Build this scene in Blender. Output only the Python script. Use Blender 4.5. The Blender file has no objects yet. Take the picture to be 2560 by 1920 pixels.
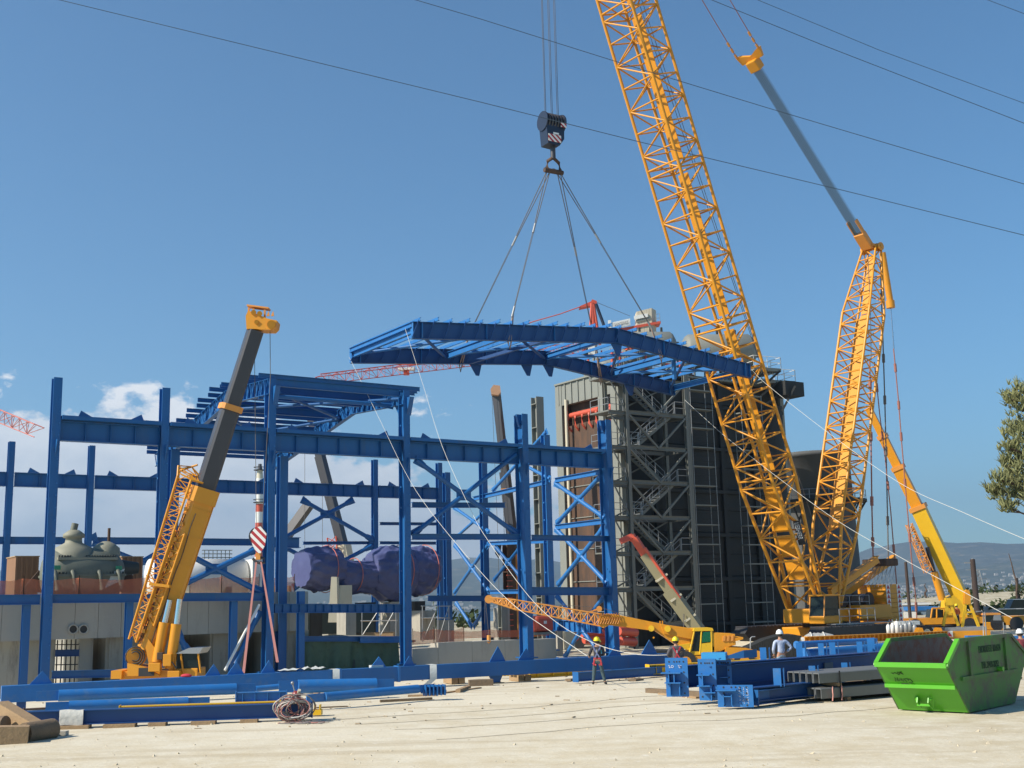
import bpy, bmesh, math, random
from mathutils import Vector, Matrix, noise
V = Vector
sc = bpy.context.scene
R = math.radians
rnd = random.Random(7)
Z = V((0, 0, 1))
# ------------------------------------------------------------------ camera
FPX = 2950.0; TH = R(10.35); RO = R(1.4); CAM = V((0, 0, 3.4))
cf = V((0, math.cos(TH), math.sin(TH))); cu0 = V((0, -math.sin(TH), math.cos(TH))); cr0 = V((1, 0, 0))
cr = cr0 * math.cos(RO) - cu0 * math.sin(RO); cu = cu0 * math.cos(RO) + cr0 * math.sin(RO)
cd = bpy.data.cameras.new('camera'); cam = bpy.data.objects.new('camera', cd); sc.collection.objects.link(cam)
cam.matrix_world = Matrix(((cr.x, cu.x, -cf.x, 0), (cr.y, cu.y, -cf.y, 0), (cr.z, cu.z, -cf.z, CAM.z), (0, 0, 0, 1)))
cd.sensor_width = 36; cd.lens = 36 * FPX / 2560; cd.clip_start = 0.5; cd.clip_end = 40000
sc.camera = cam
# ------------------------------------------------------------------ sky, sun, exposure
SUN_EL = 38.0; SUN_ROT = 247.0
w = bpy.data.worlds.new('World'); sc.world = w; w.use_nodes = True
nt = w.node_tree; nt.nodes.clear()
def N_(t, **k):
    n = nt.nodes.new(t)
    for a, b in k.items(): setattr(n, a, b)
    return n
def LK(a, b): nt.links.new(a, b)
sky = N_('ShaderNodeTexSky', sky_type='NISHITA', sun_disc=False, sun_elevation=R(SUN_EL), sun_rotation=R(SUN_ROT), altitude=20, air_density=1.0, dust_density=0.25, ozone_density=3.5)
bg = N_('ShaderNodeBackground'); bg.inputs['Strength'].default_value = 0.094
bgc = N_('ShaderNodeBackground'); bgc.inputs['Strength'].default_value = 0.9
mixs = N_('ShaderNodeMixShader'); wo = N_('ShaderNodeOutputWorld')
tc = N_('ShaderNodeTexCoord'); sep = N_('ShaderNodeSeparateXYZ'); LK(tc.outputs['Generated'], sep.inputs[0])
def M_(op, a, b=None, c=None, clamp=False):
    n = N_('ShaderNodeMath', operation=op, use_clamp=clamp)
    for i, x in enumerate((a, b, c)):
        if x is None: continue
        if isinstance(x, (int, float)): n.inputs[i].default_value = x
        else: LK(x, n.inputs[i])
    return n.outputs[0]
az = M_('ARCTAN2', sep.outputs['X'], sep.outputs['Y'])      # 0 ahead, negative to the left
el = M_('ARCSINE', sep.outputs['Z'])
mp = N_('ShaderNodeMapping'); LK(tc.outputs['Generated'], mp.inputs[0]); mp.inputs['Scale'].default_value = (1, 1, 1.7)
n1 = N_('ShaderNodeTexNoise'); LK(mp.outputs[0], n1.inputs['Vector']); n1.inputs['Scale'].default_value = 13.0; n1.inputs['Detail'].default_value = 9; n1.inputs['Roughness'].default_value = 0.60
n2 = N_('ShaderNodeTexNoise'); LK(mp.outputs[0], n2.inputs['Vector']); n2.inputs['Scale'].default_value = 3.4; n2.inputs['Detail'].default_value = 3; n2.inputs['Roughness'].default_value = .5
# tops of the cloud bank: about 10 degrees up at the left, falling to the right of the view
top = M_('MULTIPLY_ADD', M_('COSINE', M_('ADD', az, 0.38)), 0.95, -0.772)      # peak at az=-0.40 rad
top = M_('ADD', top, M_('MULTIPLY_ADD', n2.outputs[0], 0.16, -0.085))
top = M_('ADD', top, M_('MULTIPLY_ADD', n1.outputs[0], 0.36, -0.18))
mask = M_('MULTIPLY', M_('SUBTRACT', top, el), 45.0, clamp=True)
thin = M_('MULTIPLY_ADD', n1.outputs[0], 5.0, -0.85, clamp=True)
mask = M_('MULTIPLY', mask, thin)
lowf = M_('MULTIPLY', M_('SUBTRACT', el, -0.01), 40.0, clamp=True)
mask = M_('MULTIPLY', M_('MULTIPLY', mask, lowf), 0.93)
cr_ = N_('ShaderNodeValToRGB'); LK(M_('ADD', M_('MULTIPLY', M_('SUBTRACT', el, 0.02), 3.2), M_('MULTIPLY_ADD', n1.outputs[0], 1.7, -0.62)), cr_.inputs[0])
cr_.color_ramp.elements[0].position = 0.0; cr_.color_ramp.elements[0].color = (0.42, 0.48, 0.57, 1)
cr_.color_ramp.elements[1].position = 0.85; cr_.color_ramp.elements[1].color = (0.84, 0.84, 0.84, 1)
LK(cr_.outputs[0], bgc.inputs['Color'])
tint = N_('ShaderNodeMix', data_type='RGBA', blend_type='MULTIPLY'); tint.inputs[0].default_value = 1; tint.inputs[7].default_value = (.55, .88, 1.0, 1); LK(sky.outputs[0], tint.inputs[6]); LK(tint.outputs[2], bg.inputs['Color']); LK(mask, mixs.inputs[0]); LK(bg.outputs[0], mixs.inputs[1]); LK(bgc.outputs[0], mixs.inputs[2]); LK(mixs.outputs[0], wo.inputs[0])
sd = bpy.data.lights.new('sun', 'SUN'); sd.energy = 4.8; sd.angle = R(0.53); sd.color = (1.0, 0.91, 0.76)
sun = bpy.data.objects.new('sun', sd); sc.collection.objects.link(sun)
sdir = V((math.sin(R(SUN_ROT)) * math.cos(R(SUN_EL)), math.cos(R(SUN_ROT)) * math.cos(R(SUN_EL)), math.sin(R(SUN_EL))))
sun.rotation_euler = sdir.to_track_quat('Z', 'Y').to_euler(); sun.location = (-40, -20, 60)
sc.view_settings.view_transform = 'Standard'; sc.view_settings.look = 'None'; sc.view_settings.exposure = 0.55; sc.view_settings.gamma = 1.0
try: sc.view_settings.use_curve_mapping = False
except Exception: pass
sc.cycles.volume_bounces = 0; sc.cycles.max_bounces = 6; sc.cycles.transparent_max_bounces = 16; sc.cycles.volume_step_rate = 5
sc.cycles.use_denoising = True
# ------------------------------------------------------------------ geometry helpers
def ray(u, v): return cf * FPX + cr * (u - 1280) - cu * (v - 960)
def P(u, v, Y): d = ray(u, v); return CAM + d * (Y / d.y)
def G(u, v, z=0.0): d = ray(u, v); return CAM + d * ((z - 3.4) / d.z)
def W(u, v, P0, n): d = ray(u, v); return CAM + d * ((P0 - CAM).dot(n) / d.dot(n))
def frame(d, up=Z):
    d = d.normalized()
    if abs(d.dot(up)) > 0.999: up = V((0, 1, 0)) if abs(d.y) < .9 else V((1, 0, 0))
    s = d.cross(up).normalized(); return d, s, s.cross(d).normalized()
STUFFN = {'stiffener', 'splice_plate', 'tread', 'baluster', 'lacing', 'bolt', 'rivet', 'gusset_plate', 'cleat', 'board_joint', 'scaffold_tube', 'small_pipe', 'rung', 'strand', 'handrail', 'rib', 'hose_coil', 'mesh_bar', 'bolt_hole', 'warning_triangle', 'insulator', 'harness', 'lug', 'ballast_detail'}
class MB:
    def __init__(s): s.v = []; s.f = []; s.sm = []
    def add(s, vs, fs, smooth=False):
        b = len(s.v); s.v += [V(x) for x in vs]; s.f += [tuple(i + b for i in f) for f in fs]; s.sm += [smooth] * len(fs); return s
    def hexa(s, q):   # 8 corners: bottom 4, top 4
        return s.add(q, [(3, 2, 1, 0), (4, 5, 6, 7), (0, 1, 5, 4), (1, 2, 6, 5), (2, 3, 7, 6), (3, 0, 4, 7)])
    def box(s, c, size, ax=None):
        c = V(c); X, Y, Zz = ax or (V((1, 0, 0)), V((0, 1, 0)), Z)
        a, b, d = X * size[0] / 2, Y * size[1] / 2, Zz * size[2] / 2
        return s.hexa([c - a - b - d, c + a - b - d, c + a + b - d, c - a + b - d, c - a - b + d, c + a - b + d, c + a + b + d, c - a + b + d])
    def bar(s, p0, p1, w, h, up=Z):
        p0, p1 = V(p0), V(p1); d, sd_, u = frame(p1 - p0, up)
        return s.prof([(-w/2, -h/2), (w/2, -h/2), (w/2, h/2), (-w/2, h/2)], p0, p1, up)
    def prof(s, pr, p0, p1, up=Z):   # closed 2-D profile (side, up) swept p0 -> p1
        p0, p1 = V(p0), V(p1); d, sd_, u = frame(p1 - p0, up); n = len(pr)
        a = [p0 + sd_ * x + u * y for x, y in pr]; b = [p1 + sd_ * x + u * y for x, y in pr]
        return s.add(a + b, [tuple(range(n - 1, -1, -1))[::-1][::-1], tuple(range(n, 2 * n))] + [(i, (i + 1) % n, n + (i + 1) % n, n + i) for i in range(n)])
    def ibeam(s, p0, p1, h, w, t=.03, tw=.02, up=Z):
        a, b, c, d = w/2, h/2, tw/2, h/2 - t
        return s.prof([(-a, -b), (a, -b), (a, -d), (c, -d), (c, d), (a, d), (a, b), (-a, b), (-a, d), (-c, d), (-c, -d), (-a, -d)], p0, p1, up)
    def chan(s, p0, p1, h, w, t=.02, up=Z):
        return s.prof([(0, -h/2), (w, -h/2), (w, -h/2+t), (t, -h/2+t), (t, h/2-t), (w, h/2-t), (w, h/2), (0, h/2)], p0, p1, up)
    def tube(s, p0, p1, r, n=8, r2=None, cap=True):
        p0, p1 = V(p0), V(p1); d, a, b = frame(p1 - p0); r2 = r if r2 is None else r2
        c = [(math.cos(2*math.pi*i/n), math.sin(2*math.pi*i/n)) for i in range(n)]
        A = [p0 + (a*x + b*y)*r for x, y in c]; B = [p1 + (a*x + b*y)*r2 for x, y in c]
        s.add(A + B, [(i, n+i, n+(i+1) % n, (i+1) % n) for i in range(n)], n > 5)
        if cap: s.add(A + B, [tuple(range(n)), tuple(range(2*n-1, n-1, -1))])
        return s
    def path(s, pts, r, n=6):
        pts = [V(p) for p in pts]; b0 = len(s.v); k = len(pts); fs = []; vs = []
        for i, p in enumerate(pts):
            d, a, b = frame(pts[min(i+1, k-1)] - pts[max(i-1, 0)])
            for j in range(n):
                t = 2*math.pi*j/n; vs.append(p + (a*math.cos(t) + b*math.sin(t))*r)
        for i in range(k-1):
            for j in range(n): fs.append((i*n+j, (i+1)*n+j, (i+1)*n+(j+1) % n, i*n+(j+1) % n))
        return s.add(vs, fs, True)
    def prism(s, pts, vec):
        pts = [V(p) for p in pts]; vec = V(vec); n = len(pts)
        return s.add(pts + [p + vec for p in pts], [tuple(range(n-1, -1, -1)), tuple(range(n, 2*n))] + [(i, (i+1) % n, n+(i+1) % n, n+i) for i in range(n)])
    def rev(s, prof, o, ax=Z, n=20, sx=1.0):   # profile of (radius, height)
        d, a, b = frame(V(ax), V((0, 1, 0)) if abs(V(ax).normalized().y) < .9 else Z); o = V(o); vs = []; fs = []
        for r, h in prof:
            for j in range(n):
                t = 2*math.pi*j/n; vs.append(o + d*h + (a*math.cos(t)*sx + b*math.sin(t))*r)
        for i in range(len(prof)-1):
            for j in range(n): fs.append((i*n+j, (i+1)*n+j, (i+1)*n+(j+1) % n, i*n+(j+1) % n))
        return s.add(vs, fs, True)
    def ball(s, c, r, sc_=(1, 1, 1), n=12, m=8):
        c = V(c); vs = []; fs = []
        for i in range(m+1):
            p = math.pi*i/m
            for j in range(n):
                t = 2*math.pi*j/n; vs.append(c + V((r*sc_[0]*math.sin(p)*math.cos(t), r*sc_[1]*math.sin(p)*math.sin(t), r*sc_[2]*math.cos(p))))
        for i in range(m):
            for j in range(n): fs.append((i*n+j, (i+1)*n+j, (i+1)*n+(j+1) % n, i*n+(j+1) % n))
        return s.add(vs, fs, True)
    def quad(s, a, b, c, d, th=0.02):
        a, b, c, d = V(a), V(b), V(c), V(d); nn = (b-a).cross(d-a).normalized()*th
        return s.hexa([a, b, c, d, a+nn, b+nn, c+nn, d+nn])
    def build(s, name, m, parent=None, label=None, bevel=0, smooth=None):
        me = bpy.data.meshes.new(name); off = org(parent)
        me.from_pydata([tuple(x - off) for x in s.v], [], s.f)
        me.polygons.foreach_set('use_smooth', s.sm if smooth is None else [smooth]*len(s.f))
        bm = bmesh.new(); bm.from_mesh(me); bmesh.ops.recalc_face_normals(bm, faces=bm.faces); bm.to_mesh(me); bm.free()
        me.materials.append(m); o = bpy.data.objects.new(name, me); sc.collection.objects.link(o)
        if parent is not None: o.parent = parent
        if label: o['label'] = label
        if name in STUFFN: o['kind'] = 'stuff'
        if bevel:
            b = o.modifiers.new('bevel', 'BEVEL'); b.width = bevel; b.segments = 2; b.limit_method = 'ANGLE'
        return o
def org(p):
    o = V((0, 0, 0))
    while p is not None: o = o + p.location; p = p.parent
    return o
def thing(name, label, cat, loc=(0, 0, 0), group=None):
    o = bpy.data.objects.new(name, None); sc.collection.objects.link(o); o.location = loc; o.empty_display_size = .5
    o['label'] = label; o['category'] = cat
    if group: o['group'] = group
    return o
def tag(o, label, cat, group=None):
    o['label'] = label; o['category'] = cat
    if group: o['group'] = group
    return o
def solo(mb, name, m, label, cat, loc, group=None, bevel=0):   # thing of one mesh whose origin is at loc
    o = mb.build(name, m, None, bevel=bevel); loc = V(loc); o.data.transform(Matrix.Translation(-loc)); o.location = loc
    return tag(o, label, cat, group)
def copy_tree(o, parent=None):
    c = o.copy(); sc.collection.objects.link(c); c.parent = parent
    for ch in list(o.children): copy_tree(ch, c)
    return c
# ------------------------------------------------------------------ materials
MT = {}
def mat(name, col, rough=.5, metal=0.0, var=.12, scale=2.0, col2=None, amt=.35, bump=0.0, bscale=8.0, alpha=None, streak=False, spec=.5, coords='Object', fine=None):
    if name in MT: return MT[name]
    m = bpy.data.materials.new(name); m.use_nodes = True; t = m.node_tree; b = t.nodes['Principled BSDF']
    g = t.nodes.new('ShaderNodeNewGeometry')
    mp_ = t.nodes.new('ShaderNodeMapping'); t.links.new(g.outputs['Position'], mp_.inputs[0])
    if streak: mp_.inputs['Scale'].default_value = (1, 1, .18)
    n = t.nodes.new('ShaderNodeTexNoise'); n.inputs['Scale'].default_value = scale; n.inputs['Detail'].default_value = 6; n.inputs['Roughness'].default_value = .62
    t.links.new(mp_.outputs[0], n.inputs['Vector'])
    hs = t.nodes.new('ShaderNodeMix'); hs.data_type = 'RGBA'
    c = V(col[:3]); hs.inputs[6].default_value = (*(c*(1-var)), 1); hs.inputs[7].default_value = (*(c*(1+var)), 1)
    t.links.new(n.outputs[0], hs.inputs[0]); out = hs.outputs[2]
    if col2:
        n2_ = t.nodes.new('ShaderNodeTexNoise'); n2_.inputs['Scale'].default_value = scale*2.3; n2_.inputs['Detail'].default_value = 8; n2_.inputs['Roughness'].default_value = .7
        t.links.new(mp_.outputs[0], n2_.inputs['Vector'])
        rr = t.nodes.new('ShaderNodeMapRange'); rr.inputs[1].default_value = .75-amt*.5; rr.inputs[2].default_value = .95-amt*.5
        t.links.new(n2_.outputs[0], rr.inputs[0])
        h2 = t.nodes.new('ShaderNodeMix'); h2.data_type = 'RGBA'; t.links.new(rr.outputs[0], h2.inputs[0]); t.links.new(out, h2.inputs[6]); h2.inputs[7].default_value = (*col2, 1); out = h2.outputs[2]
    t.links.new(out, b.inputs['Base Color'])
    b.inputs['Roughness'].default_value = rough; b.inputs['Metallic'].default_value = metal; b.inputs['Specular IOR Level'].default_value = spec
    if bump:
        n3 = t.nodes.new('ShaderNodeTexNoise'); n3.inputs['Scale'].default_value = bscale; n3.inputs['Detail'].default_value = 5; t.links.new(g.outputs['Position'], n3.inputs['Vector'])
        bp = t.nodes.new('ShaderNodeBump'); bp.inputs['Strength'].default_value = bump; bp.inputs['Distance'].default_value = .05
        t.links.new(n3.outputs[0], bp.inputs['Height']); t.links.new(bp.outputs[0], b.inputs['Normal'])
    if alpha is not None: b.inputs['Alpha'].default_value = alpha
    MT[name] = m; return m
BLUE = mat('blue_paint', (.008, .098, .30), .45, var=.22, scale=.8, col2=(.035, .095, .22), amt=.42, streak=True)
BLUE2 = mat('bright_lit_blue', (.018, .145, .41), .45, var=.2, scale=1.2, col2=(.07, .16, .33), amt=.45)  # brighter copy of the blue; puts sunlight into purlins and end wall
BLUEN = mat('navy_shade_blue', (.007, .056, .20), .45, var=.15, scale=.8, col2=(.03, .07, .2), amt=.25)  # darker copy of the blue; puts shade into rafters and girder webs
YEL = mat('crane_yellow', (.63, .265, .013), .4, var=.10, scale=1.0, col2=(.34, .16, .03), amt=.18, streak=True)
YELB = mat('bright_yellow', (.70, .42, .015), .42, var=.10, scale=1.0, col2=(.38, .23, .05), amt=.25)
ORA = mat('faded_orange_paint', (.64, .265, .05), .5, var=.12, scale=1.4, col2=(.3, .14, .08), amt=.25)
REDP = mat('crane_red', (.55, .085, .045), .5, var=.12, scale=1.4, col2=(.3, .1, .07), amt=.3)
WHT = mat('white_paint', (.74, .73, .70), .45, var=.06, scale=2, col2=(.5, .48, .43), amt=.2)
CREAM = mat('cream_paint', (.55, .50, .38), .5, var=.08, scale=1.6, col2=(.32, .28, .2), amt=.3)
BLK = mat('black_rubber', (.025, .025, .027), .6, var=.2, scale=3)
DGRY = mat('dark_boom_paint', (.045, .045, .055), .42, var=.2, scale=1.2, col2=(.10, .09, .08), amt=.3, streak=True)
GRYS = mat('grey_primer_steel', (.20, .208, .188), .6, var=.12, scale=.6, col2=(.15, .155, .145), amt=.35, streak=True)
GRYT = mat('stair_tower_steel', (.15, .155, .14), .6, var=.15, scale=.6, col2=(.07, .072, .068), amt=.35, streak=True)
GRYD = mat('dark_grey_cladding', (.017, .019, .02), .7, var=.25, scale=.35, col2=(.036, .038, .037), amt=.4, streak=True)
GALV = mat('galvanised_steel', (.30, .31, .32), .45, metal=.35, var=.12, scale=3, col2=(.2, .21, .22), amt=.4)
ROPE = mat('steel_rope', (.11, .10, .095), .6, var=.2, scale=6)
PEND = mat('pendant_bar', (.30, .115, .085), .55, var=.15, scale=3)
RUST = mat('rusty_brown_steel', (.060, .036, .025), .8, var=.25, scale=.7, col2=(.11, .055, .03), amt=.6, streak=True)
CONC = mat('concrete', (.39, .375, .335), .85, var=.14, scale=.5, col2=(.30, .28, .24), amt=.45, bump=.25, bscale=5, streak=True)
CONCD = mat('shuttered_concrete', (.36, .34, .295), .85, var=.16, scale=.6, col2=(.17, .16, .14), amt=.45, bump=.3, bscale=5, streak=True)
WOOD = mat('timber', (.33, .22, .12), .8, var=.22, scale=3, col2=(.16, .11, .07), amt=.35, bump=.3, bscale=14)
WOODD = mat('dirty_timber', (.17, .12, .075), .85, var=.25, scale=3, col2=(.09, .07, .05), amt=.4, bump=.4, bscale=14)
CHROM = mat('chromed_rod', (.62, .62, .64), .18, metal=1.0, var=.05)
GLAS = mat('cab_glass', (.012, .02, .02), .2, var=.1, spec=.35)
GGRN = mat('green_tinted_glass', (.01, .12, .055), .1, var=.1, spec=.9)
ORNET = mat('orange_netting', (.62, .17, .08), .7, var=.15, scale=4, alpha=.55)
PINK = mat('pink_webbing', (.36, .15, .13), .8, var=.12, scale=4)
WROPE = mat('white_rope', (.58, .57, .53), .8, var=.08, scale=6)
CLOTHW = mat('grey_white_webbing', (.52, .54, .52), .85, var=.12, scale=4, bump=.3, bscale=9)
GREEN = mat('skip_green', (.085, .36, .018), .42, var=.14, scale=1.3, col2=(.14, .27, .05), amt=.3)
GREEND = mat('dirty_skip_green', (.05, .175, .022), .6, var=.25, scale=.9, col2=(.075, .07, .045), amt=.62)
TARPB = mat('blue_tarpaulin', (.075, .088, .21), .45, var=.25, scale=.8, col2=(.15, .17, .30), amt=.3, bump=.35, bscale=2.5)
TARPG = mat('green_tarpaulin', (.07, .12, .075), .6, var=.2, scale=1.5, col2=(.04, .06, .045), amt=.4, bump=.6, bscale=2.5)
MARK = mat('white_marker_paint', (.8, .8, .8), .6)
INK = mat('black_marker', (.015, .015, .015), .6)
TXT = mat('black_lettering', (.03, .03, .03), .6)
def stripes(name, c1, c2, freq, ang=45, plane='XZ'):
    m = bpy.data.materials.new(name); m.use_nodes = True; t = m.node_tree; b = t.nodes['Principled BSDF']
    g = t.nodes.new('ShaderNodeTexCoord'); mp_ = t.nodes.new('ShaderNodeMapping'); t.links.new(g.outputs['Object'], mp_.inputs[0]); mp_.inputs['Rotation'].default_value = (0, R(ang), 0)
    wv = t.nodes.new('ShaderNodeTexWave'); wv.wave_type = 'BANDS'; wv.bands_direction = 'X'; wv.inputs['Scale'].default_value = freq; wv.inputs['Distortion'].default_value = 0
    t.links.new(mp_.outputs[0], wv.inputs[0]); r = t.nodes.new('ShaderNodeValToRGB'); r.color_ramp.interpolation = 'CONSTANT'
    r.color_ramp.elements[0].color = (*c1, 1); r.color_ramp.elements[1].position = .5; r.color_ramp.elements[1].color = (*c2, 1)
    t.links.new(wv.outputs['Fac'], r.inputs[0]); t.links.new(r.outputs[0], b.inputs['Base Color']); b.inputs['Roughness'].default_value = .5
    return m
STR = stripes('red_white_stripes', (.42, .03, .035), (.78, .76, .72), 1.25, 45)
def text(s, size, o, ax, ay, m, parent, name='lettering', depth=.004, squeeze=1.0):
    cu_ = bpy.data.curves.new('t', 'FONT'); cu_.body = s; cu_.size = size; cu_.extrude = depth; cu_.resolution_u = 2
    to = bpy.data.objects.new('t', cu_); sc.collection.objects.link(to); dg = bpy.context.evaluated_depsgraph_get()
    me = bpy.data.meshes.new_from_object(to.evaluated_get(dg)); bpy.data.objects.remove(to); bpy.data.curves.remove(cu_)
    ax = V(ax).normalized(); ay = V(ay).normalized(); az_ = ax.cross(ay); o = V(o) - org(parent)
    for q in me.vertices: q.co = o + ax*q.co.x*squeeze + ay*q.co.y + az_*q.co.z
    me.materials.clear(); me.materials.append(m); ob = bpy.data.objects.new(name, me); sc.collection.objects.link(ob); ob.parent = parent
    return ob
def smooth(a, b, x):
    t = min(1, max(0, (x-a)/(b-a))); return t*t*(3-2*t)
def lattice(par, A, B, n, rc, rb, m, names=('chord', 'brace'), faces=(0, 1, 2, 3), single=True, both=False, chord_split=1, rng=None):
    """four-chord lattice between quads A and B (corner lists); every chord and brace is a part"""
    k = len(A)
    for i in range(k):
        for c in range(chord_split):
            a, b = A[i].lerp(B[i], c/chord_split), A[i].lerp(B[i], (c+1)/chord_split)
            MB().tube(a, b, rc, 8).build(names[0], m, par)
    jm = MB()
    for fi in faces:
        i, j = fi, (fi+1) % k
        for q in range(n):
            t0, t1 = q/n, (q+1)/n
            a0, a1, b0, b1 = A[i].lerp(B[i], t0), A[i].lerp(B[i], t1), A[j].lerp(B[j], t0), A[j].lerp(B[j], t1)
            segs = [(a0, b0)] if q else []
            segs.append((a0, b1) if (q+fi) % 2 or both else (b0, a1))
            for s0, s1 in segs:
                if single: MB().tube(s0, s1, rb, 6).build(names[1], m, par)
                else: jm.tube(s0, s1, rb, 5)
    if not single and jm.v: jm.build('lacing', m, par)
# ================================================================== THE SETTING
def zg(x, y):
    dip = -0.9*smooth(49.6+9*smooth(-12, 4, x), 51.2+10*smooth(-12, 4, x), y)*(1-smooth(16.5, 20, x))*(1-smooth(120, 150, y))
    und = 0.05*noise.noise(V((x*.12, y*.12, 0))) + 0.02*noise.noise(V((x*.6, y*.6, 3)))
    fall = -34*smooth(190, 420, y)
    rise = 3.2*smooth(38, 75, x)*smooth(120, 190, y)*(1-smooth(230, 330, y)) + 1.2*noise.noise(V((x*.02, y*.02, 5)))*smooth(120, 180, y)
    return dip + und + fall + rise
def groundmat():
    m = bpy.data.materials.new('crushed_limestone'); m.use_nodes = True; t = m.node_tree; b = t.nodes['Principled BSDF']
    g = t.nodes.new('ShaderNodeNewGeometry')
    def nz(sc_, det=8, ro=.6, vec=None, stretch=None):
        n = t.nodes.new('ShaderNodeTexNoise'); n.inputs['Scale'].default_value = sc_; n.inputs['Detail'].default_value = det; n.inputs['Roughness'].default_value = ro
        if stretch:
            mp_ = t.nodes.new('ShaderNodeMapping'); mp_.inputs['Scale'].default_value = stretch; mp_.inputs['Rotation'].default_value = (0, 0, R(-12)); t.links.new(g.outputs['Position'], mp_.inputs[0]); t.links.new(mp_.outputs[0], n.inputs[0])
        else: t.links.new(g.outputs['Position'], n.inputs[0])
        return n.outputs[0]
    def mr(x, a, c, lo=0, hi=1):
        r = t.nodes.new('ShaderNodeMapRange'); r.inputs[1].default_value = a; r.inputs[2].default_value = c; r.inputs[3].default_value = lo; r.inputs[4].default_value = hi; t.links.new(x, r.inputs[0]); return r.outputs[0]
    def mix(f, a, c, bl='MIX'):
        x = t.nodes.new('ShaderNodeMix'); x.data_type = 'RGBA'; x.blend_type = bl
        if isinstance(f, float): x.inputs[0].default_value = f
        else: t.links.new(f, x.inputs[0])
        for i, q in ((6, a), (7, c)):
            if isinstance(q, tuple): x.inputs[i].default_value = (*q, 1)
            else: t.links.new(q, x.inputs[i])
        return x.outputs[2]
    c = mix(mr(nz(.10, 5), .42, .58), (.66, .60, .47), (.56, .485, .35))
    s = t.nodes.new('ShaderNodeSeparateXYZ'); t.links.new(g.outputs['Position'], s.inputs[0])
    near = mr(s.outputs['Y'], 26, 33, .75, 0)             # the trodden strip near the access track is earthier
    c = mix(near, c, (.56, .475, .325))
    right = mr(s.outputs['X'], 4, 14, 0, .75)
    c = mix(right, c, (.44, .365, .24))
    far = mr(s.outputs['Y'], 95, 140, 0, 1); c = mix(far, c, (.20, .17, .09))
    c = mix(mr(nz(.9, 8, .7), .35, .75), c, (.73, .69, .58))
    c = mix(mr(nz(.5, 6, .6, stretch=(.12, 1.6, 1)), .52, .66, 0, .6), c, (.44, .365, .25))   # wheel tracks running across
    c = mix(mr(nz(14, 4, .8), .3, .7, 0, .5), c, (.38, .325, .225))
    c = mix(mr(nz(3.2, 4, .6), .62, .70, 0, .5), c, (.70, .67, .60))
    t.links.new(c, b.inputs['Base Color']); b.inputs['Roughness'].default_value = .95; b.inputs['Specular IOR Level'].default_value = .15
    bp = t.nodes.new('ShaderNodeBump'); bp.inputs['Strength'].default_value = .4; bp.inputs['Distance'].default_value = .06
    ad = t.nodes.new('ShaderNodeMath'); ad.operation = 'ADD'; t.links.new(nz(2.2, 9, .72), ad.inputs[0]); t.links.new(nz(.8, 5, .6, stretch=(.15, 2.2, 1)), ad.inputs[1])
    t.links.new(ad.outputs[0], bp.inputs['Height']); t.links.new(bp.outputs[0], b.inputs['Normal'])
    return m
def structure(o): o['kind'] = 'structure'; return o
def grid(name, xs, ys, fz, m, kind='structure'):
    vs = [(x, y, fz(x, y)) for y in ys for x in xs]; nx = len(xs)
    fs = [(j*nx+i, j*nx+i+1, (j+1)*nx+i+1, (j+1)*nx+i) for j in range(len(ys)-1) for i in range(nx-1)]
    me = bpy.data.meshes.new(name); me.from_pydata(vs, [], fs); me.polygons.foreach_set('use_smooth', [True]*len(fs)); me.materials.append(m)
    o = bpy.data.objects.new(name, me); sc.collection.objects.link(o); o['kind'] = kind; return o
def ser(a, b, step): return [a + (b-a)*i/max(1, round((b-a)/step)) for i in range(max(1, round((b-a)/step))+1)]
xs = ser(-420, -60, 20) + ser(-58.5, 45, 1.3) + ser(50, 480, 12)
ys = ser(-60, 0, 12) + ser(2, 110, 1.3) + ser(112, 430, 7)
ground = grid('ground', xs, ys, zg, groundmat())
# sea
def seamat():
    m = mat('sea_water', (.02, .055, .075), .18, var=.1, scale=.01, bump=.25, bscale=.15); return m
sea = grid('sea', [-9000, 0, 9000], [380, 3000, 12000], lambda x, y: -33.0, seamat())
# hills beyond the bay
def hillmat():
    m = mat('hazed_hillside_scrub', (.062, .085, .082), .95, var=.4, scale=.004, col2=(.24, .22, .18), amt=.45, spec=.1); return m  # bluish-dark base puts part of the distance haze into the hill colour
def ridge(x, y, pts):
    for (x0, h0), (x1, h1) in zip(pts, pts[1:]):
        if x0 <= x <= x1: t = (x-x0)/(x1-x0); t = t*t*(3-2*t); return h0 + (h1-h0)*t
    return pts[0][1] if x < pts[0][0] else pts[-1][1]
def hillfn(y0, y1, crest, pts, rough):
    def fz(x, y):
        c = ridge(x, y, pts); t = (y-y0)/(crest-y0) if y < crest else 1-(y-crest)/(y1-crest)*.8
        t = max(0, min(1, t)); t = t**.8
        n = noise.fractal(V((x*.0011, y*.0016, 2.0)), 1.0, 2.1, 6)*rough
        return -36 + (c+36)*t + n*t*c*.55 + 9*noise.noise(V((x*.004, y*.004, 1)))*t
    return fz
hm = hillmat()
def px2x(u, Y): return (u-1280)/FPX*Y
Yc = 7600
hp = [(-9000, 180), (px2x(-300, Yc), 300), (px2x(60, Yc), 250), (px2x(420, Yc), 175), (px2x(760, Yc), 150), (px2x(1000, Yc), 215), (px2x(1180, Yc), 255), (px2x(1300, Yc), 240), (px2x(1700, Yc), 170),
      (px2x(2060, Yc), 200), (px2x(2180, Yc), 275), (px2x(2350, Yc), 285), (px2x(2480, Yc), 250), (px2x(2700, Yc), 210), (9000, 280)]
hills = grid('hills', ser(-9000, 9000, 150), ser(4300, 9500, 130), hillfn(4300, 9500, Yc, hp, .5), hm)
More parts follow.
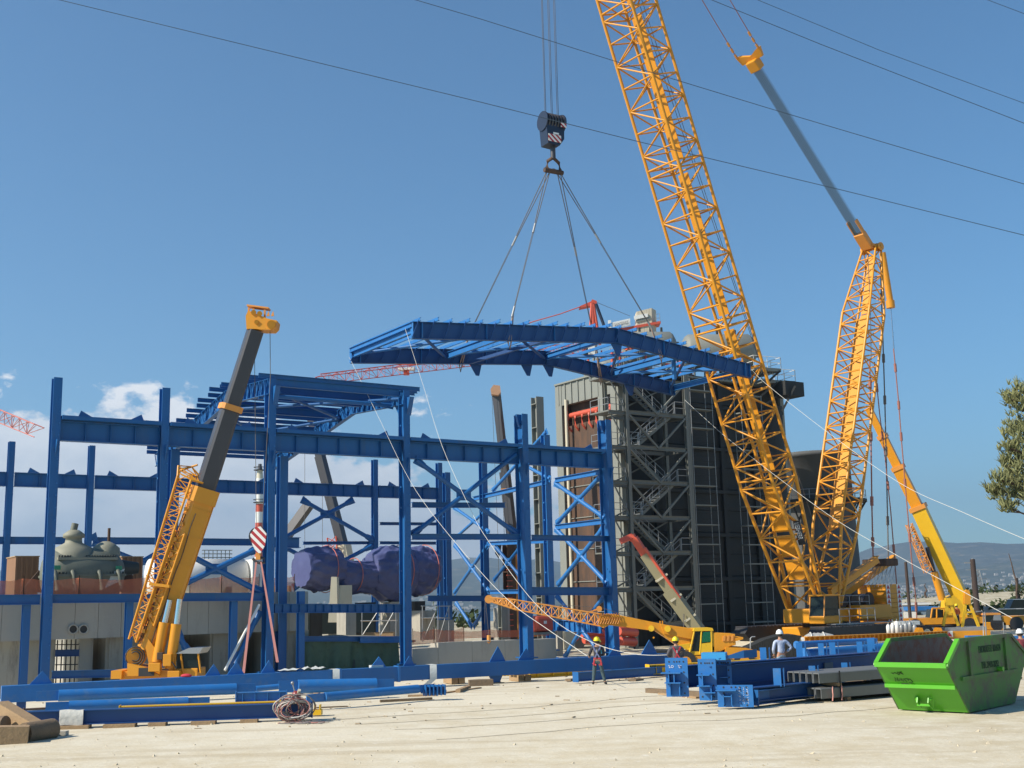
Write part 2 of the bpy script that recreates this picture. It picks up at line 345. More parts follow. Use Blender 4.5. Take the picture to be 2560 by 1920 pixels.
hp2 = [(-9000, 60), (px2x(900, 4600), 35), (px2x(1180, 4600), 40), (px2x(1900, 4600), 20), (px2x(2300, 4600), 50), (px2x(2480, 4600), 95), (px2x(2640, 4600), 130), (9000, 160)]
foot = grid('foothills', ser(-6000, 6000, 110), ser(3950, 5400, 90), hillfn(3950, 5400, 4900, hp2, .6), hm)
# the town along the far shore: thousands of specks
tm = MB()
for i in range(620):
    side = rnd.random()
    u = rnd.uniform(2120, 2620) if side < .6 else (rnd.uniform(980, 1300) if side < .85 else rnd.uniform(-60, 1000))
    y = 4020 + 620*rnd.random()**2.2; x = px2x(u, y); z = hillfn(3950, 5400, 4900, hp2, .6)(x, y)
    a, b, c = rnd.uniform(6, 16), rnd.uniform(6, 11), rnd.uniform(3, 8)
    tm.box((x, y, z+c/2-1), (a, b, c+2))
town = tm.build('shore_town', mat('whitewashed_walls', (.40, .38, .35), .8, var=.3, scale=.02)); town['kind'] = 'stuff'
# low scrub and dry grass at the back right, and shrubs left of centre
LEAFD = mat('dark_scrub_leaves', (.045, .065, .025), .9, var=.4, scale=.6, spec=.2)
LEAFO = mat('olive_leaves', (.085, .095, .03), .85, var=.35, scale=.5, spec=.2)
def leaves(mb, c, r, n, s, rg, sq=(1, 1, .8)):
    for i in range(n):
        d = V((rg.gauss(0, 1), rg.gauss(0, 1), rg.gauss(0, 1))).normalized() * (rg.random()**.4)
        p = V(c) + V((d.x*r*sq[0], d.y*r*sq[1], d.z*r*sq[2]))
        a = V((rg.uniform(-1, 1), rg.uniform(-1, 1), rg.uniform(-1, 1))).normalized()*s*rg.uniform(.6, 1.5); b = a.cross(V((rg.random(), rg.random(), rg.random()))).normalized()*s*rg.uniform(.5, 1)
        mb.add([p-a, p+b, p+a, p-b*.6], [(0, 1, 2, 3)])
sm_ = MB(); rg = random.Random(3)
for i in range(150):
    x, y = rg.uniform(48, 130), rg.uniform(125, 225)
    leaves(sm_, (x, y, zg(x, y)+.5), rg.uniform(.8, 2.2), 34, .34, rg, (1, 1, .5))
for i in range(16):
    x, y = rg.uniform(-30, 14), rg.uniform(150, 190)
    leaves(sm_, (x, y, zg(x, y)+1.0), rg.uniform(1.5, 3.4), 60, .42, rg, (1, 1, .75))
o = sm_.build('scrub', LEAFD); o['kind'] = 'stuff'
# pebbles and clods on the ground
pm = MB(); rg = random.Random(11)
for i in range(2600):
    y = 23 + 30*rg.random()**1.5; x = rg.uniform(-.46, .46)*y; r = .012 + .06*rg.random()**6
    z = zg(x, y); q = [V((x+rg.uniform(-r, r), y+rg.uniform(-r, r), z+rg.uniform(.2, 1)*r*.9)) for _ in range(1)]
    a = rg.uniform(0, 6.28); b0 = [V((x+r*math.cos(a+k*1.57)*rg.uniform(.7, 1.3), y+r*math.sin(a+k*1.57)*rg.uniform(.7, 1.3), z-.01)) for k in range(4)]
    pm.add(b0+q, [(0, 1, 4), (1, 2, 4), (2, 3, 4), (3, 0, 4)])
o = pm.build('gravel', mat('limestone_pebbles', (.50, .43, .31), .9, var=.3, scale=2)); o['kind'] = 'stuff'
dm_ = MB(); rg = random.Random(17)
for i in range(110):
    y = 34.5+20*rg.random(); x = rg.uniform(-.43, .2)*y; z = zg(x, y); a = rg.uniform(0, 3.14); l_ = rg.uniform(.04, .22); ax_ = (V((math.cos(a), math.sin(a), 0)), V((-math.sin(a), math.cos(a), 0)), Z)
    dm_.box((x, y, z+.015), (l_, rg.uniform(.02, .07), .03), ax_)
o = dm_.build('litter', mat('timber_scraps', (.34, .27, .19), .9, var=.4, scale=.9)); o['kind'] = 'stuff'
# haze
hz = MB().box((0, 5700, 430), (20000, 11800, 930)).build('haze', mat('x_', (1, 1, 1))); hz.data.materials.clear()
m = bpy.data.materials.new('sea_haze'); m.use_nodes = True; t = m.node_tree; t.nodes.clear()
vo = t.nodes.new('ShaderNodeVolumePrincipled'); vo.inputs['Color'].default_value = (.58, .77, 1.0, 1); vo.inputs['Density'].default_value = 1.15e-4; vo.inputs['Anisotropy'].default_value = .3
ou = t.nodes.new('ShaderNodeOutputMaterial'); t.links.new(vo.outputs[0], ou.inputs['Volume']); hz.data.materials.append(m); hz['kind'] = 'stuff'
# ================================================================== BLUE STEEL HALL FRAME
HA = P(113, 1600, 60); HA.z = 0; HB = P(1527, 1500, 80); HB.z = 0
L = (HB-HA).normalized(); NN = V((-L.y, L.x, 0)); HLEN = (HB-HA).length; WID = 25.3
def H(s, t, z): return HA + L*s + NN*t + Z*z
def HW(u, v, t=0.0): return W(u, v, HA + NN*t, NN)              # pixel -> plane parallel to the front row
def HE(u, v, s): return W(u, v, HA + L*s, L)                     # pixel -> plane across the hall
def S_(u, v=1400, t=0.0): return (HW(u, v, t)-HA).dot(L)
hall = thing('steel_hall_frame', 'unfinished blue steel hall frame of tall columns, girders and X-braces, standing behind the ground beams', 'steel frame', H(18, 12, 0))
TOPZ = 15.25; GZ = 13.0
S1, S2, S3, S4, S5, S6 = 0.0, S_(400), S_(671), S_(1013), S_(1311), HLEN
def column(s, t, ztop, w=.62, d=.62, m=BLUE, z0=-1.1, cap=False, par=hall, bracket=True):
    a, b = H(s, t, z0), H(s, t, ztop)
    c = MB().ibeam(a, b, d, w, .05, .035, up=NN).build('column', m, par)
    pm = MB()
    # bolted splice plates, stiffeners and a row of erection cleats
    for z in (4.2, 8.6, 12.0):
        for sg in (-1, 1):
            pm.box(H(s, t, z) + NN*sg*(d/2+.015), (w*.8, .03, .9), (L, NN, Z))
    for z in [1.5+1.25*i for i in range(int((ztop-2)/1.25))]:
        pm.box(H(s, t, z)-NN*0 + L*(w/2+.02)*(1 if int(z*2) % 2 else -1), (.05, .12, .10), (L, NN, Z))
    pm.build('splice_plate', m, c)
    if t < 1:
        k2_ = MB()
        for z in [1.1+.62*i for i in range(int((ztop-1.6)/.62))]: k2_.box(H(s, t, z)-NN*(d/2+.03)+L*w*(.34 if int(z*3) % 3 else .30), (.07, .04, .07), (L, NN, Z))
        k2_.build('cleat', MT['bright_lit_blue'], c)
    bp = MB(); bp.box(H(s, t, z0+.9), (w+.35, d+.4, .08), (L, NN, Z)).build('base_plate', m, c)
    if cap: MB().prism([H(s, t, ztop)-L*w*.9-NN*.1, H(s, t, ztop)+L*w*.6-NN*.1, H(s, t, ztop-.05)+L*w*.5-NN*.1, H(s, t, ztop-.8)-L*w*.4-NN*.1], NN*.2).build('cap_bracket', m, c)
    if bracket:
        k = MB()
        k.prism([H(s, t, 12.0)-NN*(d/2), H(s, t, 12.0)-NN*(d/2+.35), H(s, t, 11.2)-NN*(d/2)], L*.05)
        k.build('bracket', m, c)
    return c
for s, zt in ((S1, TOPZ), (S2, TOPZ-.1), (S3, 16.15), (S4, 16.15), (S5, TOPZ), (S6, TOPZ+.05)):
    column(s, 0, zt, w=.45 if s in (S5, S6) else .43, cap=s in (S5, S6), d=.95 if s in (S5, S6) else (.7 if s in (S3, S4) else .55))
# the taller rear leg of the two portal columns
for u in (700,):
    s = S_(705, 1300, 1.2); MB().ibeam(H(s, 1.2, -1), H(s, 1.2, 11.9), .5, .5, .04, .03, up=NN).build('column', BLUE, hall)
MB().ibeam(H(S_(431, 1300, 1.2), 1.2, 5), H(S_(431, 1300, 1.2), 1.2, 12.0), .5, .5, .04, .03, up=NN).build('column', BLUE, hall)
back = []
for u in (14, 218, 428, 697, 937, 1128-28):
    s = S_(u, 1400, WID); back.append(s); column(s, WID, 15.2, w=.42, d=.48, bracket=False)
# girders: built-up crane girder with a walkway angle on top
def girder(t, z, s0, s1, h, w, step=1.6, m=BLUE, name='crane_girder', rail=True):
    g = MB().ibeam(H(s0, t, z-h/2), H(s1, t, z-h/2), h, w, .045, .03).build(name, m, hall)
    k = MB(); n = int((s1-s0)/step)
    for i in range(n+1):
        k.box(H(s0+(s1-s0)*i/n, t, z-h/2)-NN*(w/4), (.025, w/2-.03, h-.1), (L, NN, Z))
    k.build('stiffener', m, g)
    return g
cols = [S1, S2, S3, S4, S5, S6]
for a, b in zip(cols, cols[1:]):
    girder(.15, GZ+.03, a+.24, b-.24, 1.02, .46, 1.25)
    f = MB().box(H((a+b)/2, -.05, GZ+.17), (b-a-.5, .78, .2), (L, NN, Z)); f.build('surge_beam', BLUE, hall)
    for s, sg in ((a, 1), (b, -1)):
        k = MB().prism([H(s+sg*1.1, -.1, GZ+.27), H(s+sg*1.9, -.1, GZ+.27), H(s+sg*1.25, -.1, GZ+.62)], NN*.05); k.build('lug_plate', BLUE, hall)
bs = [back[0]-6] + back
for a, b in zip(bs, bs[1:]):
    girder(WID-.1, GZ+.03, a+.28, b-.28, 1.0, .45, 1.3)
    for s, sg in ((a, 1), (b, -1)):
        MB().prism([H(s+sg*1.1, WID-.3, GZ+.04), H(s+sg*1.9, WID-.3, GZ+.04), H(s+sg*1.25, WID-.3, GZ+.4)], NN*.05).build('lug_plate', BLUE, hall)
# lower rows of beams
def beam_px(u0, v0, u1, v1, h, t, w=.3, m=BLUE, stiff=0, name='beam'):
    a, b = HW(u0, v0, t), HW(u1, v1, t); zz = (a.z+b.z)/2; 
    g = MB().ibeam(a, b, h, w, .03, .02).build(name, m, hall)
    if stiff:
        k = MB()
        for i in range(stiff+1): k.box(a.lerp(b, i/stiff)-NN*w/4, (.02, w/2-.02, h-.06), (L, NN, Z))
        k.build('stiffener', m, g)
    return g
beam_px(-20, 1351, 205, 1352, .52, WID); beam_px(232, 1352, 420, 1353, .52, WID); beam_px(440, 1354, 668, 1356, .52, WID)
beam_px(758, 1358, 925, 1357, .25, WID); beam_px(950, 1357, 1090, 1358, .25, WID)
beam_px(950, 1309, 1092, 1310, .25, WID)
beam_px(660, 1356, 748, 1357, .62, 3.0, .5)
beam_px(1030, 1342, 1300, 1342, .36, 0); beam_px(1329, 1344, 1530, 1347, .36, 0)
beam_px(1030, 1262, 1128, 1263, .35, 4.0, .3); beam_px(1128, 1263, 1262, 1263, .34, 4.0)
beam_px(-30, 1500, 100, 1499, .5, 0, .35); beam_px(126, 1497, 385, 1495, .44, 0, .35); beam_px(412, 1493, 658, 1492, .44, 0, .35)
beam_px(685, 1521, 1003, 1521, .50, 0, .35, stiff=16); beam_px(1330, 1478, 1522, 1478, .52, 0, .35)
beam_px(1070, 1496, 1225, 1496, .42, 14, .3)
beam_px(758, 1597, 1000, 1597, .3, 1.5, .3); beam_px(900, 1600, 1003, 1599, .34, 1.2, .3, BLUE2)
beam_px(130, 1687, 300, 1683, .38, .3, .3)
for u, v1 in ((62, 1510), (320, 1505), (582, 1503), (751, 1478)):
    s = S_(u, 1600, .25); MB().ibeam(H(s, .25, -1), H(s, .25, HW(u, v1, .25).z), .36, .36, .03, .02, up=NN).build('post', BLUE, hall)
# pipe braces
def brace(a, b, r=.15, m=BLUE, g0=True, g1=True):
    o = MB().tube(a, b, r, 12).build('brace', m, hall); k = MB()
    d = (b-a).normalized()
    for p, sg in ((a, 1), (b, -1)):
        side = d.cross(Z).normalized().cross(d).normalized()
        n = d.cross(side)
        k.prism([p-side*r*1.9-d*sg*.1, p+side*r*1.9-d*sg*.1, p+side*r*1.2+d*sg*.7, p-side*r*1.2+d*sg*.7], n*.03)
    k.build('gusset_plate', m, o); return o
def xb(pts, fn, r=.15, m=BLUE):       # two crossing pipes with a centre plate
    a, b, c, d = [fn(*p) for p in pts]
    brace(a, b, r, m); brace(c, d, r, m)
    # crossing point in the plane
    best = min(((a.lerp(b, i/60)-c.lerp(d, j/60)).length, i, j) for i in range(61) for j in range(61))
    p = a.lerp(b, best[1]/60); u_ = (b-a).normalized(); w_ = (d-c).normalized(); n = u_.cross(w_).normalized()
    q = r*4.2
    MB().prism([p-u_*q-n*.02, p-w_*q-n*.02, p+u_*q-n*.02, p+w_*q-n*.02] if u_.dot(w_) < 0 else [p-u_*q-n*.02, p+w_*q-n*.02, p+u_*q-n*.02, p-w_*q-n*.02], n*.04).build('centre_plate', m, hall)
F0 = lambda u, v: HW(u, v, .1)
FB = lambda u, v: HW(u, v, WID-.2)
FE = lambda u, v: HE(u, v, HLEN)
xb([(405, 1352), (655, 1482), (652, 1368), (405, 1487)], F0, .16)
xb([(756, 1250), (932, 1350), (882, 1250), (700, 1350)], FB, .17)
xb([(703, 1364), (925, 1478), (930, 1364), (735, 1468)], FB, .17)
xb([(235, 1358), (420, 1430), (420, 1365), (240, 1470)], FB, .15)
MB().prism([FB(222, 1352), FB(246, 1352), FB(240, 1330), FB(230, 1336)], NN*.05).build('lug_plate', BLUE, hall)
xb([(1040, 1150), (1290, 1333), (1290, 1136), (1032, 1336)], F0, .15)
# end wall: columns and braces, seen from inside and with sunlight put into brighter blue
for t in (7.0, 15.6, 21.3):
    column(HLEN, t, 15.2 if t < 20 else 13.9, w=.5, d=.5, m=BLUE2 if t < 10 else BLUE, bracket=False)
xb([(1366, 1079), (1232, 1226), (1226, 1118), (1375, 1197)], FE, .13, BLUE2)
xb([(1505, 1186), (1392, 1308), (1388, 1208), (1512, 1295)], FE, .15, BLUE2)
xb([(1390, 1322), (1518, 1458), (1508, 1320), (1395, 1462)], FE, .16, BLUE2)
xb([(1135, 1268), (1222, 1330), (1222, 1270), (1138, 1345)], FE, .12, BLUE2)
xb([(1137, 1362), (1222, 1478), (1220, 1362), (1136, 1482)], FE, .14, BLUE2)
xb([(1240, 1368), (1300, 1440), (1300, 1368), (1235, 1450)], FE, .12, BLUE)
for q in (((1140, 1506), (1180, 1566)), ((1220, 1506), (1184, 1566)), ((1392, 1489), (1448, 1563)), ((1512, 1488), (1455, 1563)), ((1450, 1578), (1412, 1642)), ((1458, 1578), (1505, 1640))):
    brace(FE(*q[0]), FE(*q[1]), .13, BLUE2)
def ebeam(u0, v0, u1, v1, h, m=BLUE2, st=0):
    a, b = FE(u0, v0), FE(u1, v1); o = MB().ibeam(a, b, h, .28, .03, .02).build('beam', m, hall)
    if st:
        k = MB()
        for i in range(st+1): k.box(a.lerp(b, i/st)-L*.08, (.12, .02, h-.06), (L, NN, Z))
        k.build('stiffener', m, o)
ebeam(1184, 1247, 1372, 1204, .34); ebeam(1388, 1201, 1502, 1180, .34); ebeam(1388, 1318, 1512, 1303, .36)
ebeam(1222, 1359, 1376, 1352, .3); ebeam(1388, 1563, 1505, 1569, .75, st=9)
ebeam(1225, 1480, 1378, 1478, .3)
# portal roof module over the third bay
ZR0 = 15.35
def rpt(s, t, dz=0):      # top line of the rafters
    zz = 16.2+.06*t if t < 7 else 16.62-.17*(t-7)
    return H(s, t, zz+dz)
RI = 7.0; WR = 21.0
for s in (S3, S4):
    for t0, t1 in ((0, RI), (RI, WR)):
        a, b = rpt(s, t0, -.45), rpt(s, t1, -.45)
        r = MB().ibeam(a, b, .9, .32, .03, .02, up=Z).build('rafter', BLUE, hall)
        k = MB(); n = 10
        sg = 1 if s == S3 else -1
        for i in range(n):     # purlin fly braces along the web, alternately leaning
            p = a.lerp(b, (i+.1)/n); q = a.lerp(b, (i+.75)/n); up_ = Z*.42
            k.bar(p+up_-L*.12, q-up_-L*.12, .05, .05); k.bar(q-up_-L*.12, a.lerp(b, (i+1.05)/n)+up_-L*.12, .05, .05)
            k.box(a.lerp(b, (i+.5)/n), (.3, .03, .84), (L, NN, Z))
        k.build('stiffener', BLUE, r)
np_ = 20
for i in range(np_+1):
    t = WR*i/np_; over0 = .75 + .3*(i % 2); over1 = 1.1 + .4*(i % 3)
    a, b = rpt(S3-over0, t, .14), rpt(S4+over1 if i < 3 else S4+.25, t, .14)
    MB().chan(a, b, .26, .09, .02).build('purlin', BLUE, hall)
for i in range(0, 6):      # eaves beam, wind girder and ties under the roof
    t = [0.05, 2.2, 5.2, 9, 12.6, 17][i]
    MB().ibeam(rpt(S3+.3, t, -.35 if i else -.1), rpt(S4-.3, t, -.35 if i else -.1), .5 if i else .62, .25, .025, .02).build('tie_beam', BLUE, hall)
brace(rpt(S3, .4, -.5), rpt(S4, 9, -.6), .1); brace(rpt(S4, .4, -.5), rpt(S3, 9, -.6), .1); brace(rpt(S3, 1.6, -.8), rpt(S4, 1.6, -.8), .13, BLUE2)
brace(rpt(S3, 9, -.6), rpt(S4, 17, -.6), .1); brace(rpt(S4, 9, -.6), rpt(S3, 17, -.6), .1)
for s, sg in ((S3, -1), (S4, -1)):        # knee haunches
    MB().prism([H(s, .33, 14.3), H(s, .33, 15.3), H(s, 1.2, 15.4)], L*.3).build('haunch', BLUE, hall)
    MB().prism([H(s, -.33, 14.6), H(s, -.33, 15.7), H(s, -.75, 15.7)], L*.3).build('haunch', BLUE, hall)
# ================================================================== THE LIFTED ROOF MODULE
A1 = P(1030, 826, 65.5); A2 = P(1873, 932, 80.6)
A2.z = A1.z
LL = (A2-A1).normalized(); LN = V((-LL.y, LL.x, 0)); LLEN = (A2-A1).length
A1b = P(877, 890, 72.0)
wid2 = (A1b-A1).dot(LN); skew = (A1b-A1).dot(LL)
lift = thing('roof_module', 'blue roof module of two rafters and purlins hanging in slings below the black hook', 'roof section', A1.lerp(A2, .5)+LN*3)
RID = .56
def lp(a, n, dz=0):     # a: 0..1 along, n: metres across
    rise = 1.27
    z = rise*a/RID if a < RID else rise*(1-(a-RID)/(1-RID)) * 1.0 - .0
    return A1 + LL*(a*LLEN + skew*n/wid2) + LN*n + Z*(z+dz)
for n in (0, wid2):
    for a0, a1 in ((0, RID), (RID, 1)):
        a, b = lp(a0, n), lp(a1, n)
        o = MB().ibeam(a, b, .98, .34, .035, .025).build('rafter', BLUEN, lift)  # darker blue holds the shade on the rafter webs
        k = MB(); q = 3
        for i in range(q+1): k.box(a.lerp(b, i/q), (.03, .3, .90), (LL, LN, Z))
        for sgn in (-1,): k.box(a.lerp(b, .04 if a0 == 0 else .96), (.06, .32, .92), (LL, LN, Z))
        k.build('stiffener', BLUE2, o)
for i in range(25):
    a = (i+.3)/25.3; ex = (.62 if i % 2 else .36)
    m_ = BLUE2  # brighter blue holds the sunlight on the purlins
    MB().chan(lp(a, -ex, .60), lp(a, wid2+(.6 if i % 2 else .35), .60), .20, .09, .02, up=Z).build('purlin', m_, lift)
    # fly brace from the purlin down the web
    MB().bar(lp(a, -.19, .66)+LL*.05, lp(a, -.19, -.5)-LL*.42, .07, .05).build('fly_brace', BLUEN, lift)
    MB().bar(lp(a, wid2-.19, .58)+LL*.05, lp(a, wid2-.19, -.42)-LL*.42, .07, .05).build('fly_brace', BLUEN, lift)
for a in (0.004, .26, RID, .78, .995):
    MB().ibeam(lp(a, .15, .05), lp(a, wid2-.15, .05), .42, .22, .025, .02).build('cross_beam', BLUE2, lift)
MB().ibeam(lp(0.0, .0, .33), lp(0.0, wid2, .33), .3, .2, .025, .02).build('cross_beam', BLUE2, lift)
for (a0, a1) in ((.02, .25), (.27, RID-.01), (RID+.02, .77), (.79, .98)):
    MB().tube(lp(a0, wid2-.2, .1), lp(a1, .2, .1), .10, 10).build('wind_brace', BLUE2, lift)
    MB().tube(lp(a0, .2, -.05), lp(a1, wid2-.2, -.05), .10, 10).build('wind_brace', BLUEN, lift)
MB().box(lp(.78, 1.2, -.55), (.22, .2, 1.9), (LL, LN, Z)).build('hanger_post', BLUE2, lift)
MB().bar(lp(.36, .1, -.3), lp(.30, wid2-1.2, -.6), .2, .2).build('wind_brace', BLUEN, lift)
for a, n in ((.345, wid2), (.5, wid2), (.57, wid2), (.84, wid2), (.56, 0)):
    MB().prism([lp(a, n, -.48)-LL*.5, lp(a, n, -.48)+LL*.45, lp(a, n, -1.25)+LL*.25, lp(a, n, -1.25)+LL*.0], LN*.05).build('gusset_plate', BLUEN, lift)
# ================================================================== BOILER HOUSE AND STAIR TOWER
BK = P(1562, 1500, 105.0); BK.z = 0
def B(s, t, z): return BK + L*s + NN*t + Z*z          # s along the shaded face, t along the sunlit face
def BL(u, v): return W(u, v, BK, L)                     # pixel on the sunlit face plane
def BR(u, v): return W(u, v, BK, NN)                    # pixel on the shaded face plane
BT = BL(1392, 962).z; BWt = (BL(1392, 1000)-BK).dot(NN); BWs = (BR(1952, 1000)-BK).dot(L)
boil = thing('boiler_house', 'tall dark grey boiler house with brown panels and grey frame on its sunlit side', 'boiler building', B(BWs/2, BWt/2, 0))
def bbox(name, s0, s1, t0, t1, z0, z1, m, par=boil, **k):
    return MB().box(B((s0+s1)/2, (t0+t1)/2, (z0+z1)/2), (abs(s1-s0), abs(t1-t0), z1-z0), (L, NN, Z)).build(name, m, par, **k)
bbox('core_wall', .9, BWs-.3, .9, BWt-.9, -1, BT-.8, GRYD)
# sunlit side: recessed rusty panels between grey columns
tcol = [(BL(u, 1100)-BK).dot(NN) for u in (1402, 1513, 1549)]
tl, tm_, tr = tcol
nz_ = 7; ztop = BT-2.3
for i in range(nz_):
    z0 = -1 + (ztop-1.9+1)*i/nz_; z1 = -1 + (ztop-1.9+1)*(i+1)/nz_
    for a, b in ((.15, tr-.3), (tr+.3, tm_-.75), (tm_+.75, tl-.9)):
        bbox('panel', .35, .85, a, b, z0+.02, z1-.02, RUST)
        if i: bbox('panel_rail', .25, .35, a, b, z0-.04, z0+.04, GRYS)
bbox('recess_back', .7, .88, .2, tl, ztop-1.9, ztop+.5, RUST)
for t, wd in ((BWt-.45, 1.0), (tm_, 1.35), (tr, .5), (.02, .45)):
    bbox('column', -.15, .45, t-wd/2, t+wd/2, -1, BT-.1 if wd > .6 else BT-.5, GRYS)
for z in [2.5, 6, 9.4, 12.6, 15.8, 18.8]:
    bbox('bracket', -.32, -.15, tm_-.62, tm_+.62, z, z+.35, GRYS)
bbox('top_girder', -.1, .5, 0, BWt-.2, BT-2.2, BT-.15, GRYS)
for i in range(9): bbox('stiffener', -.2, -.1, .4+i*(BWt-1)/8, .55+i*(BWt-1)/8, BT-2.15, BT-.2, GRYS)
bbox('roof_edge', -.3, BWs, -.3, BWt, BT-.15, BT, GRYS)
bbox('rust_strip', .1, .6, tl-.9, tl-.25, -1, BT-2.3, RUST)
MB().tube(BL(1421, 1000)-L*.3, V((BL(1421, 1000)-L*.3).xy.to_3d()) + Z*0.5, .16, 10).build('steam_pipe', CREAM, boil)
for a, b in ((tm_+.8, tl-1.1), (tr+.3, tm_-.8)):
    MB().tube(B(.1, a, ztop-1.0), B(.1, b, ztop-1.0), .24, 12).build('red_header', REDP, boil)
    k = MB(); n = max(2, int((b-a)/1.1))
    for i in range(n+1):
        p = B(.1, a+(b-a)*(i+.3)/(n+.6), ztop-1.0); k.path([p, p-L*.18-Z*.25, p-L*.18-Z*1.1, p+L*.2-Z*1.5], .11, 6)
    k.build('small_pipe', REDP, boil)
# shaded side: ribbed dark cladding, columns and girts
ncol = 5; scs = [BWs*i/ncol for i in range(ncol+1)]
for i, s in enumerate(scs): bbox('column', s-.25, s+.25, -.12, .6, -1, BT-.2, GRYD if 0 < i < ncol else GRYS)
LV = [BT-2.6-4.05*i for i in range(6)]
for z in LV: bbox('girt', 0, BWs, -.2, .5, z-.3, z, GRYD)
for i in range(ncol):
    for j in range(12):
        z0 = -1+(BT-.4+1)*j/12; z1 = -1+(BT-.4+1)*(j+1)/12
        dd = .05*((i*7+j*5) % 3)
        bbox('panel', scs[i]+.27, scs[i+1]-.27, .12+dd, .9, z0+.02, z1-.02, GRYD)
# steel drums, pipes and walkways on the roof
def drum(p, ax, r, ln, name, m=GRYS):
    ax = ax.normalized(); c = p
    o = MB().rev([(0, -ln/2-r*.45), (r*.55, -ln/2-r*.36), (r*.88, -ln/2-r*.16), (r, -ln/2), (r, ln/2), (r*.88, ln/2+r*.16), (r*.55, ln/2+r*.36), (0, ln/2+r*.45)], c, ax, 24).build(name, m, boil)
    MB().tube(c+ax*(ln/2+r*.38), c+ax*(ln/2+r*.6), r*.34, 14).build('manhole', m, o)
    k = MB()
    for q in (-.3, 0, .3): k.tube(c+ax*ln*q+Z*r*.9, c+ax*ln*q+Z*(r+.45), .12, 8)
    k.build('small_pipe', GRYD, o); return o
dr = (L*1.0-NN*.55)
drum(P(1628, 868, 112), dr, 1.5, 3.6, 'steam_drum'); drum(P(1795, 880, 114), dr, 1.75, 6.0, 'steam_drum')
drum(P(1560, 935, 116), dr, 1.6, 4.2, 'steam_drum')
def railing(pts, name, par, h=1.1, post=1.4, m=GALV, r=.03):
    k = MB(); pts = [V(p) for p in pts]
    for a, b in zip(pts, pts[1:]):
        n = max(1, round((b-a).length/post))
        for i in range(n+1): p = a.lerp(b, i/n); k.tube(p, p+Z*h, r*1.2, 5)
        for q in (.5, 1): k.tube(a+Z*h*q, b+Z*h*q, r, 5)
    return k.build(name, m, par)
rg = random.Random(5)
k = MB(); kr = MB()
for i in range(70):
    p = B(rg.uniform(1, BWs-1), rg.uniform(1, 7), BT); hh = rg.uniform(.6, 3.4)
    (kr if i % 5 == 0 else k).tube(p, p+Z*hh, rg.uniform(.06, .2), 6)
    q = p+Z*hh; (kr if i % 4 == 0 else k).tube(q, q+(L if rg.random() < .5 else NN)*rg.uniform(-3, 3), rg.uniform(.05, .14), 6)
k.build('small_pipe', GRYS, boil); kr.build('small_pipe', REDP, boil)
for i in range(7):      # roof level steel posts and beams seen through the hanging module
    s = 1.0+i*BWs/7.5
    MB().ibeam(B(s, 1, BT), B(s, 1, BT+3.2), .3, .3, up=NN).build('roof_post', GRYS, boil)
    if i < 6: MB().ibeam(B(s, 1, BT+3.0), B(s+BWs/7.5, 1, BT+3.0), .3, .25).build('roof_beam', GRYS, boil); MB().bar(B(s, 1, BT+.2), B(s+BWs/7.5, 1, BT+2.8), .12, .12).build('roof_brace', GRYS, boil)
bbox('roof_walkway', 0, BWs, .2, 1.4, BT+.0+.02, BT+.14, GRYS)
railing([B(.1, .25, BT+.14), B(BWs, .25, BT+.14)], 'handrail', boil)
# cantilevered platforms at the right-hand corner
def cplat(u0, v0, u1, v1, Y, dpt, nm='platform'):
    a, b = P(u0, v0, Y), P(u1, v1, Y+1.5); b.z = a.z; d = (b-a).normalized(); n = V((-d.y, d.x, 0))
    o = MB().box(a.lerp(b, .5)+n*dpt/2, ((b-a).length, dpt, .32), (d, n, Z)).build(nm, GRYS, boil)
    railing([a+n*dpt+Z*.16, a+Z*.16, b+Z*.16, b+n*dpt+Z*.16], 'handrail', o, m=WHT)
    for q in (.45, .95):
        MB().bar(a.lerp(b, q)-Z*.1, a.lerp(b, .0)+n*.5-Z*(2.6 if q > .5 else 1.5), .18, .18).build('strut', GRYD, o)
    return o
cplat(1885, 920, 1953, 926, 112, 3); cplat(1905, 952, 1989, 958, 113, 3.5)
MB().box(P(1968, 975, 114.5), (2.6, 2.0, 1.4), (L, NN, Z)).build('hopper', GRYD, boil)
MB().bar(P(1988, 965, 113.2), P(1955, 1028, 113.5), .2, .2).build('strut', GRYD, boil)
MB().tube(B(BWs-1, 1.6, -1), B(BWs-1, 1.6, BT-2), 2.0, 20).build('duct', GRYD, boil)
# the attached stair tower
stw = thing('stair_tower', 'light grey open steel stair tower with zigzag flights against the dark boiler wall', 'stair tower', B(2.5, -2, 0))
s0 = (W(1577, 1300, BK-NN*3.4, NN)-BK).dot(L); s1 = (W(1728, 1300, BK-NN*3.4, NN)-BK).dot(L)
t0, t1 = -3.4, -.5; TT = 23.6
def T(s, t, z): return B(s, t, z)
for s in (s0, s1):
    for t in (t0, t1): MB().ibeam(T(s, t, -1), T(s, t, TT), .32, .32, .03, .02, up=NN).build('column', GRYT, stw)
MB().ibeam(T(s1+.35, t0, -1), T(s1+.35, t0, TT), .16, .2, .03, .02, up=NN).build('column', GRYT, stw)
zl = [W(1580, v, BK-NN*3.4, NN).z for v in (1585, 1560, 1473, 1385, 1298, 1210, 1122, 1033, 946)][1:]
zl = [1.0+ (zl[-1]-1.0)*i/7 for i in range(8)]
fl = zl[1]-zl[0]; mid = (s0+s1)/2
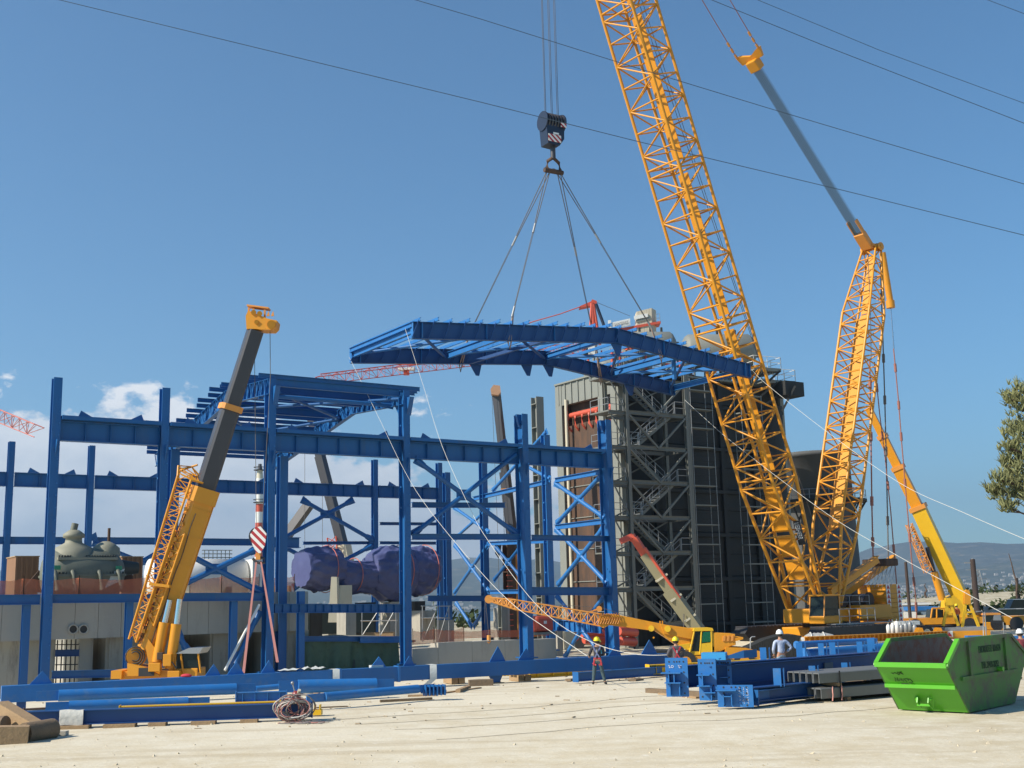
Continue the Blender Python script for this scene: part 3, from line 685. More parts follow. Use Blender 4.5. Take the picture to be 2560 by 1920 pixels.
for i, z in enumerate(zl):
    for t in (t0, t1): MB().ibeam(T(s0, t, z), T(s1, t, z), .34, .22, .03, .02).build('floor_beam', GRYT, stw)
    for s in (s0, s1): MB().ibeam(T(s, t0, z), T(s, t1, z), .3, .2, .03, .02).build('floor_beam', GRYT, stw)
    # landing and its handrail, alternating sides
    ls = (s0, s0+1.3) if i % 2 else (s1-1.3, s1)
    MB().box(T(sum(ls)/2, (t0+t1)/2, z+.2), (1.3, 2.7, .06), (L, NN, Z)).build('landing', GRYT, stw)
    railing([T(ls[0] if i % 2 == 0 else ls[1], t0, z+.2), T(ls[0] if i % 2 else ls[1], t0, z+.2)], 'handrail', stw)
    # walkway along the sunlit side towards the boiler
    MB().box(T(s0-1.0, -1.9, z+.05), (1.6, 2.6, .12), (L, NN, Z)).build('landing', GRYT, stw)
    railing([T(s0-1.8, -.7, z+.1), T(s0-1.8, -3.2, z+.1), T(s0-.2, -3.2, z+.1)], 'handrail', stw)
    MB().ibeam(T(s0-1.8, -3.2, z-.1), T(s0, -3.4, z-.1), .3, .2, .03, .02).build('floor_beam', GRYT, stw)
    if i < len(zl)-1:
        a, b = (s0, s1) if i % 2 == 0 else (s1, s0)
        MB().bar(T(mid, t0-.05, z), T(a, t0-.05, z+fl), .16, .16).build('brace', GRYT, stw)
        MB().bar(T(mid, t0-.05, z), T(b, t0-.05, z+fl), .16, .16).build('brace', GRYT, stw)
        MB().bar(T(s0, t0, z), T(s0-1.7, t0+.2, z+fl), .1, .1).build('brace', GRYT, stw)
        MB().bar(T(s0, t1, z), T(s1, t1, z+fl), .12, .12).build('brace', GRYT, stw)
        # flight of stairs
        sa, sb = (s0+1.3, s1-1.3) if i % 2 else (s1-1.3, s0+1.3)
        tf = t0+.6 if i % 2 else t1-.7
        for o_ in (-.42, .42): MB().bar(T(sa, tf+o_, z+.2), T(sb, tf+o_, z+fl+.2), .05, .26).build('stringer', GRYT, stw)
        k = MB()
        for q in range(12):
            f_ = (q+.5)/12; k.box(T(sa+(sb-sa)*f_, tf, z+.2+fl*f_), (.26, .84, .04), (L, NN, Z))
        k.build('tread', GALV, stw)
        k = MB()
        for o_ in (-.45, .45):
            for q in range(5):
                f_ = q/4; p = T(sa+(sb-sa)*f_, tf+o_, z+.2+fl*f_); k.tube(p, p+Z*1.05, .035, 5)
            for hh in (.55, 1.05): k.tube(T(sa, tf+o_, z+.2+hh), T(sb, tf+o_, z+fl+.2+hh), .03, 5)
        k.build('handrail', GALV, stw)
# two tall scaffold ladders with platforms against the shaded wall
for n_, (u0, u1, lab) in enumerate(((1737, 1792, 'narrow scaffold tower with plank decks beside the grey stair tower'), (1866, 1918, 'narrow scaffold tower with plank decks just left of the yellow crane boom'))):
    q0 = (W(u0, 1400, BK-NN*1.2, NN)-BK).dot(L); q1 = (W(u1, 1400, BK-NN*1.2, NN)-BK).dot(L)
    sc_ = thing('scaffold_tower', lab, 'scaffold', B((q0+q1)/2, -1.2, 0), 'scaffold towers on the boiler wall')
    for s in (q0, q1):
        for t in (-1.7, -.8): MB().tube(B(s, t, -1), B(s, t, 23.2-n_), .035, 5).build('standard', GALV, sc_)
    for i in range(13):
        z = .8+1.78*i
        if i == 0 and n_ == 0: continue
        MB().box(B((q0+q1)/2, -1.25, z), (q1-q0+.3, .8, .1), (L, NN, Z)).build('deck', GRYS, sc_)
        k = MB(); 
        for hh in (.5, 1.0): k.tube(B(q0, -1.7, z+hh), B(q1, -1.7, z+hh), .02, 4)
        k.build('handrail', GRYD, sc_)
# ================================================================== ROUND CONCRETE SILO
SI = P(2060, 1500, 130); SI.z = 0
silo = thing('round_silo', 'dark grey round concrete silo with a dished rim behind the big yellow crane', 'silo', SI)
MB().rev([(4.2, -1), (4.0, 9), (3.75, 17.9), (3.95, 17.9), (3.95, 18.4), (3.7, 18.4), (3.6, 17.6), (0, 17.5)], SI, Z, 40).build('shell', mat('dark_concrete', (.09, .093, .095), .85, var=.2, scale=.4, col2=(.13, .13, .125), amt=.4, streak=True), silo)
zp = P(2170, 1253, 130).z
o = MB().rev([(3.9, zp-.15), (5.3, zp-.15), (5.3, zp+.12), (3.9, zp+.12)], SI-Z*0, Z, 32).build('platform', GRYD, silo)
k = MB()
for i in range(32):
    a = 2*math.pi*i/32; p = SI+V((5.2*math.cos(a), 5.2*math.sin(a), zp)); k.tube(p, p+Z*1.1, .035, 4)
    b = a+2*math.pi/32; q = SI+V((5.2*math.cos(b), 5.2*math.sin(b), zp))
    for hh in (.55, 1.1): k.tube(p+Z*hh, q+Z*hh, .03, 4)
k.build('handrail', GALV, o)
for i in range(16):
    a = 2*math.pi*i/16; d = V((math.cos(a), math.sin(a), 0)); MB().bar(SI+d*5.2+Z*(zp-.1), SI+d*3.95+Z*(zp-2.0), .14, .14).build('strut', GRYD, o)
k = MB()       # caged ladder frames on the right flank
for (u0, v0, u1, v1) in ((2118, 1330, 2132, 1350), (2105, 1430, 2130, 1345), (2118, 1398, 2133, 1357), (2100, 1480, 2120, 1405)): k.tube(P(u0, v0, 125), P(u1, v1, 125), .05, 5)
k.build('ladder_frame', GALV, silo)
# ================================================================== LONE STEEL COLUMNS
def lonecol(u, v0, Y, w_, d_, name, m, lab, z0=-1):
    b = P(u, 1500, Y); b.z = z0; top_ = P(u, v0, Y).z
    r = thing(name, lab, 'steel column', b)
    c = MB().ibeam(b, V((b.x, b.y, top_)), d_, w_, .05, .04, up=NN).build('shaft', m, r)
    k = MB(); n = int((top_)/2)
    for i in range(n): k.box(V((b.x, b.y, 1.5+2*i)), (w_+.04, d_-.1, .06), (L, NN, Z))
    k.build('stiffener', m, r); MB().box(b+Z*.5, (w_+.4, d_+.4, .1), (L, NN, Z)).build('base_plate', m, r); return r
lonecol(1357, 993, 98, .75, .8, 'steel_column', GRYS, 'tall light grey steel column standing alone left of the boiler house')
rt = lonecol(1275, 1362, 92, .75, .7, 'rusty_column', RUST, 'short rusty brown column with rungs beside the black telescopic boom')
k = MB(); b = P(1275, 1500, 91.6)
for i in range(16): k.box(V((b.x, b.y, 0.2+i*.42)), (.5, .08, .06), (L, NN, Z))
k.build('rung', REDP, rt)
lonecol(1256, 1500, 84, .5, .5, 'steel_column', GRYS, 'low grey steel column with cleats in front of the rusty column')
# red pipes and cream box at the foot of the boiler
for i, (u0, v0, u1, v1) in enumerate(((1455, 1582, 1525, 1585), (1462, 1598, 1530, 1601), (1545, 1578, 1588, 1581), (1548, 1602, 1585, 1605), (1380, 1590, 1440, 1592))):
    a, b = P(u0, v0, 95), P(u1, v1, 97); o = MB().tube(a, b, .36, 14); o = solo(o, 'red_pipe', REDP, ('upper left fat red pipe lying at the foot of the boiler house', 'lower left fat red pipe lying at the foot of the boiler house', 'upper right fat red pipe lying at the foot of the boiler house', 'lower right fat red pipe lying at the foot of the boiler house', 'leftmost fat red pipe at the boiler foot, left of the blue end column')[i], 'pipe', a, 'red pipes at the boiler foot')
    for q in (.3, .8): MB().tube(a.lerp(b, q), a.lerp(b, q)+Z*.9, .1, 6).build('pipe_stub', REDP, o)
cb = thing('control_cabinet', 'cream equipment cabinet on a frame below the boiler near the blue end column', 'cabinet', P(1415, 1625, 88))
MB().box(P(1415, 1592, 88), (1.0, .8, 1.8), (L, NN, Z)).build('housing', CREAM, cb, bevel=.03)
MB().box(P(1415, 1592, 88)-NN*.43, (.8, .03, 1.5), (L, NN, Z)).build('door', CREAM, cb)

# ================================================================== STRIPED CHIMNEY FAR BEHIND
YCH = 380.0
ch = thing('striped_chimney', 'slim red and white banded chimney far behind the hall, beside the central blue column', 'chimney', V((P(648, 1500, YCH).x, YCH, -20)))
vs_ = [1196, 1222, 1232, 1260, 1280, 1307, 1335, 1362, 1392, 1425, 1465, 1500]
ccx = P(648, 1300, YCH).x
for i, (a, b) in enumerate(zip(vs_, vs_[1:])):
    za, zb2 = P(648, a, YCH).z, P(648, b, YCH).z; MB().tube((ccx, YCH, zb2), (ccx, YCH, za), 1.12+.02*(i+1), 18, 1.12+.02*i).build('band', (REDP if i % 2 else WHT), ch)
MB().tube((ccx, YCH, P(648, 1176, YCH).z), (ccx, YCH, P(648, 1196, YCH).z), .85, 18, 1.1).build('cap', CREAM, ch); MB().tube((ccx, YCH, P(648, 1160, YCH).z), (ccx, YCH, P(648, 1176, YCH).z), .55, 16, .85).build('cap', DGRY, ch)
MB().tube((ccx, YCH, -34), (ccx, YCH, P(648, 1500, YCH).z), 1.5, 18).build('band', CREAM, ch)
for v in (1176, 1257): z_ = P(648, v, YCH).z; MB().rev([(1.1, 0), (2.0, 0), (2.0, .2), (1.1, .2)], (ccx, YCH, z_), Z, 18).rev([(1.97, .9), (2.0, .9), (2.0, 1.1), (1.97, 1.1)], (ccx, YCH, z_), Z, 18).build('gallery', GRYD, ch)
# ================================================================== TURBINE DECK AND WHAT STANDS ON IT
deck = thing('turbine_deck', 'long grey shuttered concrete turbine deck on piers behind the blue columns at left', 'concrete deck', H(5, 4, 0))
DZ = 4.15
def DS(u, v=1550, t=1.4): return (HW(u, v, t)-HA).dot(L)
d0, d1 = DS(-60), DS(771, 1500)
edges = [d0+(d1-d0)*i/15 for i in range(16)]
for i in range(15):
    z0 = 1.95
    MB().box(H((edges[i]+edges[i+1])/2, 1.4+.35, (z0+DZ)/2), (edges[i+1]-edges[i]-.02, .7, DZ-z0), (L, NN, Z)).build('panel', CONC, deck)
MB().box(H((d0+d1)/2, 8.2, DZ-.25), (d1-d0, 12.2, .5), (L, NN, Z)).build('slab', CONC, deck)
for a, b, tt in ((-60, 138, 2.4), (198, 226, 2.4), (272, 452, 2.4), (532, 606, 2.4), (660, 771, 2.2)):
    sa, sb = DS(a, 1640, tt), DS(b, 1640, tt)
    MB().box(H((sa+sb)/2, tt+.3, .48), (sb-sa, .6, 2.94), (L, NN, Z)).build('pier', CONCD, deck)
for a, b in ((226, 272), (452, 532), (606, 660)):
    sa, sb = DS(a, 1640, 2.4), DS(b, 1640, 2.4)
    for s in (sa, sb): MB().box(H(s, 5, .48), (.3, 5, 2.94), (L, NN, Z)).build('cross_wall', CONCD, deck)
sa, sb = DS(210, 1640, 8), DS(771, 1640, 8)
MB().box(H((sa+sb)/2, 8.5, .48), (sb-sa, .3, 2.94), (L, NN, Z)).build('back_wall', CONCD, deck)
for u in (182, 208):
    c = HW(u, 1573, 1.4); o = MB().rev([(.26, 0), (.26, .12), (.19, .12), (.19, .0), (0, .0)], c, -NN, 20).build('hole_collar', CONC, deck)
    MB().tube(c-NN*.004, c-NN*.03, .19, 16).build('dark_hole_disc', BLK, o)  # black disc paints the dark inside of a hole on solid wall
# low wall to the right and its kerb
lw = thing('low_wall', 'low grey concrete wall with a stepped top between the blue columns at centre', 'concrete wall', H(DS(1200, 1620, 3), 3, 0))
for a, b, zt in ((1030, 1095, 1622), (1095, 1180, 1607), (1180, 1262, 1604), (1262, 1330, 1601), (1330, 1390, 1599)):
    pa, pb = HW(a, zt, 3.0), HW(b, zt, 3.0); zz = pa.z
    MB().box(H(((pa-HA).dot(L)+(pb-HA).dot(L))/2, 3.5, (zz-1.2)/2), ((pb-pa).length-.02, 1.0, zz+1.2), (L, NN, Z)).build('panel', CONC, lw)
# retaining kerb further right behind the column, and concrete machine plinths
pl = [(1035, 1078, 1527, 1600, 84, 'square grey concrete plinth right of the tarped generator'), (852, 880, 1532, 1592, 80, 'narrow concrete pier under the tarped generator'), (1245, 1262, 1520, 1620, 86, 'slim grey concrete pier behind the low wall'), (1100, 1125, 1550, 1610, 92, 'cream concrete block behind the pink netting'), (1376, 1392, 1530, 1640, 88, 'grey concrete pier right of the low wall')]
for u0, u1, v0, v1, Y, lab in pl:
    a, b = P(u0, v0, Y), P(u1, v0, Y); zb = P(u0, v1, Y).z
    o = MB().box(V(((a.x+b.x)/2, Y, (a.z+zb)/2)), ((b-a).length, 1.4, a.z-zb), (L, NN, Z)); q = solo(o, 'concrete_plinth', CONCD, lab, 'concrete block', V(((a.x+b.x)/2, Y, zb)), 'concrete plinths in the turbine hall')
def dbox(name, m, lab, cat, u0, u1, v0, v1, t, dep, par=None, group=None, parts=True):
    """a case standing on the deck: pixel rectangle on the plane t"""
    a, b = HW(u0, v1, t), HW(u1, v1, t); zt = HW((u0+u1)/2, v0, t).z; zb = min(a.z, b.z)
    return a, b, zb, zt
# two brown crates
for i, (u0, u1, v0, v1, lab) in enumerate(((24, 104, 1392, 1480, 'brown plywood crate on the deck left of the green turbine casing'), (292, 364, 1393, 1480, 'brown plywood crate with a white paper label right of the turbine casing'))):
    a, b, zb, zt = dbox('', None, '', '', u0, u1, v0, v1, 14, 3); zb = DZ
    c = H(((a-HA).dot(L)+(b-HA).dot(L))/2, 14, 0); ww = (b-a).length-.5; BRW = mat('brown_plywood', (.22, .115, .06), .8, var=.15, scale=1.5, col2=(.14, .08, .045), amt=.4, streak=True)
    r = thing('plywood_crate', lab, 'crate', c+Z*zb, 'plywood crates on the turbine deck')
    MB().box(c+NN*1.3+Z*((zb+zt)/2), (ww, 2.6, zt-zb), (L, NN, Z)).build('body', BRW, r)
    for q in range(5): MB().box(c-NN*.03+L*(-ww/2+.06+(ww-.12)*q/4)+Z*((zb+zt)/2), (.12, .06, zt-zb), (L, NN, Z)).build('batten', BRW, r)
    MB().box(c+NN*1.3+Z*(zt+.03), (ww+.1, 2.7, .06), (L, NN, Z)).build('lid', WOOD, r)
    if i: MB().box(c-NN*.07+L*(-.2)+Z*(zt-.95), (.5, .02, .4), (L, NN, Z)).build('paper_label', WHT, r)
# plywood ramps leaning
for u0, v0, u1, v1, u2, lab in ((50, 1482, 98, 1425, 130, 'dark plywood panel leaning beside the left crate'), (262, 1480, 330, 1425, 340, 'dark plywood panel leaning in front of the right crate')):
    a = HW(u0, v0, 12); b = HW(u1, v1, 12); c = V((b.x, b.y, a.z)); a2 = HW(u0+75, v0, 12)
    solo(MB().prism([a, V((a2.x, a2.y, a.z)), b], NN*.15), 'plywood_sheet', RUST, lab, 'plywood', a)
# turbine casing
TC = HW(205, 1425, 10.5); GG = mat('grey_green_casing', (.13, .14, .11), .6, var=.15, scale=1.2, col2=(.09, .10, .08), amt=.4); GGD = mat('dark_casing', (.04, .045, .04), .6, var=.2, scale=2); GGL = mat('sandy_casing', (.23, .225, .17), .65, var=.1, scale=1.5)
tur = thing('turbine_casing', 'bulky grey-green turbine casing with a domed hood standing on the concrete deck', 'turbine', V((TC.x, TC.y, DZ)))
mpx = TC.y/FPX
MB().rev([(0, -2.3), (.9, -2.2), (1.35, -1.9), (1.55, -1.2), (1.6, 0), (1.55, 1.2), (1.3, 1.9), (.8, 2.3), (0, 2.4)], TC-Z*.25, L, 28).build('lower_casing', GG, tur)
MB().rev([(1.32, -.35), (1.3, .15), (1.05, .55), (.5, .85), (.45, 1.12), (.62, 1.16), (.62, 1.36), (.3, 1.6), (0, 1.65)], TC-L*.55+Z*.75, Z, 28).build('hood', GGL, tur)
MB().rev([(.85, -.2), (.8, .3), (.5, .55), (.2, .7), (.0, .72)], TC+L*1.35+Z*1.0, Z, 20).build('hood', GGL, tur)
MB().tube(TC+L*1.5+Z*1.6, TC+L*1.5+Z*2.5, .09, 8).build('vent_pipe', RUST, tur)
MB().tube(TC-L*.6+Z*2.25, TC-L*.5+Z*2.75, .2, 10).build('valve_cap', GG, tur)
for z_, rr in ((.62, 1.62), (-.35, 1.72)):
    o = MB().box(TC+Z*z_, (4.3 if z_ < 0 else 3.4, 3.3 if z_ < 0 else 2.7, .14), (L, NN, Z)).build('split_flange', GGL if z_ > 0 else GG, tur); k = MB()
    for q in range(22): k.tube(TC+Z*(z_+.02)-NN*(1.5 if z_ < 0 else 1.2)+L*(-2+4*q/21)*(1 if z_ < 0 else .8), TC+Z*(z_+.2)-NN*(1.5 if z_ < 0 else 1.2)+L*(-2+4*q/21)*(1 if z_ < 0 else .8), .06, 6)
    k.build('bolt', GGD, o)
MB().box(TC-Z*1.05, (3.9, 2.6, .9), (L, NN, Z)).build('underbody', GGD, tur, bevel=.15)
for q in (-1.5, -.75, 1.35): MB().prism([TC+L*(q-.4)-Z*1.4-NN*1.1, TC+L*(q+.4)-Z*1.4-NN*1.1, TC+L*(q+.22)+Z*(DZ-TC.z)-NN*1.1, TC+L*(q-.22)+Z*(DZ-TC.z)-NN*1.1], NN*2.0).build('leg', GGD, tur)
for q in (-1.9, -.9, .6, 1.7): MB().path([TC+L*q-NN*1.45-Z*.1, TC+L*q-NN*1.9-Z*.3, TC+L*(q+.1)-NN*1.9-Z*1.2], .13, 8).build('drain_pipe', GG, tur)
MB().tube(TC+L*2.0+Z*.1, TC+L*3.3+Z*.1, .55, 14, .35).build('end_cone', GGD, tur)
for q, zz in ((-1.75, .1), (1.75, .05)): MB().box(TC+L*q-NN*1.5+Z*zz, (.35, .04, .25), (L, NN, Z)).build('green_tag', mat('green_tag', (.03, .22, .12), .6), tur)
a = HW(312, 1422, 9); b = HW(262, 1470, 9); c = HW(282, 1430, 9); d = HW(296, 1455, 9)
solo(MB().prism([b, c, a, d], NN*.1), 'white_sheet', CLOTHW, 'crumpled pale sheet hanging off the right end of the turbine casing', 'sheet', b)
# white horizontal tank with a small frame on it
wa, wb = HW(372, 1442, 18), HW(606, 1442, 18); wz = (wa.z+wb.z)/2; wa.z = wb.z = wz; rr = wz-DZ-.1
tank = thing('white_tank', 'long white round-topped tank behind the yellow crane boom and blue X-brace', 'tank', V((wa.x, wa.y, DZ)))
MB().rev([(0, 0), (rr, .02), (rr, (wb-wa).length), (0, (wb-wa).length+.02)], wa, (wb-wa), 36).build('shell', WHT, tank)
for q in (.2, .8): MB().box(wa.lerp(wb, q)-Z*rr*.75, (.4, rr*1.6, rr*.6), (L, NN, Z)).build('saddle', GRYS, tank)
k = MB(); p0 = wa.lerp(wb, .58)+Z*rr
for q in range(7): k.tube(p0+L*q*.3, p0+L*q*.3+Z*.6, .03, 5)
for hh in (.1, .35, .6): k.tube(p0-L*.2+Z*hh, p0+L*2.0+Z*hh, .03, 5)
k.build('handrail', GRYS, tank)
a, b = HW(612, 1400, 18), HW(650, 1400, 18)
solo(MB().box(H(((a-HA).dot(L)+(b-HA).dot(L))/2, 18, (a.z+DZ)/2), ((b-a).length, 3, a.z-DZ), (L, NN, Z)), 'site_cabin', WHT, 'off-white cabin wall at the right end of the white tank', 'cabin', H((a-HA).dot(L), 18, DZ))
# tarped generator
GC0 = P(752, 1447, 84); GC1 = P(1072, 1447, 92); gz = DZ+1.5; GC0.z = GC1.z = gz+.15; GL = (GC1-GC0).length; ga = (GC1-GC0).normalized()
gen = thing('tarped_generator', 'large generator wrapped in blue-violet tarpaulin tied with red straps', 'generator', V((GC0.x, GC0.y, DZ)).lerp(V((GC1.x, GC1.y, DZ)), .5))
def tarp(x0, x1, r0, r1, r2, dz=0, seed=0, drop=0.0):
    pr = [(x0, r0*.96), (x0+.02, r0), (x0+(x1-x0)*.35, r1), (x0+(x1-x0)*.7, r1), (x1-.02, r2), (x1, r2*.96)]
    r0 *= .93; r1 *= .93; r2 *= .93; mb = MB(); n = 84; k_ = 34; vs = []; fs = []
    side = ga.cross(Z).normalized(); up_ = side.cross(ga).normalized()*1.0
    for i in range(k_+1):
        x = x0+(x1-x0)*i/k_
        for (xa, ra), (xb_, rb_) in zip(pr, pr[1:]):
            if xa <= x <= xb_+1e-6: rr_ = ra+(rb_-ra)*((x-xa)/max(1e-6, xb_-xa)); break
        for j in range(n):
            th = 2*math.pi*j/n
            f_ = noise.fractal(V((x*1.1+seed, math.cos(th)*2.2, math.sin(th)*2.2)), 1, 2, 4)*.10 + .028*math.sin(th*13+seed*3+x*2.1+1.5*noise.noise(V((x*2, seed, th)))) + .012*noise.noise(V((x*5+seed, math.cos(th)*7, math.sin(th)*7)))
            r_ = rr_*(1+f_)
            zz = math.sin(th)*r_; yy = math.cos(th)*r_
            if zz < 0: zz *= 1.1+drop; yy *= 1.0
            vs.append(GC0+ga*x+side*yy+V((0, 0, zz+dz)))
    for i in range(k_):
        for j in range(n): fs.append((i*n+j, (i+1)*n+j, (i+1)*n+(j+1) % n, i*n+(j+1) % n))
    fs.append(tuple(range(n))); fs.append(tuple(range((k_+1)*n-1, k_*n-1, -1)))
    mb.add(vs, fs[:-2], True); mb.add(vs, fs[-2:], False); return mb
g1 = GL/320.0
tarp(0, 84*g1, 1.28, 1.45, 1.3, .15, 1).build('tarpaulin', TARPB, gen, 'tarpaulin over the left drum')
tarp(80*g1, 178*g1, 1.05, 1.0, 1.1, -.35, 4, .2).build('tarpaulin', TARPB, gen, 'sagging tarpaulin over the middle shaft')
tarp(165*g1, 262*g1, 1.2, 1.75, 1.5, .02, 9, .25).build('tarpaulin', TARPB, gen, 'tarpaulin over the tall middle housing')
tarp(258*g1, 326*g1, 1.55, 1.65, 1.45, .1, 13, .1).build('tarpaulin', TARPB, gen, 'tarpaulin over the right drum')
for x, r_, dz in ((58, 1.5, .15), (125, 1.1, -.3), (308, 1.7, .1), (240, 1.75, 0)):
    k = MB(); c = GC0+ga*x*g1+Z*dz; side = ga.cross(Z).normalized()
    k.path([c+side*math.cos(t)*r_*1.06+Z*math.sin(t)*r_*1.06*(1.1 if math.sin(t) < 0 else 1) for t in [2*math.pi*i/24 for i in range(25)]], .03, 5)
    k.build('strap', mat('red_strap', (.62, .17, .12), .7), gen)
for u0, u1, v0, v1, Y in ((822, 842, 1442, 1556, 82), (886, 900, 1528, 1572, 86), (915, 930, 1530, 1570, 88), (955, 966, 1530, 1556, 89)):
    a, b, c, d = P(u0+6, v0, Y), P(u1, v0, Y), P(u1+2, v1, Y), P(u0-2, v1, Y); MB().prism([a, b, c, d], V((0, 1.0, 0))).build('cream_bracket', CREAM, gen)
MB().box(P(858, 1492, 85), (.9, 1, 1.6), (L, NN, Z)).build('cream_bracket', CREAM, gen)
for q in range(5):
    p = GC0+ga*GL*(.08+.2*q); MB().box(V((p.x, p.y, (DZ-1)/2+.6)), (.9, 1.6, DZ-1.6), (L, NN, Z)).build('pedestal', CONCD if q % 2 else GRYD, gen)
MB().box(P(812, 1550, 86), (6.4, 3, 1.9), (L, NN, Z)).build('dark_void_box', mat('dark_green_void_steel', (.03, .045, .04), .6, var=.2), gen)  # dark box fills the void where only shade lies under the generator
# green tarped store under the blue beams
p = [HW(758, 1606, 1.6), HW(995, 1609, 1.6)]; sa, sb = [(q-HA).dot(L) for q in p]
tp = thing('green_tarp_store', 'low store box draped in dark green tarpaulin beside the blue column', 'tarpaulin shelter', H((sa+sb)/2, 3, -.9))
MB().box(H((sa+sb)/2, 3.4, (p[0].z-1)/2), (sb-sa, 3.2, p[0].z+1), (L, NN, Z)).build('frame_box', mat('dark_green_void_steel', (.03, .045, .04)), tp)
vs = []; nn = 60
for i in range(nn+1):
    s = sa-.05+(sb-sa+.1)*i/nn
    for j in range(8):
        z = p[0].z+.06-(p[0].z+1.05)*j/7; vs.append(H(s, 1.72-.10*math.sin(s*3+j*.3)-.05*j*math.sin(s*7.3)*.5-.1, z-.05*math.sin(s*1.3)))
mb = MB().add(vs, [(i*8+j, (i+1)*8+j, (i+1)*8+j+1, i*8+j+1) for i in range(nn) for j in range(7)], True); o = mb.build('tarpaulin', TARPG, tp)
mb = MB(); mb.add([H(sa-.1, 1.6, p[0].z+.08), H(sb+.1, 1.6, p[0].z+.06), H(sb+.1, 5, p[0].z+.12), H((sa+sb)/2, 4, p[0].z+.3), H(sa-.1, 5, p[0].z+.12)], [(0, 1, 3), (1, 2, 3), (2, 4, 3), (4, 0, 3)]); mb.build('tarpaulin_top', mat('khaki_tarpaulin', (.19, .185, .14), .7, var=.15), tp)
# scaffold round the plinth
def scaff(lab, cs, us, vs_, Y, dy=2.2):
    r = thing('scaffold', lab, 'scaffold', P(us[0], vs_[-1], Y), 'tube scaffolds by the generator')
    k = MB()
    for yy in (Y, Y+dy):
        for u in us: k.tube(P(u, vs_[0], yy), P(u, vs_[-1], yy), .035, 5)
        for v in vs_[:-1]: k.tube(P(us[0]-4, v, yy), P(us[-1]+4, v, yy), .03, 5)
        for a, b in zip(us, us[1:]): k.tube(P(a, vs_[-1], yy), P(b, vs_[0], yy), .03, 5)
    k.build('scaffold_tube', GALV, r)
    for v in vs_[1:-1]: MB().box(P((us[0]+us[-1])/2, v, Y+1), ((us[-1]-us[0])*Y/FPX, .8, .05)).build('plank', WOOD, r)
scaff('grey tube scaffold in front of the square plinth', None, [1056, 1095, 1122], [1515, 1545, 1605], 82)
scaff('grey tube scaffold under the tarped generator', None, [905, 950, 990], [1520, 1552, 1590], 79)
# crate and wooden boxes near the generator foot
for u0, u1, v0, v1, Y, lab in ((685, 722, 1465, 1480, 83, 'small plywood box on the deck behind the orange net'), (908, 983, 1582, 1593, 80, 'long low timber box under the scaffold')):
    a, b = P(u0, v1, Y), P(u1, v1, Y); zt = P(u0, v0, Y).z
    solo(MB().box(V(((a.x+b.x)/2, Y+.5, (a.z+zt)/2)), (b.x-a.x, 1, zt-a.z)), 'timber_box', WOOD, lab, 'box', a)
# orange safety netting
def net(pts, h, lab, m=ORNET):
    o0 = V(pts[0]); r = thing('safety_netting', lab, 'netting', o0, 'orange safety nets')
    vs = []; n = 0; 
    for a, b in zip(pts, pts[1:]):
        a, b = V(a), V(b)
        for i in range(13):
            p = a.lerp(b, i/12); hh = h*(1-.13*math.sin(math.pi*i/12)-.05*rnd.random()); off = NN*.06*math.sin(i*2.1)
            vs += [p+off, p+Z*hh+off*.5]; n += 1
        for q in (a, b): MB().tube(q, q+Z*(h+.1), .025, 5).build('net_post', RUST, r)
    MB().add(vs, [(2*i, 2*i+2, 2*i+3, 2*i+1) for i in range(n-1)], True).build('net', m, r)
net([H(DS(-40), 1.9, DZ), H(DS(60), 1.9, DZ), H(DS(200), 1.9, DZ), H(DS(370), 1.9, DZ)], .95, 'orange net along the deck edge under the turbine casing')
net([H(DS(480), 1.9, DZ), H(DS(560), 1.9, DZ), H(DS(655), 1.9, DZ)], .95, 'orange net along the deck edge below the white tank')
net([H(DS(686), 3, DZ), H(DS(763), 3, DZ)], .95, 'short orange net at the left end of the tarped generator')
q = [HW(u, v, 3.4) for u, v in ((1032, 1612), (1085, 1608), (1160, 1605))]
net(q, .9, 'tall pinkish net standing on the left of the low wall')
q = [HW(u, v, 7) for u, v in ((1130, 1598), (1225, 1594), (1320, 1592), (1392, 1588))]
net(q, .55, 'sagging orange net behind the low wall at right')
# red skid tank behind the low wall
a = P(1352, 1572, 84); rk = thing('red_tank_skid', 'small red tank with white label behind the low wall', 'tank', a)
MB().box(a+Z*.35, (1.5, 1.1, 1.1), (L, NN, Z)).build('body', REDP, rk, bevel=.2); MB().box(a+Z*.45-NN*.57, (.25, .02, .2), (L, NN, Z)).build('label_plate', WHT, rk); MB().box(a-Z*.3, (1.8, 1.2, .16), (L, NN, Z)).build('skid', GRYS, rk)

# leaning prop, extra knee brace and the barred opening on the left
brace(F0(648, 1530), F0(588, 1660), .14); brace(F0(437, 1570), F0(475, 1640), .16)
solo(MB().tube(HW(648, 1512, -.6), HW(562, 1676, -2.0), .07, 10), 'prop_pole', WHT, 'thin white push-pull prop leaning between the short post and the central blue column', 'prop', HW(562, 1676, -2.0))
rbc = thing('barred_gate', 'dark barred steel gate in the left opening of the concrete deck', 'gate', H(DS(168, 1640, 2.6), 2.6, -.9))
for i in range(6): p = HW(140+i*11.5, 1690, 2.6); MB().bar(V((p.x, p.y, -.9)), V((p.x, p.y, 1.9)), .05, .05).build('bar', BLK, rbc)
for v in (1612, 1640, 1662, 1682): MB().bar(HW(138, v, 2.6), HW(198, v-1, 2.6), .05, .05).build('bar', BLK, rbc)
MB().ibeam(HW(138, 1633, 2.4), HW(198, 1632, 2.4), .35, .3).build('crossbeam', BLUEN, rbc)
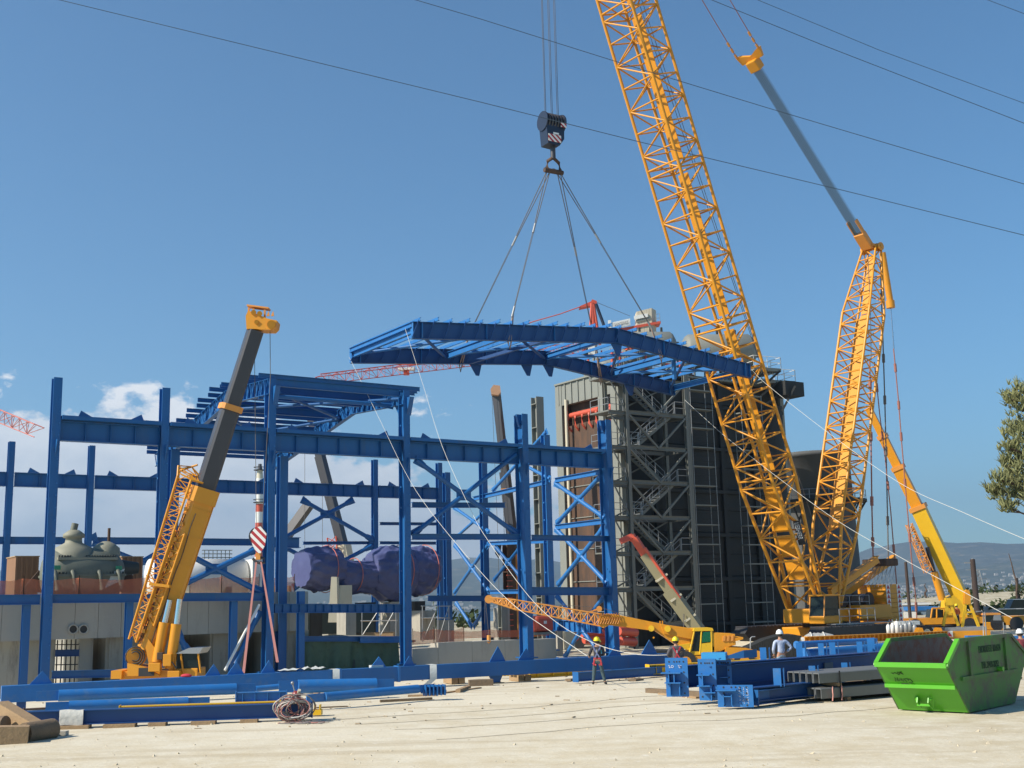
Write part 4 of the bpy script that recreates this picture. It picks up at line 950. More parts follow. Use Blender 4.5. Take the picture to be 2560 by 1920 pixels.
# ================================================================== THE BIG LATTICE BOOM CRANE
FB0 = P(2003, 1538, 86)
bd = V((-.797, -.603, 0)).normalized(); bw = V((-bd.y, bd.x, 0))      # towards the load / across the crane
def BP(u, v, off=0.0): return W(u, v, FB0 + bw*off, bw)
big = thing('crawler_crane', 'very large yellow lattice-boom crawler crane with derrick mast holding the blue roof module', 'crane', V((FB0.x, FB0.y, 0)))
ax0 = BP(1860, 1000); ax1 = BP(1566, 0); bdir = (ax1-ax0).normalized()
foot = ax0 - bdir*((ax0.z-2.2)/bdir.z)
def pxl(p):
    d = p-CAM; z = d.dot(cf); return 1280+FPX*d.dot(cr)/z, 960-FPX*d.dot(cu)/z
best = None
for i in range(200):
    Lb = 45+i*.25; p = foot+bdir*Lb; q = min(((pxl(V((p.x, p.y, z/4)))[1]-400)**2, z/4) for z in range(60, 200))[1]
    e = abs(pxl(V((p.x, p.y, q)))[0]-1383)
    if best is None or e < best[0]: best = (e, Lb, q)
LB = best[1]; TIP = foot+bdir*LB; HK = V((TIP.x, TIP.y, best[2]))
bn = bdir.cross(bw).normalized()
BWD, BHT = 3.0, 2.55
def bq(l, w_=BWD, h_=BHT): c = foot+bdir*l; return [c-bw*w_/2-bn*h_/2, c+bw*w_/2-bn*h_/2, c+bw*w_/2+bn*h_/2, c-bw*w_/2+bn*h_/2]
lv = [9.5]; 
while lv[-1] < LB-9: lv.append(lv[-1]+11.6)
lv[-1] = LB-5.5
# tapered foot section
ft = [foot-bw*1.45-bn*.15, foot+bw*1.45-bn*.15, foot+bw*1.45+bn*.15, foot-bw*1.45+bn*.15]
lattice(big, ft, bq(9.5), 5, .13, .07, YEL)
for i, (a, b) in enumerate(zip(lv, lv[1:])):
    vis = pxl(foot+bdir*a)[1] > -60
    lattice(big, bq(a), bq(b), max(3, round((b-a)/1.65)), .115, .06, YEL, single=vis)
    fr = MB()
    for z_ in (0.0, .55):
        q = bq(a+z_)
        for j in range(4): fr.tube(q[j], q[(j+1) % 4], .07, 6)
    fr.build('joint_frame', YEL, big)
    # plated walkway strip hung inside the section
    c0, c1 = foot+bdir*(a+.8), foot+bdir*(b-.3)
    MB().bar(c0+bn*.55, c1+bn*.55, .95, .05, up=bn).build('walkway', YEL, big)
for z_ in range(4): MB().bar(foot+bdir*(2.2+z_*1.8)+bn*.1, foot+bdir*(3.7+z_*1.8)+bn*.15, 1.5, .06, up=bn).build('web_plate', YEL, big)
hq = bq(LB-5.5); tq = bq(LB-.5, 2.6, .7); lattice(big, hq, tq, 3, .1, .05, YEL, single=False)
MB().tube(TIP-bw*1.1+bdir*.2, TIP+bw*1.1+bdir*.2, .65, 20).build('head_sheave', BLK, big)
# name plate on the boom (photo lettering)
pa = BP(1991, 1302, 1.7); pb = BP(2006, 1362, 1.7); pd = (pb-pa).normalized(); pw = V((.75, -.62, 0)).normalized(); pn = pd.cross(pw).normalized()
if pn.y > 0: pn = -pn
pu = pn.cross(pd).normalized()
pl_ = (pb-pa).length
o = MB().box(pa.lerp(pb, .5), (pl_, .52, .05), (pd, pu, pn)).build('name_plate', BLK, big)
text('LIEBHERR', .50, pa+pd*.12-pu*.18+pn*.035, pd, pu, MARK, o, squeeze=(pl_-.25)/(.5*5.2))
# derrick mast
M0 = BP(2062, 1512); M1 = BP(2180, 622); md = (M1-M0).normalized(); mn = md.cross(bw).normalized(); ML = (M1-M0).length
def mq(l, w_=2.6, h_=1.9): c = M0+md*l; return [c-bw*w_/2-mn*h_/2, c+bw*w_/2-mn*h_/2, c+bw*w_/2+mn*h_/2, c-bw*w_/2+mn*h_/2]
mf = [M0-bw*1.35-mn*.1, M0+bw*1.35-mn*.1, M0+bw*1.35+mn*.1, M0-bw*1.35+mn*.1]
k1 = ML*.80; kk = [6.0, 6.0+(k1-6)/2, k1]
lattice(big, mf, mq(6.0), 4, .115, .065, YEL)
for a, b in zip(kk, kk[1:]):
    lattice(big, mq(a), mq(b), round((b-a)/1.15), .105, .055, YEL)
    MB().bar(M0+md*a+mn*.2, M0+md*b+mn*.2, .8, .05, up=mn).build('walkway', YEL, big)
    MB().bar(M0+md*a+mn*.6-bw*.9, M0+md*b+mn*.6-bw*.9, .45, .05, up=mn).build('walkway', YEL, big)
    q = mq(b); f_ = MB()
    for j in range(4): f_.tube(q[j], q[(j+1) % 4], .065, 6)
    f_.build('joint_frame', YEL, big)
lattice(big, mq(k1), mq(ML, 1.25, .7), 5, .09, .05, YEL)
MB().bar(M0+md*k1+mn*.1, M0+md*(ML-.6)+mn*.1, .6, .05, up=mn).build('walkway', YEL, big)
MB().tube(M1-bw*.95, M1+bw*.95, .16, 12).build('head_shaft', YEL, big)
k = MB()
for q in (-.85, -.5, .5, .85): k.tube(M1+bw*q-bw*.06, M1+bw*q+bw*.06, .34, 14)
k.build('head_sheave', YEL, big)
# luffing tackle from the mast head to the flying sheave block, then pendants to the boom tip
K1 = BP(1893, 172); K0 = BP(2152, 590); kd = (K1-K0).normalized(); kn = kd.cross(bw).normalized()
tk = MB()
for i in range(15):
    o_ = -.36+.72*i/14; tk.tube(K0+bw*o_+kn*.05*(i % 3), K1+bw*o_+kn*.05*(i % 3), .016, 4)
    tk.tube(K0+bw*o_-kn*.16, K1+bw*o_-kn*.16, .016, 4)
TK = mat('bluish_grey_rope', (.10, .155, .20), .4, var=.1)
tk.build('strand', TK, big)
MB().box(K1+kd*.35, (.9, .95, .8), (kd, bw, kn)).build('flying_block', YEL, big, bevel=.08)
MB().prism([K1+kd*.7-bw*1.0, K1+kd*.7+bw*1.0, K1+kd*1.45+bw*1.2, K1+kd*1.45+bw*.9, K1+kd*1.1, K1+kd*1.45-bw*.9, K1+kd*1.45-bw*1.2], kn*.25).build('spreader_yoke', YEL, big)
for q in (-1.08, 1.08): 
    MB().tube(K1+kd*1.4+bw*q, TIP+bw*q, .035, 6).build('pendant', PEND, big)
    for z_ in (0, 1, 2): MB().box(K1+kd*(1.6+z_*.55)+bw*q, (.35, .12, .16), (kd, bw, kn)).build('shackle', ORA, big)
MB().box(K0-kd*.5, (1.5, .95, .55), (kd, bw, kn)).build('mast_block', ORA, big, bevel=.06)
for q in (-.42, .42): 
    MB().bar(K0+bw*q+kd*1.5, K0+bw*q-kd*1.2, .1, .35, up=kn).build('side_plate', ORA, big)
    MB().bar(K0+bw*q*1.1-kd*1.0, M1+bw*q*1.6+md*.1, .12, .2).build('link_plate', ORA, big)
MB().tube(K0-kd*1.2-bw*.5, K0-kd*1.2+bw*.5, .14, 10).build('link_shaft', ORA, big)
# stop cylinder hanging behind the mast head, with its rod and pendants
def hang(pts, r, m, name, knobs=0, off=0):
    q = [BP(u, v, off) for u, v in pts]; MB().path(q, r, 6).build(name, m, big)
    kk_ = MB()
    for i in range(knobs):
        f_ = (i+.5)/knobs*(len(q)-1); j = int(f_); p = q[j].lerp(q[j+1], f_-j); d_ = (q[j+1]-q[j]).normalized(); MB().tube(p-d_*.35, p+d_*.35, r*2.3, 6).build('pendant_joint', m, big)
o = MB().tube(BP(2206, 632, -.8), BP(2225, 752, -.8), .27, 14).tube(BP(2225, 752, -.8), BP(2227, 770, -.8), .36, 14).build('stop_cylinder', YEL, big)
MB().tube(BP(2227, 770, -.8), BP(2235, 872, -.8), .06, 8).build('cylinder_rod', CHROM, big)
hang([(2234, 872), (2246, 1000), (2254, 1105), (2268, 1270)], .05, PEND, 'pendant', 4, -.8)
hang([(2268, 1270), (2281, 1420), (2289, 1488), (2292, 1546)], .05, PEND, 'pendant', 3, -.8)
hang([(2201, 660), (2208, 870), (2212, 1000), (2216, 1160), (2221, 1398)], .055, ROPE, 'pendant', 5, -.3)
hang([(2186, 905), (2199, 1033), (2213, 1147), (2227, 1280), (2242, 1466)], .045, PEND, 'pendant', 4, .3)
hang([(2174, 900), (2177, 1065), (2180, 1280), (2183, 1400)], .06, PEND, 'pendant', 4, .8)
hang([(2170, 640), (2176, 780), (2178, 900)], .03, ROPE, 'pendant', 0, .8)
for q in (-.25, .25):      # hoist lines running up behind the boom
    a = BP(2032, 1300, q); b = TIP+bn*.2+bw*q; MB().tube(a, b, .022, 5).build('hoist_rope', ROPE, big)
# gantry arms over the rear of the crane with the reeving to the winch
for q, (p0, p1) in ((-1.15, ((2066, 1518), (2236, 1397))), (1.15, ((2075, 1482), (2192, 1400)))):
    a, b = BP(*p0, q), BP(*p1, q); MB().bar(a, b, .34, .4).build('gantry_arm', YEL, big)
    MB().bar(a+Z*.3, b+Z*.3, .5, .05).build('gantry_flange', YEL, big)
ga_ = BP(2200, 1405); MB().box(ga_-Z*.05, (1.6, 2.2, .55), (bd, bw, Z)).build('gantry_block', RUST, big, bevel=.1)
k = MB(); wb_ = BP(2186, 1468)
for i in range(13): k.tube(ga_+bw*(-1+i*.17)-bd*.6, wb_+bw*(-1+i*.17)+bd*(.3 if i % 2 else -.6), .022, 4)
k.build('strand', GALV, big)
# superstructure: deck, winches, cab, handrails
def C(a, b, z): return V((foot.x, foot.y, 0)) - bd*a - bw*b + Z*z     # a metres rearward of the boom foot
MB().box(C(3.7, 0, 1.75), (9.2, 2.7, 1.0), (bd, bw, Z)).build('slewing_deck', YEL, big, bevel=.08)
MB().tube(C(2.0, 0, .95), C(2.0, 0, 1.25), 1.6, 28).build('slew_ring', GRYD, big)
for a in (2.8, 4.4, 6.0): 
    o = MB().tube(C(a, -1.0, 2.75), C(a, 1.0, 2.75), .45, 18).build('winch_drum', DGRY, big)
    for q in (-1.05, 1.05): MB().tube(C(a, q-.05, 2.75), C(a, q+.05, 2.75), .56, 18).build('drum_flange', RUST, o)
MB().box(C(5.2, -1.7, 1.9), (3.6, 1.0, 1.0), (bd, bw, Z)).build('engine_house', YEL, big, bevel=.06)
MB().box(C(7.3, .6, 2.7), (.8, 1.0, .8), (bd, bw, Z)).build('exhaust_box', GALV, big, bevel=.05)
ca = C(-.6, -2.2, 1.25)
cab_ = MB().box(ca+Z*.25, (2.0, 1.35, .55), (bd, bw, Z)).build('cab', YEL, big, bevel=.08)
MB().hexa([ca+bd*.95-bw*.6+Z*.5, ca+bd*.95+bw*.6+Z*.5, ca-bd*.8+bw*.6+Z*.5, ca-bd*.8-bw*.6+Z*.5, ca+bd*.7-bw*.6+Z*1.85, ca+bd*.7+bw*.6+Z*1.85, ca-bd*.8+bw*.6+Z*1.85, ca-bd*.8-bw*.6+Z*1.85]).build('cab_glass', GLAS, cab_)
MB().box(ca-bd*.05+Z*1.92, (1.75, 1.4, .12), (bd, bw, Z)).build('cab_roof', YEL, cab_, bevel=.03)
for a_, b_ in ((.93, -.63), (.93, .63), (-.82, -.63), (-.82, .63), (0.05, -.63)): MB().tube(ca+bd*a_+bw*b_+Z*.5, ca+bd*(a_-.2 if a_ > .5 else a_)+bw*b_+Z*1.9, .05, 6).build('cab_post', ORA, cab_)
MB().box(C(2.2, -3.0, 1.18), (6.5, .8, .08), (bd, bw, Z)).build('side_walkway', GALV, big)
railing([C(-.6, -3.4, 1.2), C(1.6, -3.4, 1.2), C(3.4, -3.4, 1.2)], 'handrail', big, h=1.0, post=.9, m=GALV, r=.025)
railing([C(1.2, -2.1, 2.2), C(4.6, -2.1, 2.2)], 'handrail', big, h=.9, post=1.1, m=GALV, r=.022)
# counterweight slabs with warning triangles
WT = MARK; WRED = mat('warning_red', (.45, .02, .03), .5)
cwc = P(2222, 1557, 90.5); cwc.z = 1.05
def CW(a, b, z): return V((cwc.x, cwc.y, 0)) - bd*a - bw*b + Z*z
for side in (0,):
    for i in range(8):
        z0 = 1.05+i*.352
        o = MB().box(CW(.85, 1.3, z0+.17), (1.7, 2.6, .345), (bd, bw, Z)).build('counterweight_slab', YEL, big, bevel=.03)
        for (b0, a0) in ((-.012, .12), (-.012, 1.45)):
            MB().box(CW(a0+.1, b0, z0+.17), (.46, .02, .33), (bd, bw, Z)).build('warning_plate', WT, o)
            p = CW(a0+.1, b0-.02, z0+.17); MB().prism([p+bd*.19-Z*.15, p-bd*.19-Z*.15, p+Z*.15], bw*.006).build('warning_triangle', WRED, o)
# crawler tracks
for q in (-3.4, 3.4):
    c = C(2.0, q, 0); pts = [(5.0, .25), (5.4, .6), (5.0, 1.02), (-5.0, 1.02), (-5.4, .6), (-5.0, .25), (-4.6, .02), (4.6, .02)]
    o = MB().prism([c+bd*x+Z*z-bw*.6 for x, z in pts], bw*1.2).build('track', BLK, big)
    k = MB()
    for i in range(26): k.box(c+bd*(-4.9+9.8*i/25)+Z*1.05, (.3, 1.25, .08), (bd, bw, Z))
    k.build('cleat', DGRY, o)
    MB().box(c+Z*.55, (9.4, .9, .5), (bd, bw, Z)).build('track_frame', YEL, big)
MB().box(C(2.0, 0, .62), (3.0, 6.0, .6), (bd, bw, Z)).build('car_body', YEL, big, bevel=.08)
# ---------------- hook block and slings
hb = thing('hook_block', 'black multi-sheave hook block with red and white stripes hanging high below eleven ropes', 'hook block', HK)
hx = V((.86, .5, 0)).normalized(); hy = V((-hx.y, hx.x, 0))
NVY = mat('navy_block', (.012, .022, .05), .45, var=.2, scale=2)
HBc = P(1383, 330, HK.y); HBc = V((HK.x, HK.y, HBc.z)); z0_, z1_ = P(1383, 378, HK.y).z, P(1383, 300, HK.y).z
MB().prism([HBc+hx*a+Z*(b)-hy*.45 for a, b in ((-.62, -1.15+.15), (.25, -1.05), (.62, -.55), (.66, .75), (.45, 1.05), (-.6, .75), (-.72, .3))], hy*.9).build('cheek_body', NVY, hb)
for i in range(6):
    c = HBc+Z*.62+hx*(-.5+i*.22); MB().tube(c-hx*.05, c+hx*.05, .60, 18).build('sheave', DGRY, hb)
for q in (-.72, .68): MB().tube(HBc+Z*.62+hx*q-hx*.04, HBc+Z*.62+hx*q+hx*.04, .66, 18).build('end_cheek', NVY, hb)
MB().box(HBc-Z*.62-hx*.12-hy*.48, (.95, .03, .5), (hx, hy, Z)).build('stripe_plate', STR, hb)
MB().box(HBc-Z*.28-hx*.02-hy*.48, (.42, .03, .12), (hx, hy, Z)).build('name_plate', MARK, hb)
MB().box(HBc+Z*.35+hx*.5-hy*.62, (.42, .03, .32), (hx, hy, Z)).build('stripe_plate', STR, hb)
HP = V((HK.x, HK.y, P(1383, 425, HK.y).z))
MB().tube(HBc-Z*1.0, HP+Z*.75, .17, 12).build('hook_shank', DGRY, hb)
for sg in (-1, 1):
    o = MB().path([HP+Z*.85, HP+hx*sg*.42+Z*.55, HP+hx*sg*.52+Z*.1, HP+hx*sg*.3-Z*.12, HP+Z*.0], .11, 8).build('ramshorn_hook', RUST, hb)
MB().tube(HP-hx*.7-Z*.1, HP+hx*.7-Z*.1, .16, 10).build('load_pin', RUST, hb)
for q in (-.52, -.44, -.04, .06, .42, .52):
     MB().tube(HBc+Z*.9+hx*q, TIP+bw*q*1.4-Z*.4, .019, 5).build('hoist_rope', ROPE, hb)
att = [lp(.16, .05, .25), lp(.62+.10, .05, .3), lp(.22, wid2-.05, .5), lp(.66, wid2-.05, .5)]
att = [lp(.25, .0, .3), lp(.70, .0, .3), lp(.30, wid2, .3), lp(.74, wid2, .3)]
names_ = ['sling inner left of the four, running from the hook to the near rafter', 'sling outermost right of the four, running from the hook to the near rafter', 'sling outermost left of the four, running from the hook to the far rafter', 'sling inner right of the four, running from the hook to the far rafter']
for i, a in enumerate(att):
    s_ = thing('rope_sling', 'double wire '+names_[i], 'sling', a, 'slings holding the roof module')
    top_ = HP+hx*(-.4 if i in (0, 2) else .4)-Z*.15; mid_ = a.lerp(top_, .62); lo = a.lerp(top_, .10); d_ = (top_-a).normalized(); sd__ = d_.cross(V((0, 1, 0))).normalized()
    for sg in (-1, 1): MB().path([top_+sd__*sg*.10, mid_+sd__*sg*.03], .03, 5).build('upper_rope', ROPE, s_)
    for sg in (-1, 1): MB().path([mid_+sd__*sg*.03, lo+sd__*sg*.02], .02, 5).build('lower_rope', ROPE, s_)
    MB().tube(mid_-d_*.35, mid_+d_*.35, .07, 8).build('turnbuckle', GALV, s_)
    MB().tube(lo-d_*.4, lo+d_*.35, .07, 8).build('shackle', GALV, s_)
    MB().path([lo, a+LL*.1-Z*.9, a-Z*1.3, a-LL*.1-Z*.9, lo], .05, 5).build('wrap_strop', mat('beige_strop', (.34, .24, .19), .8), s_)
# ================================================================== YELLOW TELESCOPIC CRANE AT LEFT
YC = 52.0
def Q(u, v, dy=0.0): return P(u, v, YC+dy)
tl_ = thing('telescopic_crane', 'yellow mobile crane at left with black telescoped boom and folded lattice jib', 'crane', V((Q(380, 1600).x, YC, 0)))
fu = V((-.45, .9, 0)).normalized()
def bsec(p, q, w_, h_, m, name='boom_section', par=None, fu_=None, bev=.05):
    pr = [(-w_/2, -h_/2+.12*h_), (-w_*.36, -h_/2), (w_*.36, -h_/2), (w_/2, -h_/2+.12*h_), (w_/2, h_/2), (-w_/2, h_/2)]
    return MB().prof(pr, p, q, fu_ or fu).build(name, m, par or tl_)
pv, c1, c2, hd = Q(376, 1625), Q(511, 1228), Q(577, 1020), Q(638, 828)
bsec(pv, c1, 1.0, .98, YEL); bsec(c1, c2, .80, .78, DGRY); bsec(c2, hd, .68, .66, DGRY)
for (p, q, w_) in ((c1, pv, 1.18), (c2, c1, .96)):
    d_ = (q-p).normalized(); o = bsec(p-d_*.12, p+d_*(.55 if w_ > 1 else .14), w_, w_, ORA if w_ < 1 else YEL, 'collar')
for q in range(5):
    p = pv.lerp(c1, .2+.17*q); d_ = (c1-pv).normalized(); bsec(p, p+d_*.05, 1.04, 1.02, YEL, 'boom_band')
for q in (-.22, -.06, .1): 
    sdv = (c1-pv).normalized().cross(fu); MB().tube(pv.lerp(c1, .1)+sdv*.56*-1+fu*q, c1+sdv*.56*-1+fu*q, .03, 6).build('hydraulic_pipe', YEL, tl_)
hdd = (hd-c2).normalized(); hs = hdd.cross(fu).normalized()
h0 = MB().prism([Q(616, 822, -.4), Q(614, 790, -.4), Q(620, 776, -.4), Q(655, 790, -.4), Q(668, 796, -.4), Q(692, 801, -.4), Q(689, 816, -.4), Q(681, 824, -.4), Q(655, 824, -.4), Q(640, 822, -.4)], V((0, .8, 0))).build('boom_head', YEL, tl_)
MB().bar(Q(620, 766, 0), Q(674, 773, 0), .5, .07).build('head_cover', ORA, h0)
for u, v in ((622, 770), (634, 772), (662, 775)): MB().bar(Q(u, v, -.2), Q(u, v+20, -.2), .08, .08).build('cover_post', ORA, h0)
for u, v, r_ in ((634, 781, .12), (649, 784, .12), (678, 811, .19), (641, 805, .1)): MB().tube(Q(u, v, -.48), Q(u, v, .48), r_, 14).build('head_sheave', YEL if r_ < .2 else DGRY, h0)
for u in (666, 677): MB().prism([Q(u, 790, -.3), Q(u+6, 777, -.3), Q(u+8, 790, -.3)], V((0, .05, 0))).build('rope_guard', ORA, h0)
# hoist lines
rb = [Q(674, 826, -.1), P(674, 826, YC-.1)]
hkx = Q(648, 1322); 
MB().tube(Q(675, 824), V((Q(675, 824).x-.0, YC, 1.0)) if False else Q(676, 945), .016, 5).build('hoist_rope', ROPE, tl_)
MB().tube(Q(676, 945), Q(655, 1322), .014, 5).build('hoist_rope', ROPE, tl_)
MB().tube(Q(636, 850), Q(641, 1322), .014, 5).build('hoist_rope', ROPE, tl_)
MB().tube(Q(636, 845), Q(637, 880), .05, 6).build('rope_weight', GALV, tl_)
# lift cylinders
for (a, b, c) in (((393, 1655), (411, 1556), (424, 1500)), ((425, 1672), (441, 1560), (449, 1498))):
    MB().tube(Q(*a, -.55), Q(*b, -.55), .22, 14).build('lift_cylinder', YEL, tl_); MB().tube(Q(*b, -.55), Q(*c, -.5), .13, 12).build('cylinder_rod', CHROM, tl_)
# folded lattice jib on the left flank
ja = [Q(322, 1598, -.7), Q(340, 1606, -.7), Q(345, 1600, .2), Q(325, 1592, .2)]; jb = [Q(444, 1190, -.7), Q(478, 1200, -.7), Q(482, 1185, .2), Q(450, 1176, .2)]
lattice(tl_, ja, jb, 17, .05, .024, YEL)
jc = [Q(444, 1190, -.7), Q(478, 1200, -.7), Q(482, 1185, .2), Q(450, 1176, .2)]; jd = [Q(446, 1164, -.5), Q(508, 1208, -.5), Q(510, 1200, .1), Q(494, 1162, .1)]
lattice(tl_, jc, jd, 3, .045, .025, YEL)
ka = [Q(360, 1560, -.6), Q(385, 1565, -.6), Q(388, 1560, .1), Q(364, 1556, .1)]; kb = [Q(438, 1330, -.6), Q(462, 1335, -.6), Q(464, 1330, .1), Q(440, 1326, .1)]
lattice(tl_, ka, kb, 10, .05, .03, YEL); MB().bar(Q(372, 1560), Q(452, 1335), .35, .3, up=fu).build('jib_base_box', YEL, tl_)
MB().bar(Q(375, 1460, -.75), Q(425, 1466, -.75), .25, .12).build('jib_bracket', YEL, tl_)
MB().prism([Q(335, 1596, -.5), Q(392, 1596, -.5), Q(392, 1575, -.5), Q(350, 1560, -.5)], V((0, .5, 0))).build('jib_hinge', ORA, tl_)
# winch, turret and cab
for q in (-.36, -.28, .3): MB().path([pv.lerp(c1, t_)-V((.12, .56, 0))+V((q*.8, 0, 0))+V((.03*math.sin(t_*19+q*9), 0, 0)) for t_ in [.04+.09*i for i in range(10)]], .022, 5).build('hydraulic_hose', BLK, tl_)
for i in range(9): MB().box(pv.lerp(c1, .12+.095*i)-V((.38-.06*(i % 2), .62, 0)), (.12, .08, .16)).build('hose_bracket', ORA if i % 2 else YEL, tl_)
for (u, v, w__, h__) in ((388, 1668, .5, .35), (420, 1650, .35, .5), (436, 1686, .5, .3), (402, 1640, .25, .3)): MB().box(Q(u, v, -.9), (w__, .3, h__)).build('valve_box', YEL if w__ > .3 else RUST, tl_, bevel=.02)
MB().path([Q(398, 1640, -1), Q(412, 1662, -1), Q(430, 1655, -1), Q(440, 1670, -1)], .03, 6).build('hydraulic_hose', BLK, tl_)
MB().prism([Q(372, 1660, -.6), Q(362, 1610, -.6), Q(366, 1590, -.6), Q(390, 1625, -.6), Q(398, 1660, -.6)], V((0, 1.2, 0))).build('turret_cheek', YEL, tl_)
wd = MB().tube(Q(342, 1641, -.5), Q(338, 1641, .5), .42, 18).build('winch_drum', YEL, tl_)
for q in (.2, .3, .4): MB().path([Q(338, 1641, -.55)+V((math.cos(t)*q, 0, math.sin(t)*q)) for t in [i*math.pi/8 for i in range(17)]], .03, 5).build('hose_coil', BLK, wd)
MB().bar(Q(322, 1628), Q(322, 1665), .06, .06).build('guard_post', YEL, tl_)
cwb = MB().hexa([Q(318, 1690, -.9), Q(400, 1690, -.9), Q(405, 1682, 1.2), Q(322, 1682, 1.2), Q(318, 1658, -.9), Q(362, 1668, -.9), Q(396, 1664, 1.2), Q(330, 1654, 1.2)]).build('engine_cover', YEL, tl_)
MB().box(Q(366, 1680, -.95), (.65, .06, .34)).build('grille', BLK, cwb)
MB().box(Q(306, 1684, 0), (.45, 1.6, .34)).build('rear_box', YEL, tl_)
MB().box(Q(405, 1688, .4), (3.0, 2.0, .5)).build('turntable', YEL, tl_)
cbm = MB().box(Q(468, 1684), (1.25, 1.3, .5)).build('cab', YEL, tl_, bevel=.04)
MB().hexa([Q(442, 1678, -.6), Q(500, 1680, -.6), Q(503, 1676, .6), Q(446, 1674, .6), Q(442, 1636, -.6), Q(495, 1632, -.6), Q(497, 1628, .6), Q(446, 1630, .6)]).build('cab_glass', GLAS, cbm)
for a, b in (((438, 1682), (438, 1632)), ((458, 1682), (452, 1632)), ((502, 1682), (495, 1630))): MB().tube(Q(*a, -.66), Q(*b, -.66), .045, 6).build('cab_post', YEL, cbm)
MB().prism([Q(440, 1634, -.75), Q(498, 1634, -.75), Q(507, 1619, -.75), Q(472, 1620, -.75)], V((0, 1.4, 0))).build('cab_roof', GALV, cbm)
ch_ = MB().box(V((Q(360, 1690).x, YC+.6, -.22)), (8.5, 2.2, .45)).build('chassis', YEL, tl_)
for q in (-3.8, -2.2, 2.4, 3.8):
    c = V((Q(360, 1690).x+q, YC-.75, -.45)); o = MB().tube(c, c+V((0, .4, 0)), .42, 20).build('wheel', BLK, tl_); MB().tube(c-V((0, .02, 0)), c, .25, 14).build('rim', YEL, o)
# hook block of this crane
hk = thing('striped_hook_block', 'red and white striped hook block hanging beside the central blue column', 'hook block', Q(647, 1345))
def hexp(cx, cy, pts, dy): return [Q(cx+a, cy+b, dy) for a, b in pts]
hexa_ = [(-20, -10), (-8, -27), (6, -30), (21, -12), (17, 18), (6, 37), (-4, 36), (-14, 16)]
MB().prism(hexp(645, 1346, hexa_, -.22), V((0, .06, 0))).build('cheek_plate', STR, hk); MB().prism(hexp(645, 1346, hexa_, .18), V((0, .06, 0))).build('cheek_plate', STR, hk)
MB().tube(Q(645, 1340, -.14), Q(645, 1340, .16), .40, 20).build('sheave', DGRY, hk)
MB().box(Q(646, 1390), (.2, .22, .32)).build('hook_swivel', ORA, hk)
MB().path([Q(647, 1392), Q(660, 1396), Q(661, 1406), Q(650, 1408), Q(640, 1405), Q(632, 1396)], .06, 8).build('hook', DGRY, hk)
for i, (a, b, lab) in enumerate(((( 641, 1402), (608, 1682), 'pink webbing sling from the striped hook to the ground beam, left leg'), ((652, 1402), (693, 1655), 'pink webbing sling from the striped hook to the ground beam, right leg'))):
    solo(MB().quad(Q(a[0]-2, a[1]), Q(a[0]+2, a[1]), P(b[0]+4, b[1], 48), P(b[0]-3, b[1], 48), .03), 'webbing_sling', PINK, lab, 'sling', Q(*a), 'pink slings on the striped hook')
# ================================================================== LOW YELLOW CRANE AT CENTRE RIGHT
Y2 = 64.0
def D(u, v, dy=0.0): return P(u, v, Y2+dy)
lc = thing('rough_terrain_crane', 'yellow crane with its boom and lattice jib lowered to the left beside the stair tower', 'crane', V((D(1750, 1640).x, Y2, -.9)))
def pbox(name, m, pts, y0, y1, par, bev=0): return MB().prism([D(u, v, y0) for u, v in pts], V((0, y1-y0, 0))).build(name, m, par, bevel=bev)
pbox('boom_section', YEL, [(1515, 1535), (1540, 1536), (1728, 1575), (1736, 1610), (1690, 1612), (1640, 1578), (1516, 1562)], -.4, .4, lc, .02)
pbox('boom_section', YEL, [(1650, 1560), (1738, 1572), (1738, 1600), (1660, 1585)], -.5, .5, lc, .02)
for u, v, r_ in ((1628, 1571, .16), (1669, 1572, .17)): MB().tube(D(u, v, -.62), D(u, v, -.4), r_, 14).build('boom_pin', YELB, lc)
MB().tube(D(1634, 1594, -.55), D(1634, 1594, -.4), .05, 8).build('boom_pin', YEL, lc)
for u in (1650, 1656): MB().bar(D(u, 1552), D(u, 1560), .06, .06).build('rope_guide', YEL, lc)
k = MB()
for i in range(9):
    u = 1497+i*6.2; k.path([D(u, 1534, -.5), D(u+4, 1548, -.52), D(u-2, 1560, -.5)], .04, 5)
k.build('hose_coil', ORA, lc)
pbox('boom_nose', YEL, [(1500, 1540), (1522, 1534), (1522, 1564), (1508, 1570), (1498, 1562)], -.45, .45, lc)
ja = [D(1290, 1500, -.25), D(1290, 1524, -.25), D(1290, 1524, .35), D(1290, 1500, .35)]; jb = [D(1505, 1536, -.25), D(1505, 1566, -.25), D(1505, 1566, .35), D(1505, 1536, .35)]
lattice(lc, ja, jb, 12, .038, .026, ORA, faces=(0, 2), names=('jib_chord', 'jib_brace'))
ja2 = [D(1222, 1494, -.15), D(1222, 1502, -.15), D(1222, 1502, .25), D(1222, 1494, .25)]
lattice(lc, ja2, ja, 6, .05, .045, ORA, faces=(0, 2), names=('jib_chord', 'jib_brace'))
MB().tube(D(1222, 1498, -.2), D(1222, 1498, .3), .22, 14).build('jib_sheave', ORA, lc)
MB().tube(D(1498, 1522, -.15), D(1498, 1522, .2), .15, 14).build('jib_sheave', ORA, lc); MB().bar(D(1470, 1532), D(1498, 1521), .08, .08).build('jib_strut', ORA, lc)
MB().path([D(1235, 1494), D(1380, 1512), D(1500, 1518), D(1600, 1550)], .012, 4).build('hoist_rope', ROPE, lc)
